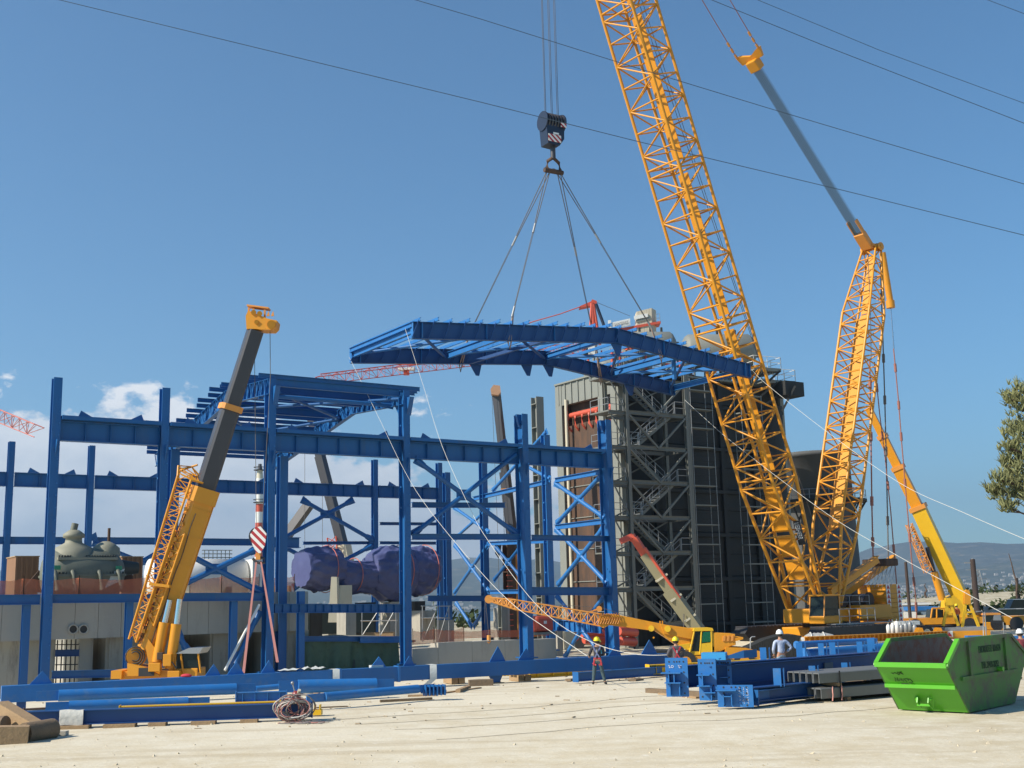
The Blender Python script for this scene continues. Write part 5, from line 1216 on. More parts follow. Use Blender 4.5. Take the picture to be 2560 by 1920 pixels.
# cab
cc = MB(); cabp = [(1724, 1638), (1722, 1625), (1735, 1572), (1778, 1570), (1786, 1600), (1786, 1636)]
cabo = pbox('cab', YELB, [(1722, 1638), (1724, 1620), (1786, 1616), (1787, 1636)], -.75, .75, lc)
pbox('cab_glass', GLAS, [(1729, 1628), (1738, 1578), (1752, 1577), (1748, 1628)], -.76, -.70, cabo)
pbox('cab_glass', GGRN, [(1752, 1607), (1758, 1580), (1776, 1578), (1778, 1604)], -.82, -.79, cabo)
pbox('cab_door', YELB, [(1750, 1636), (1752, 1609), (1779, 1606), (1782, 1634)], -.83, -.76, cabo)
pbox('cab_rear', YELB, [(1782, 1636), (1779, 1574), (1788, 1590), (1788, 1636)], -.75, .75, cabo)
pbox('cab_interior', GLAS, [(1734, 1632), (1742, 1580), (1778, 1578), (1784, 1632)], -.6, .65, cabo)
pbox('cab_roof', YELB, [(1733, 1578), (1736, 1571), (1781, 1570), (1784, 1577)], -.85, .85, cabo)
for a, b in (((1724, 1634), (1736, 1576)), ((1750, 1634), (1754, 1576)), ((1780, 1634), (1778, 1576))): MB().tube(D(*a, -.8), D(*b, -.8), .045, 6).build('cab_post', YELB, cabo)
pbox('engine_deck', YEL, [(1786, 1632), (1786, 1580), (1800, 1583), (1838, 1585), (1840, 1612), (1826, 1616), (1800, 1630)], -.8, .9, lc, .03)
for u in (1808, 1818, 1828): pbox('engine_louvre', ORA, [(u, 1590), (u+6, 1589), (u+5, 1602), (u-1, 1603)], -.86, -.8, lc)
pbox('rear_ballast', YEL, [(1838, 1595), (1858, 1593), (1858, 1598), (1840, 1603)], -.9, .9, lc)
pbox('front_deck', YELB, [(1698, 1612), (1726, 1608), (1724, 1626), (1702, 1620)], -.6, .5, lc)
pbox('chassis', YEL, [(1812, 1640), (1814, 1618), (1866, 1620), (1900, 1628), (1900, 1648), (1700, 1652), (1700, 1640)], -.9, 1.4, lc)
for u in (1715, 1800, 1862):
    c = D(u, 1655, -1.0); o = MB().tube(c, c+V((0, .5, 0)), .55, 20).build('wheel', BLK, lc); MB().tube(c-V((0, .02, 0)), c, .28, 14).build('rim', YEL, o)
MB().path([D(1213, 1498), D(1212, 1560)], .012, 4).build('hoist_rope', ROPE, lc)
ob = thing('small_hook_ball', 'small orange hook ball hanging from the lowered lattice jib above the low wall', 'hook', D(1222, 1600))
MB().tube(D(1222, 1588), D(1222, 1600), .10, 12).build('ball', ORA, ob); MB().path([D(1222, 1598), D(1226, 1603), D(1223, 1608), D(1219, 1604)], .04, 6).build('hook', ORA, ob)
MB().tube(D(1214, 1502), D(1222, 1588), .012, 4).build('rope', ROPE, ob)
# ================================================================== CREAM AND RED BOOM BEHIND IT
rc = thing('cream_red_crane', 'cream boomed crane with a red hinged tip leaning left in front of the stair tower', 'crane', V((P(1760, 1600, 74).x, 74, -.9)))
E_ = lambda u, v, dy=0: P(u, v, 74+dy)
fu3 = V((.5, .86, 0)); KHAKI = mat('khaki_paint', (.24, .215, .13), .55, var=.12, scale=1.5, col2=(.15, .13, .08), amt=.3)
for a, b, w_, m_ in (((1752, 1585), (1672, 1475), .75, KHAKI), ((1690, 1500), (1612, 1385), .55, KHAKI), ((1625, 1405), (1585, 1345), .42, REDP)):
    MB().bar(E_(*a), E_(*b), w_, w_*.9, up=fu3).build('boom_section', m_, rc)
MB().bar(E_(1700, 1495, -.35), E_(1612, 1370, -.35), .14, .2, up=fu3).build('red_rail', REDP, rc)
MB().bar(E_(1585, 1350), E_(1578, 1338), .4, .3, up=fu3).build('boom_elbow', REDP, rc)
MB().bar(E_(1582, 1340), E_(1550, 1354), .32, .3, up=fu3).build('boom_tip', REDP, rc)
for a in (.2, .45, .7): p = E_(1752, 1585).lerp(E_(1612, 1385), a); MB().box(p, (.8, .75, .12), ((E_(1752, 1585)-E_(1612, 1385)).normalized().cross(V((0, 1, 0))).normalized(), V((0, 1, 0)), (E_(1752, 1585)-E_(1612, 1385)).normalized())).build('collar', CREAM, rc)
MB().tube(E_(1710, 1535, -.4), E_(1708, 1620, -.4), .03, 5).build('hoist_rope', ROPE, rc)
MB().box(E_(1765, 1615, .5), (2.6, 2.0, 1.4)).build('turntable', CREAM, rc)
MB().bar(E_(1725, 1570), E_(1745, 1610), .3, .3).build('lift_cylinder', GRYS, rc); MB().box(V((E_(1780, 1600).x, 75, -.2)), (7, 2.4, .6)).build('chassis', GRYD, rc)
for q in (-2.6, -1, 2.4): c = V((E_(1780, 1600).x+q, 73.6, -.4)); MB().tube(c, c+V((0, .4, 0)), .5, 18).build('wheel', BLK, rc)
# ================================================================== FAR CRANES BEHIND THE HALL
def farcrane(lab, Y, secs, extra, name='far_telescopic_crane'):
    b = P(*secs[0][0], Y); r = thing(name, lab, 'crane', V((b.x, b.y, -.9)), 'telescopic cranes behind the hall')
    for a, b_, w_, m_ in secs: MB().bar(P(*a, Y), P(*b_, Y), w_, w_*.9, up=V((.45, .9, 0))).build('boom_section', m_, r)
    for a, b_, r_, m_ in extra: MB().tube(P(*a, Y-.5), P(*b_, Y-.5), r_, 8).build('hoist_rope' if r_ < .04 else 'fitting', m_, r)
    p = P(*secs[0][0], Y); MB().box(V((p.x+.8, Y+.3, .6)), (4.2, 2.5, 1.6)).build('turret', secs[0][3], r, bevel=.1)
    MB().box(V((p.x+1.5, Y+.3, -.1)), (9, 2.6, .6)).build('chassis', GRYD, r)
    for q in (-2.6, -1, 1.8, 3.6): c = V((p.x+1.5+q, Y-1.2, -.4)); MB().tube(c, c+V((0, .4, 0)), .5, 14).build('wheel', BLK, r)
    return r
fc = farcrane('far crane with beige base and dark boom seen between the central blue columns', 116, [((880, 1480), (858, 1362), 1.15, CREAM), ((861, 1380), (800, 1140), .85, DGRY), ((802, 1150), (776, 1032), .7, DGRY)],
     [((762, 1100), (762, 1395), .02, ROPE), ((806, 1200), (806, 1395), .02, ROPE)])
q = lambda u, v, dy=0: P(u, v, 115+dy)
lattice(fc, [q(830, 1420), q(846, 1420), q(846, 1420, 1), q(830, 1420, 1)], [q(818, 1345), q(840, 1340), q(840, 1340, 1), q(818, 1345, 1)], 5, .07, .04, REDP, names=('jib_chord', 'jib_brace'))
farcrane('dark strut of a second far crane leaning right behind the central blue column', 118, [((700, 1362), (775, 1258), .85, DGRY), ((690, 1380), (712, 1345), 1.0, GRYD)], [])
f2 = farcrane('far crane with dark telescoped boom and orange base left of the tall grey column', 105, [((1300, 1610), (1286, 1385), .85, ORA), ((1287, 1400), (1262, 1180), .78, DGRY), ((1264, 1190), (1241, 985), .62, DGRY)],
     [((1230, 990), (1246, 1372), .018, ROPE), ((1250, 1000), (1262, 1380), .018, ROPE), ((1246, 1395), (1249, 1590), .018, ROPE)])
q = lambda u, v, dy=0: P(u, v, 104+dy)
lattice(f2, [q(1284, 1600), q(1296, 1600), q(1296, 1600, .8), q(1284, 1600, .8)], [q(1276, 1400), q(1288, 1396), q(1288, 1396, .8), q(1276, 1400, .8)], 14, .06, .04, ORA, names=('jib_chord', 'jib_brace'))
MB().prism([q(1228, 985), q(1226, 972), q(1234, 962), q(1250, 964), q(1252, 980), q(1245, 988)], V((0, .9, 0))).build('boom_head', mat('tan_paint', (.48, .27, .16), .5), f2)
for v in (1225, 1383): p = q(1287 if v > 1300 else 1267, v, .5); MB().box(p, (1.05, 1.0, .2)).build('collar', ORA, f2)
nb = MB().prism([q(1236, 1356), q(1246, 1354), q(1254, 1360), q(1251, 1382), q(1246, 1396), q(1238, 1384)], V((0, .5, 0)))
solo(nb, 'black_hook_block', NVY, 'black hook block with white stripes hanging left of the front blue column', 'hook block', q(1245, 1356))
# ================================================================== RED TOWER CRANES
YT = 150.0
U = lambda u, v, dy=0: P(u, v, YT+dy)
tw = thing('tower_crane', 'red tower crane with white concrete ballast and sign rising behind the boiler house', 'tower crane', V((U(1487, 1500).x, YT, 0)))
def lat(par, p0, p1, w0, w1, n, rc_, rb_, m, tri=False, names=('chord', 'brace')):
    d = (p1-p0).normalized(); s = d.cross(V((0, 1, 0)) if abs(d.y) < .8 else Z).normalized(); u = s.cross(d).normalized()
    if tri: A = [p0-u*w0/2-s*w0/2, p0-u*w0/2*-1-s*w0/2, p0+s*w0/2]; Bq = [p1-u*w1/2-s*w1/2, p1+u*w1/2-s*w1/2, p1+s*w1/2]; return lattice(par, A, Bq, n, rc_, rb_, m, names, faces=(0, 1, 2))
    lattice(par, [p0-s*w0/2-u*w0/2, p0+s*w0/2-u*w0/2, p0+s*w0/2+u*w0/2, p0-s*w0/2+u*w0/2], [p1-s*w1/2-u*w1/2, p1+s*w1/2-u*w1/2, p1+s*w1/2+u*w1/2, p1-s*w1/2+u*w1/2], n, rc_, rb_, m, names)
mb0 = V((U(1487, 900).x, YT, 0)); mt_ = V((mb0.x, YT, U(1487, 880).z))
lat(tw, mb0, mt_, 1.7, 1.7, 16, .10, .05, REDP, names=('mast_chord', 'mast_brace'))
# head frame
for a, b in (((1474, 865), (1479, 758)), ((1490, 865), (1481, 758)), ((1500, 862), (1484, 760)), ((1488, 862), (1479, 758)), ((1477, 810), (1492, 812)), ((1476, 830), (1496, 832)), ((1477, 812), (1496, 832))): MB().tube(U(*a), U(*b), .2, 6).build('head_frame', REDP, tw)
MB().tube(U(1490, 760), U(1516, 830), .22, 6).build('head_stay', NVY, tw)
MB().prism([U(1448, 770), U(1450, 765), U(1478, 753), U(1480, 748), U(1492, 752), U(1492, 758), U(1476, 764)], V((0, 1.2, 0))).build('apex_plate', REDP, tw)
MB().path([U(1450, 767), U(1400, 785), U(1340, 802), U(1250, 830)], .07, 5).build('jib_tie', REDP, tw)
MB().tube(U(1492, 756), U(1575, 790), .03, 4).build('counterjib_tie', ROPE, tw)
MB().box(U(1474, 876, -1), (1.9, 1.8, 1.7)).build('operator_cab', GLAS, tw, bevel=.5); MB().box(U(1478, 876, -1.2), (.9, 1.7, 1.3)).build('cab_panel', WHT, tw)
lat(tw, P(1470, 868, YT-2), P(798, 950, 118), 1.25, .95, 40, .045, .024, REDP, True, names=('jib_chord', 'jib_brace'))
t_ = P(1016, 923, 127); MB().box(t_, (1.8, .8, .25)).build('trolley', WHT, tw); MB().box(t_-Z*.4, (.6, .5, .5)).build('trolley_hook', REDP, tw)
MB().tube(t_+Z*.5+V((-.9, 0, 0)), t_+Z*.5+V((1.4, 0, .0)), .05, 5).build('trolley_rail', REDP, tw)
cjn = [(1522, 826), (1652, 802), (1652, 808), (1524, 833)]
MB().prism([U(u, v) for u, v in cjn], V((0, 2.2, 0))).build('counter_jib', REDP, tw)
sg_ = MB().prism([U(1530, 806, -.2), U(1575, 796, -.2), U(1576, 813, -.2), U(1532, 824, -.2)], V((0, .12, 0))).build('sign_board', WHT, tw)
a, b = U(1534, 818, -.3), U(1575, 808.5, -.3); tx = (b-a).normalized(); text('ΓΑΛΑΝΟΠΟΥΛΟΣ', .62, a, tx, V((0, -1, 0)).cross(tx)*-1 if False else Z, TXT, sg_, squeeze=.36*(b-a).length/2.05)
MB().box(U(1524, 812, 0), (.35, .6, 1.1)).build('lamp_box', WHT, tw)
MB().prism([U(1585, 790, -.1), U(1619, 783, -.1), U(1620, 792, -.1), U(1586, 799, -.1)], V((0, .15, 0))).build('sign_board', WHT, tw)
MB().prism([U(1590, 800, 0), U(1626, 792, 0), U(1626, 797, 0), U(1592, 806, 0)], V((0, 1.5, 0))).build('walkway', GRYS, tw)
CC = mat('pale_concrete_ballast', (.56, .49, .38), .85, var=.08, scale=2, col2=(.42, .36, .28), amt=.35)
for i in range(6):
    u0 = 1591+i*6.4; MB().prism([U(u0, 779-i*1.6, .1), U(u0+6, 778-i*1.6, .1), U(u0+8, 858, .1), U(u0+2, 858, .1)], V((0, 1.8, 0))).build('ballast_block', CC, tw)
MB().prism([U(1629, 770, .1), U(1640, 776, 1.5), U(1641, 860, 1.5), U(1632, 860, .1)], V((0, .3, 0))).build('ballast_block', CC, tw)
railing([U(1641, 806, 0), U(1650, 805, 0)], 'handrail', tw, post=.6)
t2 = thing('tower_crane', 'pinkish red lattice jib of a second tower crane entering at the left edge', 'tower crane', V((P(-330, 1500, 150).x, 150, 0)))
lat(t2, P(92, 1079, 128), P(-330, 905, 150), 1.3, 1.7, 26, .06, .04, mat('faded_red', (.5, .17, .15), .6), True, names=('jib_chord', 'jib_brace'))
pt = P(-330, 905, 150); lat(t2, V((pt.x, pt.y, -.9)), pt, 1.7, 1.7, 14, .1, .05, REDP, names=('mast_chord', 'mast_brace'))
# ================================================================== YELLOW CRANE AT RIGHT
Y3 = 99.0
X_ = lambda u, v, dy=0: P(u, v, Y3+dy)
rcn = thing('telescopic_crane', 'yellow telescopic crane with boom leaning left and open frame cab at right', 'crane', V((X_(2400, 1500).x, Y3, 0)))
fu4 = V((.5, .86, 0)).normalized()
secs = [((2410, 1512), (2296, 1270), 1.15), ((2300, 1280), (2244, 1168), .88), ((2248, 1175), (2206, 1090), .70), ((2209, 1096), (2172, 1022), .55)]
for a, b, w_ in secs: MB().bar(X_(*a), X_(*b), w_, w_, up=fu4).build('boom_section', YELB if w_ > 1 else YEL, rcn)
for (u, v), w_ in (((2296, 1270), 1.35), ((2246, 1170), 1.05), ((2207, 1092), .85)):
    d_ = (X_(2172, 1022)-X_(2410, 1512)).normalized(); MB().bar(X_(u, v)-d_*.15, X_(u, v)+d_*.2, w_, w_, up=fu4).build('collar', ORA, rcn)
MB().tube(X_(2356, 1500, -.6), X_(2335, 1430, -.6), .3, 12).build('lift_cylinder', YEL, rcn); MB().tube(X_(2335, 1430, -.6), X_(2318, 1368, -.6), .17, 10).build('cylinder_rod', DGRY, rcn)
lat(rcn, X_(2272, 1310, -.8), X_(2322, 1430, -.8), .45, .6, 9, .035, .025, ORA, names=('jib_chord', 'jib_brace'))
k = MB()
for i in range(12): k.tube(X_(2280+i*3.4, 1318+i*8, -1), X_(2285+i*3.4, 1323+i*8, .2), .1, 6)
k.build('fitting', ORA, rcn)
MB().prism([X_(2365, 1545, -.5), X_(2368, 1495, -.5), X_(2385, 1488, -.5), X_(2415, 1515, -.5), X_(2420, 1550, -.5)], V((0, 1.4, 0))).build('turret', YELB, rcn)
o = MB().prism([X_(2327, 1558, -.8), X_(2327, 1545, -.8), X_(2358, 1544, -.8), X_(2374, 1560, -.8)], V((0, 1.6, 0))).build('cab', YELB, rcn)
MB().prism([X_(2328, 1544, -.7), X_(2331, 1523, -.7), X_(2358, 1524, -.7), X_(2360, 1544, -.7)], V((0, 1.4, 0))).build('cab_glass', GLAS, o)
for a, b in (((2327, 1545), (2331, 1521)), ((2342, 1545), (2342, 1521)), ((2330, 1521), (2362, 1521)), ((2360, 1556), (2361, 1521))): MB().tube(X_(*a, -.85), X_(*b, -.85), .07, 6).build('cab_post', YEL, o)
MB().tube(X_(2426, 1563, .6), X_(2426, 1537, .6), .85, 18).build('winch_housing', YELB, rcn)
MB().box(X_(2400, 1566, .3), (6.6, 2.4, .5)).build('turntable', GALV, rcn)
MB().box(V((X_(2385, 1580).x, Y3+.3, .75)), (12, 2.4, .7)).build('chassis', YEL, rcn)
for q in (-5, -3.4, 1, 3.2, 4.8):
    c = V((X_(2385, 1580).x+q, Y3-1.0, .5)); o = MB().tube(c, c+V((0, .4, 0)), .55, 18).build('wheel', BLK, rcn)
for q in (2462, 2505):
    pass
o = MB().prism([X_(2460, 1575, -1), X_(2460, 1555, -1), X_(2508, 1556, -1), X_(2510, 1575, -1)], V((0, 2.2, 0))).build('truck_cab', YEL, rcn, bevel=.06)
MB().prism([X_(2461, 1555, -.95), X_(2463, 1537, -.95), X_(2502, 1536, -.95), X_(2508, 1556, -.95)], V((0, 2.1, 0))).build('truck_glass', GLAS, o)
MB().prism([X_(2483, 1551, -1.02), X_(2485, 1538, -1.02), X_(2501, 1537, -1.02), X_(2504, 1551, -1.02)], V((0, .05, 0))).build('side_window', GALV, o)
MB().prism([X_(2461, 1538, -1.0), X_(2462, 1533, -1.0), X_(2500, 1532, -1.0), X_(2503, 1537, -1.0)], V((0, 2.2, 0))).build('truck_roof', ORA, o)
# ================================================================== STEEL LAID OUT ON THE GROUND
def on(p, z=None): return V((p.x, p.y, zg(p.x, p.y) if z is None else z))
# the long chord beam on timber cribs
c0, c1 = P(2, 1725, 42.0), P(1664, 1640, 54.0); c0.z = c1.z = .60
cdv = (c1-c0).normalized(); cn = V((-cdv.y, cdv.x, 0)); CL = (c1-c0).length
chord = thing('ground_truss_chord', 'very long blue box beam with pointed gusset plates lying on timber blocks across the picture', 'steel beam', on(c0.lerp(c1, .5)))
def cp(u): # distance along the beam for a pixel column
    return (W(u, 1680, c0-cn*.25, cn)-c0).dot(cdv)
js = [0, cp(860-8), cp(998), CL]
for a, b in zip(js, js[1:]): MB().box(c0+cdv*(a+b)/2, (b-a-.03, .46, .56), (cdv, cn, Z)).build('chord_length', BLUE2 if a == 0 else BLUE, chord)
for a in js[1:3]: MB().box(c0+cdv*a, (.10, .54, .62), (cdv, cn, Z)).build('splice_flange', BLUE2, chord)
def gus(u0, u1, hh, up=1, skew=0.0):
    a, b = cp(u0), cp(u1); w_ = b-a; s_ = up
    z0 = .28*s_
    MB().prism([c0+cdv*a-cn*.03+Z*z0, c0+cdv*b-cn*.03+Z*z0, c0+cdv*(b-.2*w_)-cn*.03+Z*(z0+s_*hh*.5), c0+cdv*(a+w_*(.55+skew))-cn*.03+Z*(z0+s_*hh), c0+cdv*(a+.30*w_)-cn*.03+Z*(z0+s_*hh*.55)], cn*.05).build('gusset', BLUE2 if u0 < 1000 else BLUE, chord)
for u0, u1, hh in ((76, 134, .45), (516, 555, .42), (571, 614, .47), (656, 692, .47), (931, 970, .42), (1013, 1042, .4), (1230, 1270, .62), (1302, 1340, .50), (1528, 1562, .42), (1612, 1652, .62)): gus(u0, u1, hh)
for u0, u1, hh in ((1228, 1262, .55), (1535, 1572, .32)): gus(u0, u1, hh, -1)
for u in (58, 1640): MB().box(on(c0+cdv*cp(u), .16), (.3, .3, .4), (cdv, cn, Z)).build('prop', BLUEN, chord)
def crib(u, v, Yb, n, lab, w_=.9, h_=.27, m=WOODD):
    p = on(P(u, v, Yb)); r = thing('timber_crib', lab, 'timber blocks', p, 'timber cribs under the long beam')
    for i in range(n):
        ax_ = (cdv, cn, Z) if i % 2 else (cn, cdv, Z)
        for q in ((-.16, .16) if w_ > .5 else (0,)): MB().box(p+Z*(.01+h_*(i+.5))+ax_[1]*q, (w_, .28, h_-.015), ax_).build('timber_block', m if i % 2 else WOOD, r)
crib(1135, 1690, 50.6, 1, 'dirty timber block crib under the middle of the long beam')
crib(1300, 1690, 51.6, 2, 'two-block timber crib under the long beam by the front blue column')
crib(300, 1745, 44.2, 1, 'timber crib under the left part of the long beam, behind the blue pipes')
crib(860, 1700, 48.2, 1, 'timber crib under the long beam below the pale webbing')
for i, (u, lab) in enumerate(((841, 'pale webbing strap hanging over the long beam above the blue pipe'), (1083, 'pale webbing strap hanging over the long beam beside the centre blue column'))):
    a = cp(u); q = [c0+cdv*a+cn*.30+Z*.0, c0+cdv*a+cn*.26+Z*.30, c0+cdv*a-cn*.26+Z*.30, c0+cdv*a-cn*.27-Z*.25, c0+cdv*(a-.04-.3*i)-cn*.3-Z*.50]
    mb = MB(); vs = []
    for p in q: vs += [p-cdv*.15, p+cdv*.15]
    mb.add(vs, [(2*k_, 2*k_+1, 2*k_+3, 2*k_+2) for k_ in range(len(q)-1)], True); solo(mb, 'webbing_strap', CLOTHW, lab, 'strap', q[1], 'pale straps on the long beam')
mb = MB(); q = c0+cdv*cp(948)+Z*.31
solo(MB().box(q+cn*.1, (.5, .3, .12), (cdv, cn, Z)), 'folded_cloth', CLOTHW, 'folded pale blue cloth lying on the long beam', 'cloth', q)
for u, lab in ((700, 'crumpled white sheet on top of the long beam near the green tarpaulin'),):
    q = c0+cdv*cp(u)+Z*.3; mb = MB(); vs = []
    for i in range(13):
        for j in range(4): vs.append(q+cdv*(i*.16)+cn*(j*.15-.2)+Z*(.04+.10*abs(noise.noise(V((i*.5, j*.9, 2))))*2*(1 if 0 < i < 12 else .2)))
    mb.add(vs, [(i*4+j, i*4+j+1, i*4+j+5, i*4+j+4) for i in range(12) for j in range(3)], True); solo(mb, 'white_sheet', CLOTHW, lab, 'sheet', q)
# red paint cans / caps on the beam
for u, v, lab in ((468, 1685, 'small red cloth lump on top of the long blue beam'),):
    q = c0+cdv*cp(u)+Z*.33-cn*.1; solo(MB().ball(q, .16, (1.3, .7, .45)), 'red_cloth', mat('red_cloth', (.5, .03, .05), .8), lab, 'cloth', q)
# pipes and beams in front of it
def pipe(u0, v0, Y0, u1, v1, Y1, r, lab, m=BLUE2, ends=True, nm='blue_pipe'):
    a, b = P(u0, v0, Y0), P(u1, v1, Y1); a.z = max(a.z, r+zg(a.x, a.y)); b.z = max(b.z, r+zg(b.x, b.y)); d_ = (b-a).normalized()
    t = thing(nm, lab, 'steel pipe', on(a.lerp(b, .5)), 'blue bracing pipes on the ground')
    MB().tube(a, b, r, 18).build('pipe_wall', m, t)
    if ends:
        for p, s_ in ((a, -1), (b, 1)): MB().box(p+d_*s_*.3, (.75, .05, r*1.7), (d_, d_.cross(Z).normalized(), Z)).build('end_plate', m, t)
    return t
pipe(146, 1739, 40.2, 590, 1722, 42.5, .19, 'long blue pipe lying just in front of the long beam at left')
pipe(172, 1765, 37.8, 470, 1755, 39.0, .16, 'shorter blue pipe behind the front beam at left')
pipe(745, 1716, 43.0, 940, 1712, 44.0, .235, 'thick blue pipe with forked end below the pale strap')
pipe(812, 1742, 40.2, 1045, 1722, 42.4, .145, 'thinner blue pipe leading to the bolted flanges')
pipe(640, 1722, 43.8, 742, 1712, 44.4, .10, 'short thin blue pipe behind the hose pile')
fl_ = thing('bolted_flanges', 'row of dark blue ribbed splice plates at the end of the thinner pipe', 'steel flanges', on(P(1080, 1728, 42.5)))
for i in range(6): MB().box(P(1062+i*9.5, 1726-i*.4, 42.5), (.035, .35, .36), (V((.9, .4, 0)), V((-.4, .9, 0)), Z)).build('flange_plate', BLUE, fl_)
MB().box(P(1084, 1729, 42.55), (.9, .12, .10)).build('flange_web', BLUE, fl_)
def ground_beam(u0, v0, Y0, u1, v1, Y1, h, w_, lab, m=BLUE2, nm='blue_beam', zb=None, st=0):
    a, b = P(u0, v0, Y0), P(u1, v1, Y1)
    for p in (a, b): p.z = zg(p.x, p.y)+(zb if zb is not None else .12)+h/2
    t = thing(nm, lab, 'steel beam', on(a.lerp(b, .5)), 'steel beams laid on the ground')
    MB().ibeam(a, b, h, w_, .025, .02).build('beam', m, t); d_ = (b-a).normalized()
    for p, s_ in ((a, 1), (b, -1)): MB().box(p-d_*s_*.02, (.03, w_+.04, h+.05), (d_, d_.cross(Z).normalized(), Z)).build('end_plate', m, t)
    k = MB()
    for i in range(st): k.box(a.lerp(b, (i+.5)/st), (.02, w_-.02, h-.06), (d_, d_.cross(Z).normalized(), Z))
    if st: k.build('stiffener', m, t)
    return t, a, b, d_
fb, fa, fbb, fd = ground_beam(62, 1800, 35.6, 779, 1762, 36.6, .42, .30, 'long dark blue I-beam lying nearest the camera at left', BLUEN, zb=.10)
fs = fd.cross(Z).normalized()
if fs.y > 0: fs = -fs
cl = MB(); q0 = fa.lerp(fbb, .122); vs = []
for (off, zz) in ((.0, .215), (.16, .22), (.175, .0), (.19, -.21)):
    for i in range(7): vs.append(q0+fd*(i*.112)+fs*(off+.012*math.sin(i*1.9+zz*9))+Z*(zz+.01*math.sin(i)))
cl.add(vs, [(j*7+i, j*7+i+1, (j+1)*7+i+1, (j+1)*7+i) for j in range(3) for i in range(6)], True)
solo(cl, 'white_cloth', mat('white_fleece', (.50, .50, .47), .9, bump=.4, bscale=9), 'square white cloth draped over the front dark blue beam', 'cloth', q0)
for i, (f_, L_, lab) in enumerate(((.04, .5, 'at its left end'), (.16, 1.1, 'left of the hanging cloth'), (.33, .9, 'one third along'), (.46, .5, 'at its middle'), (.62, .7, 'two thirds along'), (.78, .5, 'near the hose pile'))):
    p = on(fa.lerp(fbb, f_)); solo(MB().box(p+Z*.05+fs*.1, (L_, .45, .095), (fd, fs, Z)), 'packing_timber', WOOD, 'flat timber packing under the front beam '+lab, 'timber', p, 'packing timbers under the front beam')
ground_beam(302, 1762, 37.6, 700, 1748, 38.4, .14, .30, 'thin yellow beam lying behind the front dark blue beam', YELB, 'yellow_beam', zb=.30)
yb = thing('yellow_bracket', 'stubby yellow ribbed bracket right of the hose pile', 'bracket', on(P(788, 1750, 37.9)))
pb_ = on(P(788, 1750, 37.9)); MB().box(pb_+Z*.12, (.42, .3, .16)).build('block', YELB, yb)
for q in (-.16, .0, .16): MB().box(pb_+V((q, 0, .27)), (.03, .26, .16)).build('ear_plate', YELB, yb)
ground_beam(592, 1735, 41.0, 715, 1728, 41.2, .34, .25, 'short blue beam with stiffeners beneath the long beam near the hose pile', BLUE2, st=4, zb=.2)
ground_beam(230, 1775, 37.0, 165, 1778, 36.8, .16, .2, 'tiny blue offcut beam near the front beam left end', BLUE2)
ground_beam(20, 1775, 36.6, 60, 1785, 36.2, .16, .2, 'blue offcut beam by the timber logs', BLUE2)
ground_beam(62, 1750, 40.5, 158, 1742, 41.0, .05, .3, 'flat rusty plate with pale edge left of the blue pipe', RUST, 'steel_plate', zb=.16)
# welding boxes / pallets and scattered timber
def plank(u0, v0, u1, v1, w_, h_, lab, m=WOOD, zoff=0.0, nm='timber_plank', grp='loose timbers on the ground'):
    a, b = G(u0, v0), G(u1, v1); a = on(a)+Z*(h_/2+zoff); b = on(b)+Z*(h_/2+zoff)
    return solo(MB().bar(a, b, w_, h_), nm, m, lab, 'timber', a.lerp(b, .5), grp)
plank(800, 1752, 900, 1738, .22, .07, 'orange-brown channel plank right of the yellow bracket', ORA)
plank(700, 1733, 798, 1736, .2, .1, 'pale timber on top of the blocks behind the hose pile', WOOD, .35)
plank(702, 1745, 716, 1744, .2, .45, 'upright pale timber block left behind the hose pile', WOOD)
plank(786, 1744, 798, 1744, .2, .42, 'upright pale timber block right behind the hose pile', WOOD)
plank(950, 1755, 1080, 1749, .18, .08, 'dark weathered plank on the white ground below the bolted flanges', WOODD)
plank(1020, 1742, 1090, 1740, .25, .06, 'pale broken plank beside the bolted flanges')
plank(1145, 1733, 1172, 1722, .18, .12, 'slanting plank leaning on the short timber block')
plank(1172, 1716, 1232, 1714, .5, .24, 'squat timber block on the white ground at centre', WOODD)
plank(1110, 1735, 1200, 1722, .15, .05, 'thin plank beside the squat timber block')
plank(1178, 1712, 1260, 1708, .15, .04, 'thin pale lath behind the squat timber block')
plank(790, 1770, 868, 1766, .09, .04, 'thin dark bar on the ground right of the front beam', WOODD)
plank(1420, 1702, 1440, 1700, .3, .1, 'small dark board beside the standing rope handler', WOODD)
plank(1580, 1703, 1600, 1700, .35, .08, 'small dark flat stone-like board near the low blue beam', WOODD)
plank(1650, 1738, 1745, 1748, .16, .06, 'weathered plank in front of the left bolted plates', WOOD)
plank(262, 1757, 290, 1742, .14, .05, 'grey lath leaning on the second blue pipe', WOODD, .25)
# logs at the lower left corner
def log(p, q, r, lab, sq=False):
    p, q = V(p), V(q); 
    mb = MB().bar(p, q, r*1.9, r*1.7) if sq else MB().tube(p, q, r, 14)
    solo(mb, 'timber_log', WOODD if not sq else WOOD, lab, 'log', p.lerp(q, .5), 'heavy timbers in the lower left corner')
log(P(60, 1834, 32.5), P(132, 1822, 33.4), .28, 'round log end lowest right of the corner pile')
log(P(-60, 1838, 31.9), P(72, 1836, 32.3), .26, 'dark squared timber lowest in the corner pile', True)
log(P(2, 1768, 33.9), P(92, 1822, 33.0), .20, 'light squared timber sloping down to the right on the corner pile', True)
log(P(-40, 1812, 33.2), P(14, 1810, 33.0), .22, 'log poking out at the picture edge')
solo(MB().box(on(P(155, 1822, 33.8))+Z*.06, (.3, .25, .12)), 'stone_block', CONCD, 'small grey stone lying right of the corner logs', 'stone', on(P(155, 1822, 33.8)))
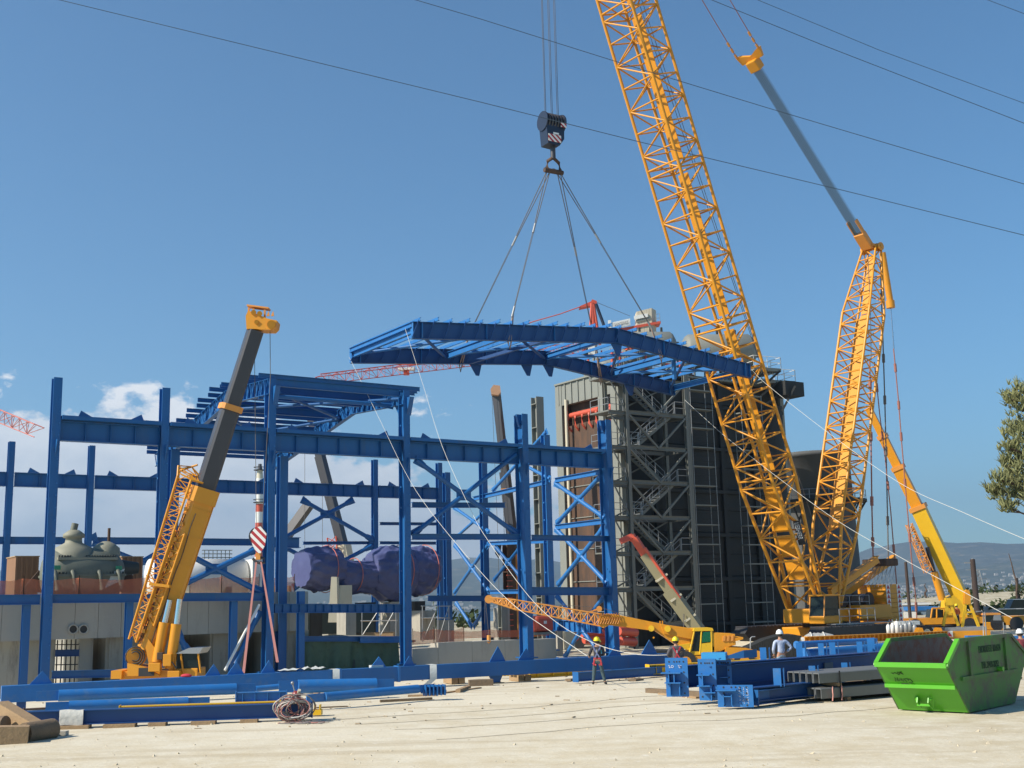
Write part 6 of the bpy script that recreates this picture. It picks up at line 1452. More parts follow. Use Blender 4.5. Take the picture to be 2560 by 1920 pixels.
# hose pile with a red bottle
hp_ = thing('hose_pile', 'tangled pile of grey and pink gas hoses lying against the front beam', 'hoses', on(P(735, 1780, 36.0)))
hc = on(P(735, 1780, 36.0)); rg = random.Random(21)
for m_, n_ in ((mat('grey_hose', (.20, .18, .17), .6), 13), (mat('pink_hose', (.33, .14, .12), .6), 9), (mat('white_hose', (.50, .49, .46), .6), 3)):
    k = MB()
    for i in range(n_):
        rx, rz = rg.uniform(.26, .52), rg.uniform(.18, .38); ox, oz = rg.uniform(-.16, .2), rg.uniform(.30, .46); ph = rg.uniform(0, 6); yy = rg.uniform(-.28, .12); tl = rg.uniform(-.5, .5)
        k.path([hc+V((ox+rx*math.cos(t+ph), yy+.12*math.sin(t*2+ph)+.05*i/n_, max(.03, oz+rz*math.sin(t+ph)+tl*.1*math.cos(t)))) for t in [j*math.pi/10 for j in range(21)]], .016, 5)
    for i in range(n_//2):
        x = rg.uniform(-.5, .4); k.path([hc+V((x+.09*j+.1*math.sin(j*1.7+i), -.35-.05*i+.08*math.sin(j+i*2), .02)) for j in range(9)], .016, 5)
    k.build('hose_coil', m_, hp_)
gb = thing('gas_bottle', 'small dark red gas bottle with valve standing above the hose pile', 'gas bottle', hc+V((.05, .35, .45)))
g0 = hc+V((.06, .30, .52)); MB().rev([(0, 0), (.12, 0), (.13, .05), (.13, .24), (.09, .33), (.04, .36), (0, .36)], g0, V((-.25, 0, 1)), 18).build('bottle', mat('dark_red_paint', (.22, .03, .03), .4), gb)
MB().tube(g0+V((-.1, 0, .34)), g0+V((-.16, 0, .55)), .02, 8).build('valve_stem', GALV, gb); MB().ball(g0+V((-.17, 0, .58)), .05).build('gauge', GALV, gb); MB().tube(g0+V((.03, -.05, .3)), g0+V((.06, -.12, .38)), .05, 10).build('valve', CREAM, gb)
for i in range(4):      # thin cables trailing over the white ground
    y0 = 36.0-i*1.6-(i == 3)*.5; pts = [on(V((-6.0+i*1.3+j*.7, y0+j*(.36-.03*i)+.28*math.sin(j*.55+i*1.3)+.08*math.sin(j*1.9+i), 0)))+Z*.012 for j in range(26)]
    solo(MB().path(pts, .006, 5), 'cable', mat('cable_sheath', (.34, .29, .22), .8), ['farthest', 'second farthest', 'second nearest', 'nearest'][i]+' of the thin cables snaking over the white ground', 'cable', pts[0], 'thin cables on the ground')
# ---------------- middle ground beams at centre right
ground_beam(1440, 1690, 49.0, 1668, 1679, 52.5, .36, .30, 'blue beam with a tapered end behind the first rope handler', BLUE, zb=.08)
t, a, b, d_ = ground_beam(1322, 1680, 53.5, 1650, 1665, 57.0, .40, .32, 'long yellow girder behind the first rope handler', YELB, 'yellow_girder', zb=.02, st=9)
ground_beam(1620, 1668, 52.0, 1905, 1652, 54.5, .40, .32, 'long yellow girder in front of the lowered yellow crane', YELB, 'yellow_girder', zb=.12, st=9)
ground_beam(1395, 1655, 57.0, 1660, 1648, 59.0, .36, .3, 'navy blue beam behind the yellow girder', BLUEN, zb=.3)
yf = thing('yellow_grating_frame', 'yellow ladder-like frame lying under the long beam near centre', 'steel frame', on(P(1215, 1690, 53)))
for v in (1673, 1681, 1689): MB().bar(P(1165, v+2, 53), P(1275, v-1, 53.6), .06, .06).build('rail', YELB, yf)
for i in range(12): MB().bar(P(1168+i*9, 1673, 53.3), P(1168+i*9, 1690, 53.3), .05, .05).build('rung', YELB, yf)
MB().prism([P(1230, 1668, 53.3), P(1262, 1668, 53.3), P(1246, 1692, 53.3)], V((0, .05, 0))).build('foot_plate', YELB, yf)
for i, (u0, u1, lab) in enumerate(((1524, 1552, 'left of two timber block stacks behind the first rope handler'), (1554, 1588, 'right of two timber block stacks behind the first rope handler'))):
    p = on(P((u0+u1)/2, 1680, 51.8)); r = thing('block_stack', lab, 'blocks', p, 'small block stacks')
    for q in range(4): MB().box(p+V((-.21+.14*q, 0, .12)), (.125, .3, .24)).build('block', WOOD, r)
rn = MB(); p = on(P(1640, 1668, 53)); vs = []
for i in range(15):
    for j in range(5): vs.append(p+V((-1.0+i*.14, j*.15-.3, .03+.22*abs(noise.noise(V((i*.35, j*.5, 4))))*(1-abs(i-7)/8))))
rn.add(vs, [(i*5+j, i*5+j+1, i*5+j+6, i*5+j+5) for i in range(14) for j in range(4)], True)
solo(rn, 'netting_heap', mat('orange_red_netting', (.62, .13, .06), .8, bump=.6, bscale=12), 'heap of orange-red netting on the ground behind the bolted plates', 'netting', p)
# ================================================================== RIGHT HAND STACK OF FABRICATED STEEL
rx_ = V((.80, .60, 0)).normalized(); ry_ = V((-rx_.y, rx_.x, 0))      # beams recede along rx_ ; end plates face -rx_
def endbeam(u0, u1, v0, v1, Yb, length, lab, hb, wb, shelves=(), marks=(), m=BLUE2, mbeam=BLUEN, zc=.5):
    """fabricated girder: big drilled end plate, I-beam behind it"""
    cb_ = P((u0+u1)/2, (v0+v1)/2, Yb); hp__ = (v1-v0)/FPX*Yb; wp = (u1-u0)/FPX*Yb/ max(.3, abs(ry_.x)*1.0+.25)
    n_ = V((-.28, -.96, 0)).normalized(); s_ = V((.96, -.28, 0)).normalized(); wp = (u1-u0)/FPX*Yb/.97
    r = thing('end_plated_girder', lab, 'steel beam', on(cb_), 'fabricated girders stacked at right')
    pl2 = MB().box(cb_, (wp, .05, hp__), (s_, -n_, Z)).build('end_plate', m, r)
    k = MB()
    for i in range(4):
        for sg in (-1, 1):
            k.tube(cb_+s_*sg*wp*.32+Z*hp__*(.40-.27*i)+n_*.026, cb_+s_*sg*wp*.32+Z*hp__*(.40-.27*i)+n_*.034, .028, 8)
    for i in range(3): k.tube(cb_+s_*wp*(-.1+.12*i)+Z*hp__*.40+n_*.026, cb_+s_*wp*(-.1+.12*i)+Z*hp__*.40+n_*.034, .026, 8)
    k.build('bolt_hole', BLK, pl2)
    MB().ibeam(cb_+Z*(zc-.5)*hp__-n_*.03, cb_+Z*(zc-.5)*hp__+rx_*length, hb, wb, .03, .02).build('girder', mbeam, r)  # web shade under the flanges is put in as darker blue
    for zz, dep, ww, off in shelves:
        MB().box(cb_+Z*hp__*zz+n_*dep/2+s_*off, (ww, dep, .03), (s_, -n_, Z)).build('shelf_plate', m, r)
    for (x0, zz0, zz1, dep) in marks: MB().box(cb_+s_*x0+Z*hp__*(zz0+zz1)/2+n_*dep/2, (.03, dep, hp__*abs(zz1-zz0)), (s_, -n_, Z)).build('rib_plate', m, r)
    return r, cb_, hp__, s_, n_
r1, cA, hA, sA, nA = endbeam(1666, 1719, 1647, 1739, 38.3, 7.5, 'drilled blue end plate girder at the left end of the right-hand stack, chalk marked', .68, .32, ((.12, .34, .62, -.15), (-.13, .34, .5, -.1)), ((-.22, -.13, .12, .3), (-.05, -.13, .12, .3), (-.2, -.46, -.13, .25), (.1, -.46, -.13, .25)))
for tx_, oo in (("'LO", -.26), ("'LI", .05)): text(tx_, .12, cA+sA*oo+Z*hA*.24+nA*.035, sA, Z, MARK, r1)
r2, cB, hB, sB, nB = endbeam(1748, 1790, 1650, 1748, 37.6, 8, 'narrow tall blue end plate girder, second from left in the right-hand stack', .8, .30, ((.12, .3, .4, -.1), (-.14, .3, .4, -.1), (-.3, .3, .4, .05)), ((-.12, -.14, .12, .3), (.12, -.5, -.14, .25)))
MB().box(cB+Z*(hB/2+.07)+rx_*.35, (.75, .5, .22), (V((.96, -.28, 0)), V((.28, .96, 0)), Z)).build('top_box', mat('sky_blue_paint', (.03, .26, .55), .45, var=.1), r2)
MB().prism([cB+Z*(hB/2+.0)+sB*.35, cB+Z*(hB/2+.24)+sB*.95+rx_*.3, cB+Z*(hB/2)+sB*.95+rx_*.3], rx_*.6).build('top_wedge', BLUE, r2)
r3, cC, hC, sC, nC = endbeam(1790, 1828, 1652, 1716, 38.2, 9.5, 'blue end plate girder marked SI, third from left in the right-hand stack', .66, .34, ((-.12, .32, .55, -.12),), ((-.28, -.12, -.46, .3),))
text('SI', .14, cC-sC*.1+Z*hC*.18+nC*.035, sC, Z, MARK, r3); MB().box(cC+Z*hC*.12+nC*.03, (.16, .004, .012), (sC, -nC, Z)).build('lettering', MARK, r3)
r4, cD, hD, sD, nD = endbeam(1797, 1880, 1714, 1766, 36.6, 4.6, 'low wide blue end plate girder with scrawled chalk, nearest in the right-hand stack', .42, .36, ((.0, .2, .25, -.22), (.28, .3, .6, -.25)), ((-.34, -.4, .1, .2), (-.1, -.4, .1, .2)))
rgm = random.Random(4)
for i in range(3):
    k = MB()
    for j in range(9):
        p = cD+sD*(.12+.12*i)+Z*(hD*(.38-.085*j))+nD*.03; k.path([p, p+sD*rgm.uniform(-.05, .05)+Z*rgm.uniform(-.03, .03), p+sD*.03+Z*rgm.uniform(-.04, .02)], .005, 4)
    k.build('lettering', MARK, r4)
# long girders of the stack with stub plates standing on them
gl1, a, b, d_ = ground_beam(1835, 1700, 39.5, 2215, 1662, 46.5, .60, .34, 'deep shaded blue girder with upright blue stub plates behind the galvanised bundle', BLUEN, 'stub_girder', zb=.35)
for u0, u1, v0, v1, Yb in ((1896, 1921, 1620, 1667, 40.6), (1987, 2011, 1608, 1660, 42.0), (2070, 2093, 1607, 1655, 43.3), (2139, 2160, 1605, 1650, 44.6), (2042, 2064, 1609, 1648, 43.8), (2164, 2192, 1597, 1648, 45.0)):
    p = P((u0+u1)/2, (v0+v1)/2, Yb); hh = (v1-v0)/FPX*Yb; ww = (u1-u0)/FPX*Yb*.62
    o = MB().box(p, (ww, .03, hh), (V((.96, -.28, 0)), V((.28, .96, 0)), Z)).build('stub_plate', BLUE2, gl1)
    MB().box(p+rx_*.16+V((.96, -.28, 0))*ww*.5, (.03, .34, hh*.98), (V((.96, -.28, 0)), V((.28, .96, 0)), Z)).build('stub_web', BLUE, o)
gl2, a, b, d_ = ground_beam(1884, 1745, 36.9, 2040, 1722, 39.5, .42, .34, 'low blue girder running right from the chalk-scrawled end plate', BLUE, 'stub_girder', zb=.08)
for u0, u1, v0, v1, Yb in ((1929, 1957, 1672, 1715, 37.6), (2018, 2042, 1665, 1684, 39.2), (2100, 2122, 1657, 1675, 41.0)):
    p = P((u0+u1)/2, (v0+v1)/2, Yb); hh = (v1-v0)/FPX*Yb; ww = (u1-u0)/FPX*Yb*.66
    o = MB().box(p, (ww, .03, hh), (V((.96, -.28, 0)), V((.28, .96, 0)), Z)).build('stub_plate', BLUE2, gl2); MB().box(p+rx_*.14+V((.96, -.28, 0))*ww*.5, (.03, .3, hh*.98), (V((.96, -.28, 0)), V((.28, .96, 0)), Z)).build('stub_web', BLUE, o)
for i, (u0, v0, Y0, u1, v1, Y1, r_, lab) in enumerate(((1992, 1612, 45.5, 2185, 1602, 48.5, .125, 'upper long blue pipe on top of the right-hand stack'), (2012, 1640, 46.0, 2230, 1622, 50.0, .26, 'fat blue pipe behind the stub plates of the right-hand stack'))):
    a, b = P(u0, v0, Y0), P(u1, v1, Y1); t = thing('blue_pipe', lab, 'steel pipe', a.lerp(b, .5), 'blue pipes in the right-hand stack'); MB().tube(a, b, r_, 18).build('pipe_wall', BLUE2, t); MB().tube(a-(b-a).normalized()*.03, a, r_*1.15, 18).build('end_plate', BLUE2, t)
for i, (u0, v0, Y0, u1, v1, Y1, lab) in enumerate(((1842, 1668, 44.0, 2000, 1660, 46.2, 'pale-edged flat bar lying on the shaded blue girder, left one'), (1925, 1662, 45.0, 2145, 1640, 48.5, 'pale-edged flat bar lying behind the stub plates'), (1850, 1660, 45.0, 1900, 1655, 45.8, 'short dark channel on the right-hand stack by the first stub plate'))):
    a, b = P(u0, v0, Y0), P(u1, v1, Y1); solo(MB().ibeam(a, b, .14, .5, .015, .02), 'flat_bar', GALV if i < 2 else BLUEN, lab, 'steel bar', a.lerp(b, .5), 'bars on the right-hand stack')
# timber sleepers carrying the right-hand stack
for i, (u, v, lab) in enumerate(((1745, 1742, 'left'), (1960, 1735, 'middle'), (2120, 1705, 'right'))):
    p = on(G(u, v)); solo(MB().box(p+Z*.08+ry_*.8, (.2, 3.4, .16), (rx_, ry_, Z)), 'sleeper', WOODD, lab+' timber sleeper under the right-hand steel stack', 'timber', p, 'sleepers under the right-hand stack')
# cloth over the shaded blue girder
a = P(2072, 1672, 41.0); solo(MB().box(a, (.42, .05, .42), (rx_, ry_, Z)), 'grey_cloth', mat('grey_cloth', (.14, .15, .17), .9, bump=.4), 'grey cloth hanging over the shaded blue girder above the galvanised bundle', 'cloth', a)
# galvanised bundle
gz_ = thing('galvanised_bundle', 'strapped bundle of grey galvanised channels in two layers left of the green skip', 'steel bundle', on(G(2040, 1752)))
gx = V((.86, .51, 0)).normalized(); gy = V((-gx.y, gx.x, 0)); g0 = on(G(2052, 1757))+Z*.12
for layer in range(2):
    for i in range(5):
        p = g0+gy*(.08+i*.285)-gx*(.05*((i*3+layer) % 3))+Z*(.16+layer*.47)
        MB().prof([(-.13, -.16), (-.13, .13), (-.10, .16), (.10, .16), (.13, .13), (.13, -.16), (.105, -.16), (.105, .12), (-.105, .12), (-.105, -.16)], p, p+gx*6.6, Z).build('channel', mat('grey_galvanised', (.165, .175, .18), .5, metal=.2, var=.12, scale=2, col2=(.11, .115, .12), amt=.35, streak=True), gz_)
for q in (.8, 3.4, 5.8):
    MB().box(g0+gx*q+gy*.66+Z*.40, (.12, 1.5, .1), (gx, gy, Z)).build('spacer', WOOD, gz_)
    for q2 in (-.09, 1.36): MB().box(g0+gx*q+gy*q2+Z*.41, (.05, .012, .82), (gx, gy, Z)).build('steel_band', GRYD, gz_)
    MB().box(g0+gx*(q+.3)+gy*.66-Z*.06, (.14, 1.6, .12), (gx, gy, Z)).build('bearer', WOODD, gz_)
for q in (.45, .85):
    MB().path([g0+gx*q-gy*.1+Z*.36, g0+gx*(q-.05)-gy*.14+Z*.2, g0+gx*(q-.02)-gy*.12+Z*.1, g0+gx*(q-.1)-gy*.16+Z*.0-Z*.08], .02, 5).build('tie_ribbon', mat('pink_tape', (.6, .28, .24), .8), gz_)
# ================================================================== THE GREEN SKIP
so = on(G(2420, 1783)); sw = V((.70, -.714, 0)).normalized(); sl_ = V((.714, .70, 0)).normalized()       # width axis (to the right end), length axis away
fl = on(G(2254, 1777)); sl_ = V((math.sin(R(43)), math.cos(R(43)), 0)); sw = V((sl_.y, -sl_.x, 0)); SWD = 2.0; fl = so-sw*SWD
skip = thing('skip_container', 'bright green steel skip with dirty side, standing on gravel at the right edge', 'skip', on(fl.lerp(so, .5)))
def K(x, y, z): return on(fl)+sw*x+sl_*y+Z*(z+.03)
wdt = SWD
prof_ = [(0.0, .0), (-1.2, 1.30), (-1.18, 1.36), (-.3, 1.97), (3.5, 1.97), (4.6, 1.36), (4.62, 1.30), (3.35, 0)]
for x, nm in ((0, 'side_wall'), (wdt, 'side_wall')):
    e = 1 if x else -1
    o = MB().prism([K(x, y, z) for y, z in prof_], sw*.04*e).build(nm, GREEND, skip)
    for (ya, za), (yb, zb_) in zip(prof_[1:6], prof_[2:7]): MB().bar(K(x+.01*e, ya, za), K(x+.01*e, yb, zb_), .13, .10).build('rim', GREEN if ya < -.5 else GREEND, o)
    if x:
        for y in (.3, 2.95): MB().box(K(x+.07, y, 1.45), (.06, .14, .95), (sw, sl_, Z)).build('side_rib', GREEND, o)
        MB().box(K(x+.07, 1.65, .93), (.06, 4.0, .10), (sw, sl_, Z)).build('side_rib', GREEND, o)
        MB().tube(K(x, 2.3, 1.05), K(x+.2, 2.3, 1.05), .07, 10).build('lift_pin', GREEN, o)
MB().hexa([K(0, 0, 0), K(wdt, 0, 0), K(wdt, .05, 0), K(0, .05, 0), K(0, -1.2, 1.30), K(wdt, -1.2, 1.30), K(wdt, -1.15, 1.30), K(0, -1.15, 1.30)]).build('end_wall', GREEN, skip)
MB().hexa([K(0, 3.25, 0), K(wdt, 3.25, 0), K(wdt, 3.3, 0), K(0, 3.3, 0), K(0, 4.45, 1.30), K(wdt, 4.45, 1.30), K(wdt, 4.5, 1.30), K(0, 4.5, 1.30)]).build('end_wall', GREEND, skip)
SKIN_ = mat('rusty_skip_lining', (.20, .165, .135), .85, var=.25, scale=1.4, col2=(.22, .09, .045), amt=.6)
MB().hexa([K(.05, 0.1, .05), K(wdt-.05, .1, .05), K(wdt-.05, 3.3, .05), K(.05, 3.3, .05), K(.05, .1, .12), K(wdt-.05, .1, .12), K(wdt-.05, 3.3, .12), K(.05, 3.3, .12)]).build('floor_plate', SKIN_, skip)
for x in (.045, wdt-.045): MB().prism([K(x, y*.97+.03, z*.985+.02) for y, z in prof_], sw*.012*(1 if x > 1 else -1)).build('lining', SKIN_, skip)
MB().hexa([K(.05, 3.16, .1), K(wdt-.05, 3.16, .1), K(wdt-.05, 3.2, .1), K(.05, 3.2, .1), K(.05, 4.34, 1.32), K(wdt-.05, 4.34, 1.32), K(wdt-.05, 4.38, 1.32), K(.05, 4.38, 1.32)]).build('lining', SKIN_, skip)
MB().bar(K(-.04, -1.2, 1.33), K(wdt+.04, -1.2, 1.33), .14, .13).build('rim', GREEN, skip)
MB().bar(K(-.02, -.70, .72), K(wdt+.02, -.70, .72), .14, .10).build('front_rib', GREEN, skip)
hk0 = K(wdt*.46, -.26, .26)
for q in (-.16, .16): MB().prism([hk0+sw*q-sl_*.18+Z*.16, hk0+sw*(q+(-.14 if q < 0 else .14))-sl_*.05+Z*.16, hk0+sw*q+sl_*.05-Z*.2, hk0+sw*q-sl_*.24-Z*.0], sw*.03).build('lug_plate', GREEN, skip)
MB().bar(hk0-sw*.19-sl_*.12-Z*.07, hk0+sw*.19-sl_*.12-Z*.07, .07, .06).build('lug_bar', GREEN, skip)
# lettering on the side and the scribble on the front
tf = V((0, -.43, 1)).normalized(); fz = (K(0, -1.2, 1.3)-K(0, 0, 0)).normalized()
ln = K(wdt+.052, 1.0, 1.56); MUT = mat('weathered_dark_green_lettering', (.015, .05, .02), .8)
text('ΕΝΟΙΚΙΑΣΕΙΣ ΚΑΔΩΝ', .26, ln, sl_, Z, MUT, skip, squeeze=.62); text('ΤΗΛ. 27410-20252', .26, K(wdt+.052, 1.1, 1.12), sl_, Z, MUT, skip, squeeze=.62)
def scrib(x0, z0, strokes, nm='lettering'):
    k = MB(); n_ = sw.cross(fz)*-1
    if n_.dot(sl_) > 0: n_ = -n_
    for st in strokes:
        k.path([K(x0, 0, 0)+sw*a+fz*(z0+b)+n_*.012 for a, b in st], .009, 5)
    k.build(nm, INK, skip)
scrib(.34, 1.42, [[(0, .08), (.05, .04), (.1, .1), (.14, .05)], [(.16, .05), (.2, .12), (.24, .05), (.2, .0), (.16, .05)], [(.25, .12), (.33, .02), (.3, .14), (.24, .04)]])
scrib(.34, 1.16, [[(0, 0), (.02, .14), (.08, .01), (.1, .15)], [(.12, .02), (.16, .12), (.2, .02), (.22, .12)], [(.23, .0), (.28, .12), (.33, -.02)], [(.32, .12), (.46, .10), (.5, .0), (.44, -.06), (.38, -.02)], [(.38, .12), (.4, .04)], [(.14, -.08), (.36, -.09)]])
# pale blue stack peeping past the skip at the right edge
for i, (u, v, w_, h_, lab) in enumerate(((2535, 1606, 1.0, .5, 'blue plate girder end above the skip at the right edge'), (2434, 1592, .6, .16, 'small blue steel piece on the trailer beyond the skip'))):
    p = P(u, v, 48-i*-30); solo(MB().box(p, (w_*(1.6 if i else 1), .6, h_)), 'blue_steel_piece', BLUE2, lab, 'steel piece', p)
# ================================================================== YARD BEYOND THE SKIP
a, b = P(2012, 1602, 62), P(2368, 1586, 74)
yg = thing('yellow_spreader_beam', 'long orange-yellow ribbed spreader beam lying beyond the green skip', 'steel beam', on(a.lerp(b, .5)))
MB().ibeam(a, b, .42, .34, .03, .02).build('beam', YEL, yg); k = MB()
for i in range(34): k.box(a.lerp(b, (i+.5)/34), (.03, .33, .36), ((b-a).normalized(), V((-.6, .8, 0)), Z))
k.build('stiffener', YEL, yg)
for u in (2298, 2345):
    o = MB()
    for q in (-.28, -.1, .1, .28): o.prism([P(u-13, 1590, 74)+V((0, q, 0)), P(u+13, 1590, 74)+V((0, q, 0)), P(u+4, 1569, 74)+V((0, q, 0)), P(u-4, 1569, 74)+V((0, q, 0))], V((0, .05, 0)))
    o.build('stiffener', YEL, yg)
# plastic wrapped bundle, curved dark mat, ramp
pb = thing('wrapped_bundle', 'bundle wrapped in clear plastic behind the blue pipes, left of the big crane cab', 'bundle', on(P(2045, 1606, 66)))
PLA = mat('milky_plastic', (.42, .43, .41), .25, var=.3, scale=1.5, col2=(.18, .19, .19), amt=.5, bump=.8, bscale=3)
mb = MB(); c = P(2045, 1598, 66); vs = []; fs = []
for i in range(13):
    for j in range(9):
        a_ = math.pi*j/8; rr_ = (.55+.14*noise.noise(V((i*.6, j*.9, 1))))*math.sin(math.pi*(i+1)/14)**.35
        vs.append(c+V((-.95+i*.16, -rr_*math.cos(a_)*.7, rr_*math.sin(a_)*.95-.2)))
mb.add(vs, [(i*9+j, i*9+j+1, (i+1)*9+j+1, (i+1)*9+j) for i in range(12) for j in range(8)], True); mb.build('wrap', PLA, pb)
for q in (-.4, .3): MB().path([c+V((q, -.42*math.cos(t), .56*math.sin(t)-.18)) for t in [i*math.pi/8 for i in range(9)]], .02, 5).build('tape', WHT, pb)
dm = thing('bent_track_mat', 'dark ribbed steel mat bent over a mound behind the white-helmeted man', 'steel mat', on(P(1930, 1620, 68)))
pts = [P(u, v, 68) for u, v in ((1858, 1624), (1885, 1612), (1915, 1598), (1950, 1588), (1985, 1586), (2010, 1592))]
for p, q in zip(pts, pts[1:]):
    n_ = 7
    for i in range(n_):
        a, b = p.lerp(q, i/n_), p.lerp(q, (i+.82)/n_); MB().prism([a, b, V((b.x, b.y, -.2)), V((a.x, a.y, -.2))], V((0, 1.6, 0))).build('slat', GRYD, dm)
MB().path([P(1876, 1626, 66), P(1876, 1596, 66), P(1880, 1592, 66), P(1888, 1592, 66)], .035, 6).build('hoop', GALV, dm)
# gas cylinders on a pallet
gc = thing('cylinder_rack', 'rack of grey gas cylinders with chrome valves in front of the counterweights', 'gas cylinders', on(P(2250, 1590, 76)))
for i in range(7):
    p = P(2222+i*11, 1586, 76+(i % 2)*.5); hh = .62+.1*(i % 3); MB().rev([(0, 0), (.13, 0), (.13, hh*.8), (.06, hh), (0, hh)], p, Z, 12).build('cylinder', WHT if i < 3 else GALV, gc); MB().tube(p+Z*hh, p+Z*(hh+.14), .035, 6).build('valve', CHROM, gc)
MB().box(P(2256, 1588, 76), (2.4, 1.2, .12)).build('pallet', WOOD, gc)
MB().box(P(2265, 1557, 84), (1.6, 1, .25)).build('cover_sheet', WHT, gc)
# trailer with yellow A frames
Ya = 84.0
J_ = lambda u, v, dy=0: P(u, v, Ya+dy)
trl = thing('yellow_trailer', 'yellow trailer with grey deck beams and a red warning triangle behind the skip', 'trailer', on(J_(2400, 1590)))
MB().box(J_(2400, 1572, .6), (2.9, 2.2, .28)).build('deck', GALV, trl); MB().box(J_(2405, 1585, .5), (3.1, 2.3, .50)).build('frame', YEL, trl)
MB().box(J_(2374, 1585, -.72), (.44, .02, .42)).build('warning_plate', WHT, trl); MB().prism([J_(2369, 1591, -.76), J_(2381, 1591, -.76), J_(2372, 1579, -.76)], V((0, .01, 0))).build('warning_triangle', WRED, trl)
for u in (2318,): c = J_(u, 1581, .2); o = MB().tube(c, c+V((0, .35, 0)), .48, 20).build('wheel', BLK, trl); MB().tube(c-V((0, .02, 0)), c, .24, 12).build('rim', CREAM, o)
MB().box(J_(2320, 1566, 1.2), (3.4, 1.6, .12)).build('deck_plate', RUST, trl)
def aframe(pts, lab, rung):
    r = thing('trestle_frame', lab, 'steel trestle', on(J_(pts[0][0][0], 1595)), 'yellow A-frame trestles')
    for a, b in pts: MB().bar(J_(*a), J_(*b), .17, .17).build('leg', YELB, r)
    for a, b in rung: MB().bar(J_(*a), J_(*b), .12, .12).build('crossbar', YELB, r)
    return r
r = aframe([((2358, 1565), (2368, 1512)), ((2396, 1564), (2376, 1512))], 'smaller yellow A-frame trestle left of the man in the orange vest', [((2362, 1530), (2386, 1531))])
MB().box(J_(2372, 1504), (.5, .3, .5)).build('sheave_head', YELB, r)
r = aframe([((2402, 1594), (2414, 1505)), ((2452, 1580), (2422, 1505))], 'larger yellow A-frame trestle right of the man in the orange vest', [((2406, 1583), (2453, 1580)), ((2408, 1532), (2430, 1530))])
MB().prism([J_(2411, 1510, -.15), J_(2412, 1480, -.15), J_(2417, 1474, -.15), J_(2423, 1476, -.15), J_(2427, 1490, -.15), J_(2426, 1510, -.15)], V((0, .3, 0))).build('sheave_head', YEL, r)
k = MB(); k.path([J_(2459, 1600, -1), J_(2458, 1530, -1), J_(2456, 1528, -1), J_(2440, 1529, -1)], .04, 5); k.path([J_(2466, 1600, -1), J_(2462, 1530, -1)], .04, 5); k.path([J_(2510, 1590, -1), J_(2508, 1555, -1)], .03, 5)
k.build('ladder_frame', GALV, trl)
# poles, shed, vehicles, fence
def pole(u, v0, v1, Y, lab, arm=None, r_=.15, m=mat('tarred_pole', (.05, .035, .032), .85, var=.2)):
    a, b = P(u, v1, Y), P(u, v0, Y); a = V((b.x, b.y, min(a.z, zg(b.x, b.y)))); r = thing('utility_pole', lab, 'pole', a, 'poles beyond the yard')
    MB().tube(a, b, r_*1.25, 8, r_).build('pole_shaft', m, r)
    if arm: MB().bar(P(u+arm[0], v0+9, Y), P(u+arm[1], v0+9, Y), .12, .12).build('crossarm', GALV, r); MB().tube(P(u, v0+2, Y), P(u, v0-2, Y), .1, 6).build('insulator', GALV, r)
pole(2431, 1398, 1525, 118, 'tallest dark wooden pole with white crossarm right of the yellow telescopic boom', (-20, 4), .26)
pole(2264, 1405, 1570, 105, 'bare dark pole immediately right of the counterweight stack', None, .13)
pole(2541, 1445, 1530, 150, 'dark pole with short crossarm near the right edge', (-8, 6), .2)
pole(2487, 1465, 1512, 230, 'thin far pole left of the crossarmed pole near the edge', None, .16); pole(2528, 1462, 1505, 240, 'thinnest far pole beside the crossarmed pole near the edge', None, .16)
lp_ = thing('lattice_pylon', 'slim grey lattice pylon behind the tallest wooden pole', 'pylon', on(P(2447, 1530, 210)))
pa, pb2 = on(P(2450, 1530, 210)), P(2444, 1424, 210); pb2 = V((pa.x, pa.y, pb2.z)); lattice(lp_, [pa+V((x, y, 0)) for x, y in ((-1, -1), (1, -1), (1, 1), (-1, 1))], [pb2+V((x, y, 0)) for x, y in ((-.4, -.4), (.4, -.4), (.4, .4), (-.4, .4))], 9, .07, .04, GALV, single=False)
for z_ in (0, -1.6): MB().bar(pb2+V((-1.8, 0, z_)), pb2+V((1.8, 0, z_)), .12, .12).build('crossarm', GALV, lp_)
sh = thing('site_shed', 'low grey flat-roofed shed behind the counterweight stack', 'shed', on(P(2280, 1550, 160)))
MB().box(P(2277, 1532, 160), (3.6, 4, 2.6)).build('wall', mat('grey_render', (.33, .34, .38), .8), sh); MB().box(P(2277, 1510, 160), (3.9, 4.3, .2)).build('roof', WHT, sh)
sh2 = thing('site_shed', 'small shed with a blue roof band right of the grey shed', 'shed', on(P(2302, 1560, 150)))
MB().box(P(2300, 1538, 150), (2.6, 3, 2.0)).build('wall', mat('grey_blue_render', (.18, .24, .30), .8), sh2); MB().box(P(2301, 1521, 150), (3.2, 3.2, .45)).build('roof', BLUE2, sh2)
MB().box(P(2296, 1540, 148.4), (.7, .05, .9)).build('window', GLAS, sh2)
fc_ = thing('steel_fence', 'pale corrugated metal fence beyond the yellow truck cab', 'fence', on(P(2495, 1545, 135)))
for i in range(26): MB().box(P(2461+i*2.95, 1531+i*.1, 135), (.105, .08, 1.35)).build('fence_panel', GALV, fc_)
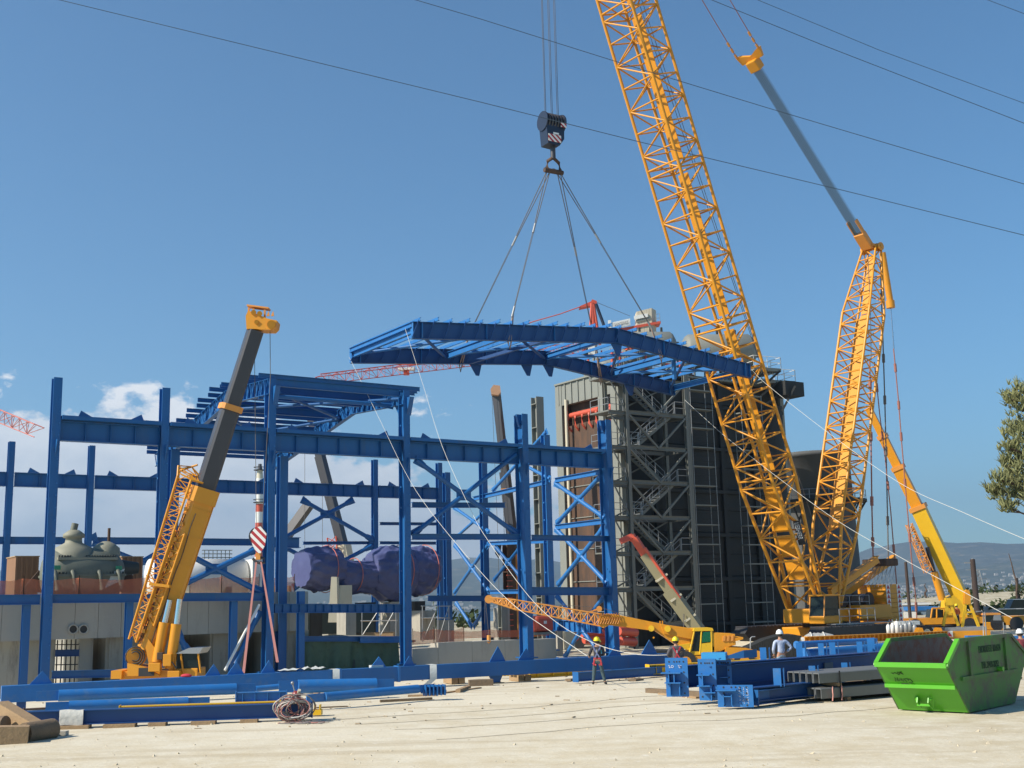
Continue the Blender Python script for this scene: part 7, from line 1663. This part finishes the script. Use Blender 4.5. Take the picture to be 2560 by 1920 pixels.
def car(u, v, Y, m, lab, cat='car', s=1.0, hh=1.45, glass_h=.55, nm='parked_car'):
    p = on(P(u, v, Y)); p.z = P(u, v, Y).z; r = thing(nm, lab, cat, p, 'vehicles parked beyond the yard'); L_ = 4.2*s
    b = MB().prism([p+V((x*L_/2, -.8, z)) for x, z in ((-1, .35), (-1, .8), (-.62, .9), (.66, .9), (1, .75), (1, .35))], V((0, 1.6, 0))).build('body', m, r, bevel=.05)
    MB().prism([p+V((x*L_/2, -.72, z)) for x, z in ((-.66, .9), (-.42, hh), (.28, hh), (.62, .9))], V((0, 1.44, 0))).build('glasshouse', GLAS, r)
    MB().box(p+V((-.07*L_/2, 0, hh+.02)), (L_*.36, 1.46, .06)).build('roof', m, r)
    for x in (-.62, .62):
        for y in (-.82, .62): o = MB().tube(p+V((x*L_/2, y, .33)), p+V((x*L_/2, y+.2, .33)), .33, 14).build('wheel', BLK, r)
    for x in (.98,): MB().box(p+V((x*L_/2, -.55, .66)), (.06, .3, .14)).build('headlight', WHT, r)
car(2520, 1563, 112, mat('grey_car_paint', (.13, .14, .15), .3), 'dark grey car parked behind the yellow truck cab')
car(2546, 1560, 118, mat('silver_car_paint', (.35, .36, .37), .3), 'silver car parked just right of the dark grey car')
car(2556, 1545, 125, WHT, 'white van at the right edge beyond the parked cars', 'van', 1.15, 1.9, nm='parked_van')
for u, v, Y, lab in ((2258, 1560, 110, 'far white sign board on posts by the shed'),):
    p = P(u+18, 1545, 110); r = thing('site_sign', lab, 'sign', on(p)); MB().box(p, (1.1, .06, 1.1)).build('board', WHT, r)
    for q in (-.4, .4): MB().tube(V((p.x+q, p.y+.1, 0)), p+V((q, .1, .5)), .04, 5).build('post', GALV, r)
# a leaning bare-limbed tree far right and the pine at the right edge
def tree(base, top_, trunk_r, blobs, leafm, lab, name, n, s, seed, trunkm=None):
    r = thing(name, lab, 'tree', base); rg = random.Random(seed); tm_ = trunkm or mat('pine_bark', (.09, .06, .045), .9, var=.3, scale=4, bump=.5)
    pts = [base.lerp(top_, i/6)+V((rg.uniform(-.15, .15), rg.uniform(-.15, .15), 0))*(i > 0) for i in range(7)]
    k = MB()
    for i in range(6): k.tube(pts[i], pts[i+1], trunk_r*(1-.13*i), 10, trunk_r*(1-.13*(i+1)), cap=False)
    k.build('trunk', tm_, r); lm = MB(); bm_ = MB()
    for c, rr_, sq in blobs:
        c = V(c); f_ = min(1, max(0, (c.z-base.z-.8)/(top_.z-base.z))); a = pts[0].lerp(pts[-1], f_); bm_.tube(a, c, .07, 6, .03, cap=False)
        for q in range(5): e = c+V((rg.uniform(-.8, .8), rg.uniform(-.8, .8), rg.uniform(-.5, .6)))*min(rr_, .9); bm_.tube(c.lerp(a, .3), e, .025, 4, .01, cap=False)
        # needle tufts: clumps of fine upward-pointing blades
        for q in range(int(n*rr_)):
            d = V((rg.gauss(0, 1), rg.gauss(0, 1), rg.gauss(0, 1))).normalized()*(rg.random()**.45)
            p = c+V((d.x*rr_*sq[0], d.y*rr_*sq[1], d.z*rr_*sq[2]))
            for w__ in range(7):
                v_ = V((rg.gauss(0, .5), rg.gauss(0, .5), .55+rg.random()*.6)).normalized()*s*rg.uniform(.6, 1.3); sd2 = v_.cross(V((rg.random()-.5, rg.random()-.5, .2))).normalized()*s*.10
                lm.add([p-sd2, p+sd2, p+v_+sd2*.3, p+v_-sd2*.3], [(0, 1, 2, 3)])
    bm_.build('limb', tm_, r); lm.build('crown', leafm, r); return r
NEED = mat('pine_needles', (.19, .20, .09), .8, var=.35, scale=1.2, spec=.25, col2=(.24, .21, .10), amt=.4)
YP = 58.0
bb = []
rgt = random.Random(31)
for u, v, r_ in ((2545, 985, .75), (2565, 1040, 1.2), (2528, 1010, .35), (2528, 1075, .5), (2548, 1090, .9), (2590, 1100, 1.6), (2518, 1118, .45), (2545, 1135, .85), (2580, 1160, 1.4), (2522, 1160, .4), (2530, 1190, .75), (2500, 1200, .5), (2490, 1225, .55), (2520, 1235, .95), (2555, 1240, 1.2), (2550, 1195, .9), (2520, 1270, .4), (2600, 1220, 1.6), (2640, 1120, 1.8), (2660, 1200, 1.8), (2640, 1020, 1.5), (2560, 1000, .9)):
    bb.append((P(u, v, YP+rgt.uniform(-1, 1)), r_, (1.05, 1.0, .75)))
pbz = V((P(2640, 1500, YP).x, YP, 0)); tree(pbz, V((P(2600, 900, YP).x, YP, P(2600, 980, YP).z)), .34, bb, NEED, 'large pine tree reaching in from the right edge', 'pine_tree', 52, .36, 5)
b3 = on(P(2552, 1530, 140)); tree(b3, b3+V((-.6, 0, 7)), .18, [(P(2550, 1490, 140), 1.1, (1, 1, 1)), (P(2556, 1478, 140), .8, (1, 1, 1.2))], LEAFD, 'small thin dark tree at the right edge beyond the yard', 'thin_tree', 30, .35, 8)
bu = on(P(2318, 1520, 190)); tree(bu, bu+V((0, 0, 2.2)), .2, [(P(2320, 1512, 190), 1.8, (1.8, 1, .7)), (P(2334, 1515, 190), 1.3, (1.5, 1, .7))], LEAFD, 'low round dark shrub beyond the blue-roofed shed', 'shrub', 60, .4, 9)
# ================================================================== OVERHEAD POWER LINES
for i, (pts, lab) in enumerate((([(-300, -110), (150, 0), (1200, 255), (1600, 355), (2100, 474), (2560, 588), (3000, 694)], 'lowest of the dark cables crossing the sky'), ([(700, -98), (1040, 0), (1200, 47), (1560, 160), (1920, 270), (2560, 460), (3000, 585)], 'second lowest of the dark cables crossing the sky'),
        ([(1400, -170), (1780, 0), (2050, 110), (2300, 207), (2560, 308), (3000, 470)], 'third dark cable up, crossing the upper right sky'), ([(1500, -190), (1895, 0), (2200, 126), (2560, 258), (3000, 410)], 'second highest dark cable in the upper right sky'), ([(2200, -110), (2470, 0), (2560, 34), (3000, 195)], 'highest dark cable in the top right corner'))):
    q = [P(u, v, 46+i*1.5) for u, v in pts]; solo(MB().path(q, .015 if i < 3 else .013, 5), 'power_line', mat('cable_black', (.03, .05, .075), .6), lab, 'power line', q[1], 'power lines crossing the sky')
# ================================================================== ROPES HELD BY THE RIGGERS
def trope(pts, lab, r_=.0115):
    n = len(pts); q = []
    for (u, v, Y) in pts: q.append(P(u, v, Y))
    # smooth
    s_ = []
    for i in range(n-1):
        p0, p1, p2, p3 = q[max(0, i-1)], q[i], q[i+1], q[min(n-1, i+2)]
        for j in range(6):
            t = j/6; s_.append(.5*((2*p1)+(p2-p0)*t+(2*p0-5*p1+4*p2-p3)*t*t+(3*p1-p0-3*p2+p3)*t**3))
    s_.append(q[-1]); solo(MB().path(s_, r_, 6), 'tag_rope', WROPE, lab, 'rope', q[0], 'white tag ropes')
trope([(873, 893, 72), (945, 1040, 69), (1013, 1180, 66), (1075, 1277, 62), (1186, 1412, 56), (1278, 1507, 51.5), (1363, 1569, 48.5), (1468, 1640, 45.3)], 'white tag rope from the far left corner of the roof module to the first rigger')
trope([(1013, 822, 65.5), (1060, 970, 63), (1105, 1114, 60), (1178, 1277, 56), (1218, 1348, 54), (1320, 1488, 50.5), (1400, 1562, 49), (1493, 1611, 47.6), (1568, 1632, 46.6), (1623, 1638, 46), (1672, 1637, 45.6)], 'white tag rope from the near left corner of the roof module to the second rigger')
trope([(1880, 925, 79), (1918, 962, 77), (2055, 1070, 70), (2245, 1205, 62), (2410, 1282, 56), (2560, 1347, 51), (2680, 1395, 47)], 'upper white tag rope running from the roof module off the right edge')
trope([(1712, 1000, 90), (1770, 1053, 85), (1838, 1111, 80), (2061, 1280, 68), (2247, 1391, 58), (2413, 1482, 50), (2530, 1545, 45.6)], 'lower white tag rope crossing the big boom down to the right edge')
# ================================================================== PEOPLE
def skinobj(name, verts, edges, radii, m, parent, root=0, sub=2):
    me = bpy.data.meshes.new(name); me.from_pydata([tuple(v) for v in verts], edges, []); o = bpy.data.objects.new(name, me); sc.collection.objects.link(o); me.materials.append(m)
    md_ = o.modifiers.new('skin', 'SKIN'); md_.use_smooth_shade = True; 
    if not me.skin_vertices:
        bpy.context.view_layer.objects.active = o
        bpy.context.view_layer.update()
    sv = me.skin_vertices[0].data if me.skin_vertices else None
    if sv is None:
        bm = bmesh.new(); bm.from_mesh(me); bm.verts.layers.skin.verify(); bm.to_mesh(me); bm.free(); sv = me.skin_vertices[0].data
    for i, r_ in enumerate(radii):
        sv[i].radius = r_ if isinstance(r_, tuple) else (r_, r_); sv[i].use_root = (i == root); sv[i].use_loose = False
    s2 = o.modifiers.new('subdivision', 'SUBSURF'); s2.levels = sub; s2.render_levels = sub
    o.parent = parent; return o
SKINM = mat('skin', (.40, .21, .13), .6, var=.08, scale=6)
def person(loc, rot, lab, shirt, pants, helmet, pose='stand', hi_vis=None, harness=None, arms=None, hands=True, scale=1.0, legs=None, hair=(.02, .015, .01)):
    r = thing('person', lab, 'person', loc); r.rotation_euler = (0, 0, rot); r.scale = (scale,)*3
    A = arms or {'L': [(-.20, .0, 1.42), (-.27, -.04, 1.14), (-.25, .12, .92)], 'R': [(.20, 0, 1.42), (.27, -.04, 1.14), (.25, .12, .92)]}
    LG = legs or {'L': [(-.10, 0, .90), (-.14, .03, .50), (-.17, -.02, .09), (-.19, .14, .04)], 'R': [(.10, 0, .90), (.13, .04, .50), (.16, .0, .09), (.19, .16, .04)]}
    vs = [(0, 0, .96), (0, 0, 1.12), (0, -.01, 1.32), (0, 0, 1.44), (0, .01, 1.53), (0, .03, 1.62), (0, .035, 1.70)]
    rd = [(.145, .10), (.13, .095), (.155, .105), (.10, .08), (.055, .058), (.082, .098), (.07, .085)]
    ed = [(i, i+1) for i in range(6)]
    def add(p, r_, fr): vs.append(p); rd.append(r_); ed.append((fr, len(vs)-1)); return len(vs)-1
    for s_ in 'LR':
        sh_, el_, wr_ = A[s_]; i = add(sh_, .06, 3); i = add(el_, .044, i); i = add(wr_, .030, i)
        e, w_ = V(el_), V(wr_); d = (w_-e).normalized(); p = w_+d*.05; i = add(tuple(p), (.038, .022), i); pj = i
        if hands:
            side = d.cross(V((0, 0, 1))); side = side.normalized() if side.length > .2 else V((1, 0, 0)); cur = d.cross(side).normalized()
            if cur.z > 0: cur = -cur
            for q, ln_ in ((-.030, .075), (-.010, .09), (.011, .085), (.031, .065)):
                a = add(tuple(p+d*.035+side*q), .0095, pj); b = add(tuple(p+d*(.035+ln_*.5)+side*q+cur*.012), .009, a); add(tuple(p+d*(.035+ln_*.8)+side*q+cur*.045), .0075, b)
            a = add(tuple(p-side*.045+d*.0), .011, pj); add(tuple(p-side*.055+d*.04+cur*.02), .009, a)
    for s_ in 'LR':
        h_, k_, an, to = LG[s_]; i = add(h_, .085, 0); i = add(k_, .06, i); i = add(an, .042, i); add(to, .035, i)
    skinobj('body', vs, ed, rd, SKINM, r)
    # jacket or shirt
    vs = [(0, 0, .95), (0, 0, 1.12), (0, -.01, 1.33), (0, 0, 1.45), (0, .005, 1.50)]; rd = [(.168, .122), (.155, .118), (.185, .128), (.125, .10), (.07, .07)]; ed = [(i, i+1) for i in range(4)]
    for s_ in 'LR':
        sh_, el_, wr_ = A[s_]; i = add(sh_, .075, 3); i = add(tuple(V(el_)), .058, i); add(tuple(V(el_).lerp(V(wr_), .88)), .045, i)
    skinobj('jacket' if hi_vis is None else 'hi_vis_vest', vs, ed, rd, shirt, r)
    vs = [(0, 0, 1.0), (0, 0, .93)]; rd = [(.155, .115), (.165, .12)]; ed = [(0, 1)]
    for s_ in 'LR':
        h_, k_, an, to = LG[s_]; i = add(h_, .098, 1); i = add(k_, .078, i); add(tuple(V(k_).lerp(V(an), .93)), .062, i)
    skinobj('trousers', vs, ed, rd, pants, r)
    for s_ in 'LR':
        an, to = V(LG[s_][2]), V(LG[s_][3]); skinobj('boot', [tuple(an+V((0, 0, .04))), tuple(an-V((0, .02, .03))), tuple(to)], [(0, 1), (1, 2)], [.058, .055, (.048, .04)], BLK, r, sub=1)
    mbk = MB(); hz_ = V((0, .03, 1.71)); hr = .125
    def loc_(mb_, nm, m_): # local-space mesh under the person
        me = bpy.data.meshes.new(nm); me.from_pydata([tuple(x) for x in mb_.v], [], mb_.f); me.polygons.foreach_set('use_smooth', mb_.sm); bm = bmesh.new(); bm.from_mesh(me); bmesh.ops.recalc_face_normals(bm, faces=bm.faces); bm.to_mesh(me); bm.free(); me.materials.append(m_)
        o = bpy.data.objects.new(nm, me); sc.collection.objects.link(o); o.parent = r
        if nm in STUFFN: o['kind'] = 'stuff'
        return o
    if helmet:
        loc_(MB().rev([(hr*1.02, -.015), (hr*1.05, .0), (hr, .04), (hr*.86, .095), (hr*.5, .135), (0, .148)], hz_, Z, 24).rev([(hr*.98, -.012), (hr*1.16, -.016), (hr*1.16, -.006), (hr*.98, .004)], hz_+V((0, .012, 0)), Z, 24).prism([hz_+V((-.09, .10, -.012)), hz_+V((.09, .10, -.012)), hz_+V((.06, .185, -.02)), hz_+V((-.06, .185, -.02))], V((0, 0, .01))).box(hz_+V((0, 0, .145)), (.03, .2, .012)), 'helmet', helmet)
        loc_(MB().rev([(.098, -.10), (.112, -.04), (.118, -.01)], hz_+V((0, -.012, 0)), Z, 18), 'hair', mat('dark_hair', (.02, .014, .01), .8))
    f0 = V((0, .135, 1.63)); loc_(MB().prism([f0+V((-.014, -.02, -.02)), f0+V((.014, -.02, -.02)), f0+V((0, .02, -.02)), f0+V((0, -.015, .03))], V((0, 0, .004))), 'nose', SKINM)
    for q in (-1, 1):
        loc_(MB().ball(V((q*.032, .118, 1.655)), .011), 'eye', MARK); loc_(MB().ball(V((q*.086, .03, 1.635)), .03, (.35, .7, 1)), 'ear', SKINM)
    loc_(MB().box(V((0, .122, 1.585)), (.05, .01, .01)), 'mouth', mat('lips', (.25, .08, .06), .6))
    if harness:
        k = MB(); k2 = MB()
        yb = -.148
        for a, b in (((-.13, yb+.02, 1.44), (.09, yb, 1.06)), ((.13, yb+.02, 1.44), (-.09, yb, 1.06)), ((-.15, -.10, 1.02), (.15, -.10, 1.02)), ((-.13, yb+.02, 1.44), (-.12, .0, 1.50)), ((.13, yb+.02, 1.44), (.12, .0, 1.50)), ((-.12, -.10, .97), (-.16, -.10, .74)), ((.12, -.10, .97), (.16, -.10, .74)), ((-.19, -.06, .84), (-.05, -.11, .76)), ((.05, -.11, .76), (.19, -.06, .84))): (k if a[2] > 1.3 else k2).bar(V(a), V(b), .05, .015, up=V((0, 1, 0)))
        loc_(k, 'harness', harness); loc_(k2, 'harness', RHN)
        loc_(MB().tube(V((.0, yb-.03, 1.25)), V((.01, yb-.03, 1.36)), .03, 8), 'lanyard_ring', GALV)
    return r
cl_ = lambda n, c, **k: mat(n, c, .85, var=.18, scale=6, bump=.3, bscale=10, **k)
YHEL = mat('yellow_helmet', (.72, .60, .02), .35, var=.04); WHEL = mat('white_helmet', (.80, .80, .80), .3, var=.03)
RHN = mat('red_harness', (.45, .035, .05), .7)
p1 = on(G(1496, 1713)); person(p1, R(-8), 'man in dark jacket, jeans and yellow helmet holding the tag rope, seen full length', cl_('dark_navy_jacket', (.03, .032, .045)), cl_('faded_jeans', (.055, .09, .10)), YHEL, harness=mat('pale_blue_harness', (.13, .16, .30), .7),
    arms={'L': [(-.20, 0, 1.42), (-.31, .02, 1.18), (-.33, .25, 1.10)], 'R': [(.20, 0, 1.42), (.27, .02, 1.16), (.10, .26, 1.12)]}, legs={'L': [(-.10, 0, .90), (-.15, .03, .50), (-.20, 0, .09), (-.22, .14, .04)], 'R': [(.10, 0, .90), (.17, .05, .50), (.27, .03, .09), (.32, .17, .04)]})
p2 = on(P(1694, 1700, 45.6)); person(p2, R(3), 'man in grey jacket and red back harness with yellow helmet behind the bolted plates', cl_('grey_jacket', (.085, .08, .09)), cl_('dark_work_trousers', (.04, .045, .06)), YHEL, harness=RHN,
    arms={'L': [(-.22, 0, 1.42), (-.33, .04, 1.17), (-.16, .28, 1.08)], 'R': [(.22, 0, 1.42), (.34, .04, 1.17), (.18, .28, 1.06)]}, scale=1.0)
p3 = on(P(1957, 1700, 47.5)); p3.z = .02; person(p3, R(10), 'man in pale blue checked shirt and white helmet standing with a hand on his hip', cl_('pale_blue_shirt', (.36, .42, .56), col2=(.55, .6, .7), amt=.5), cl_('light_jeans', (.17, .24, .30)), WHEL, scale=1.06,
    arms={'L': [(-.21, 0, 1.42), (-.30, -.02, 1.13), (-.22, .14, .96)], 'R': [(.21, 0, 1.42), (.42, -.03, 1.20), (.22, .05, 1.02)]})
p4 = on(P(1499, 1640, 72)); person(p4, R(20), 'man in turquoise shirt and lime helmet standing beyond the long beam', cl_('turquoise_shirt', (.05, .36, .50)), cl_('blue_overalls', (.03, .09, .2)), mat('lime_helmet', (.45, .50, .08), .4), hands=False)
p5 = on(P(2396, 1566, 97)); p5.z = P(2396, 1568, 97).z; person(p5, R(30), 'man in orange high-visibility vest and yellow helmet between the two A-frame trestles', cl_('orange_hi_vis', (.80, .16, .04)), cl_('dark_work_trousers', (.04, .045, .06)), YHEL, hi_vis=True, hands=False)
p6 = on(P(2562, 1700, 45.2)); person(p6, R(12), 'person with white helmet and dark red sleeve raised, cut by the right edge', cl_('maroon_jacket', (.20, .035, .045)), cl_('navy_trousers', (.02, .03, .08)), WHEL,
    arms={'L': [(-.2, 0, 1.42), (-.38, .05, 1.48), (-.55, .18, 1.62)], 'R': [(.2, 0, 1.42), (.27, .02, 1.16), (.22, .2, 1.0)]})
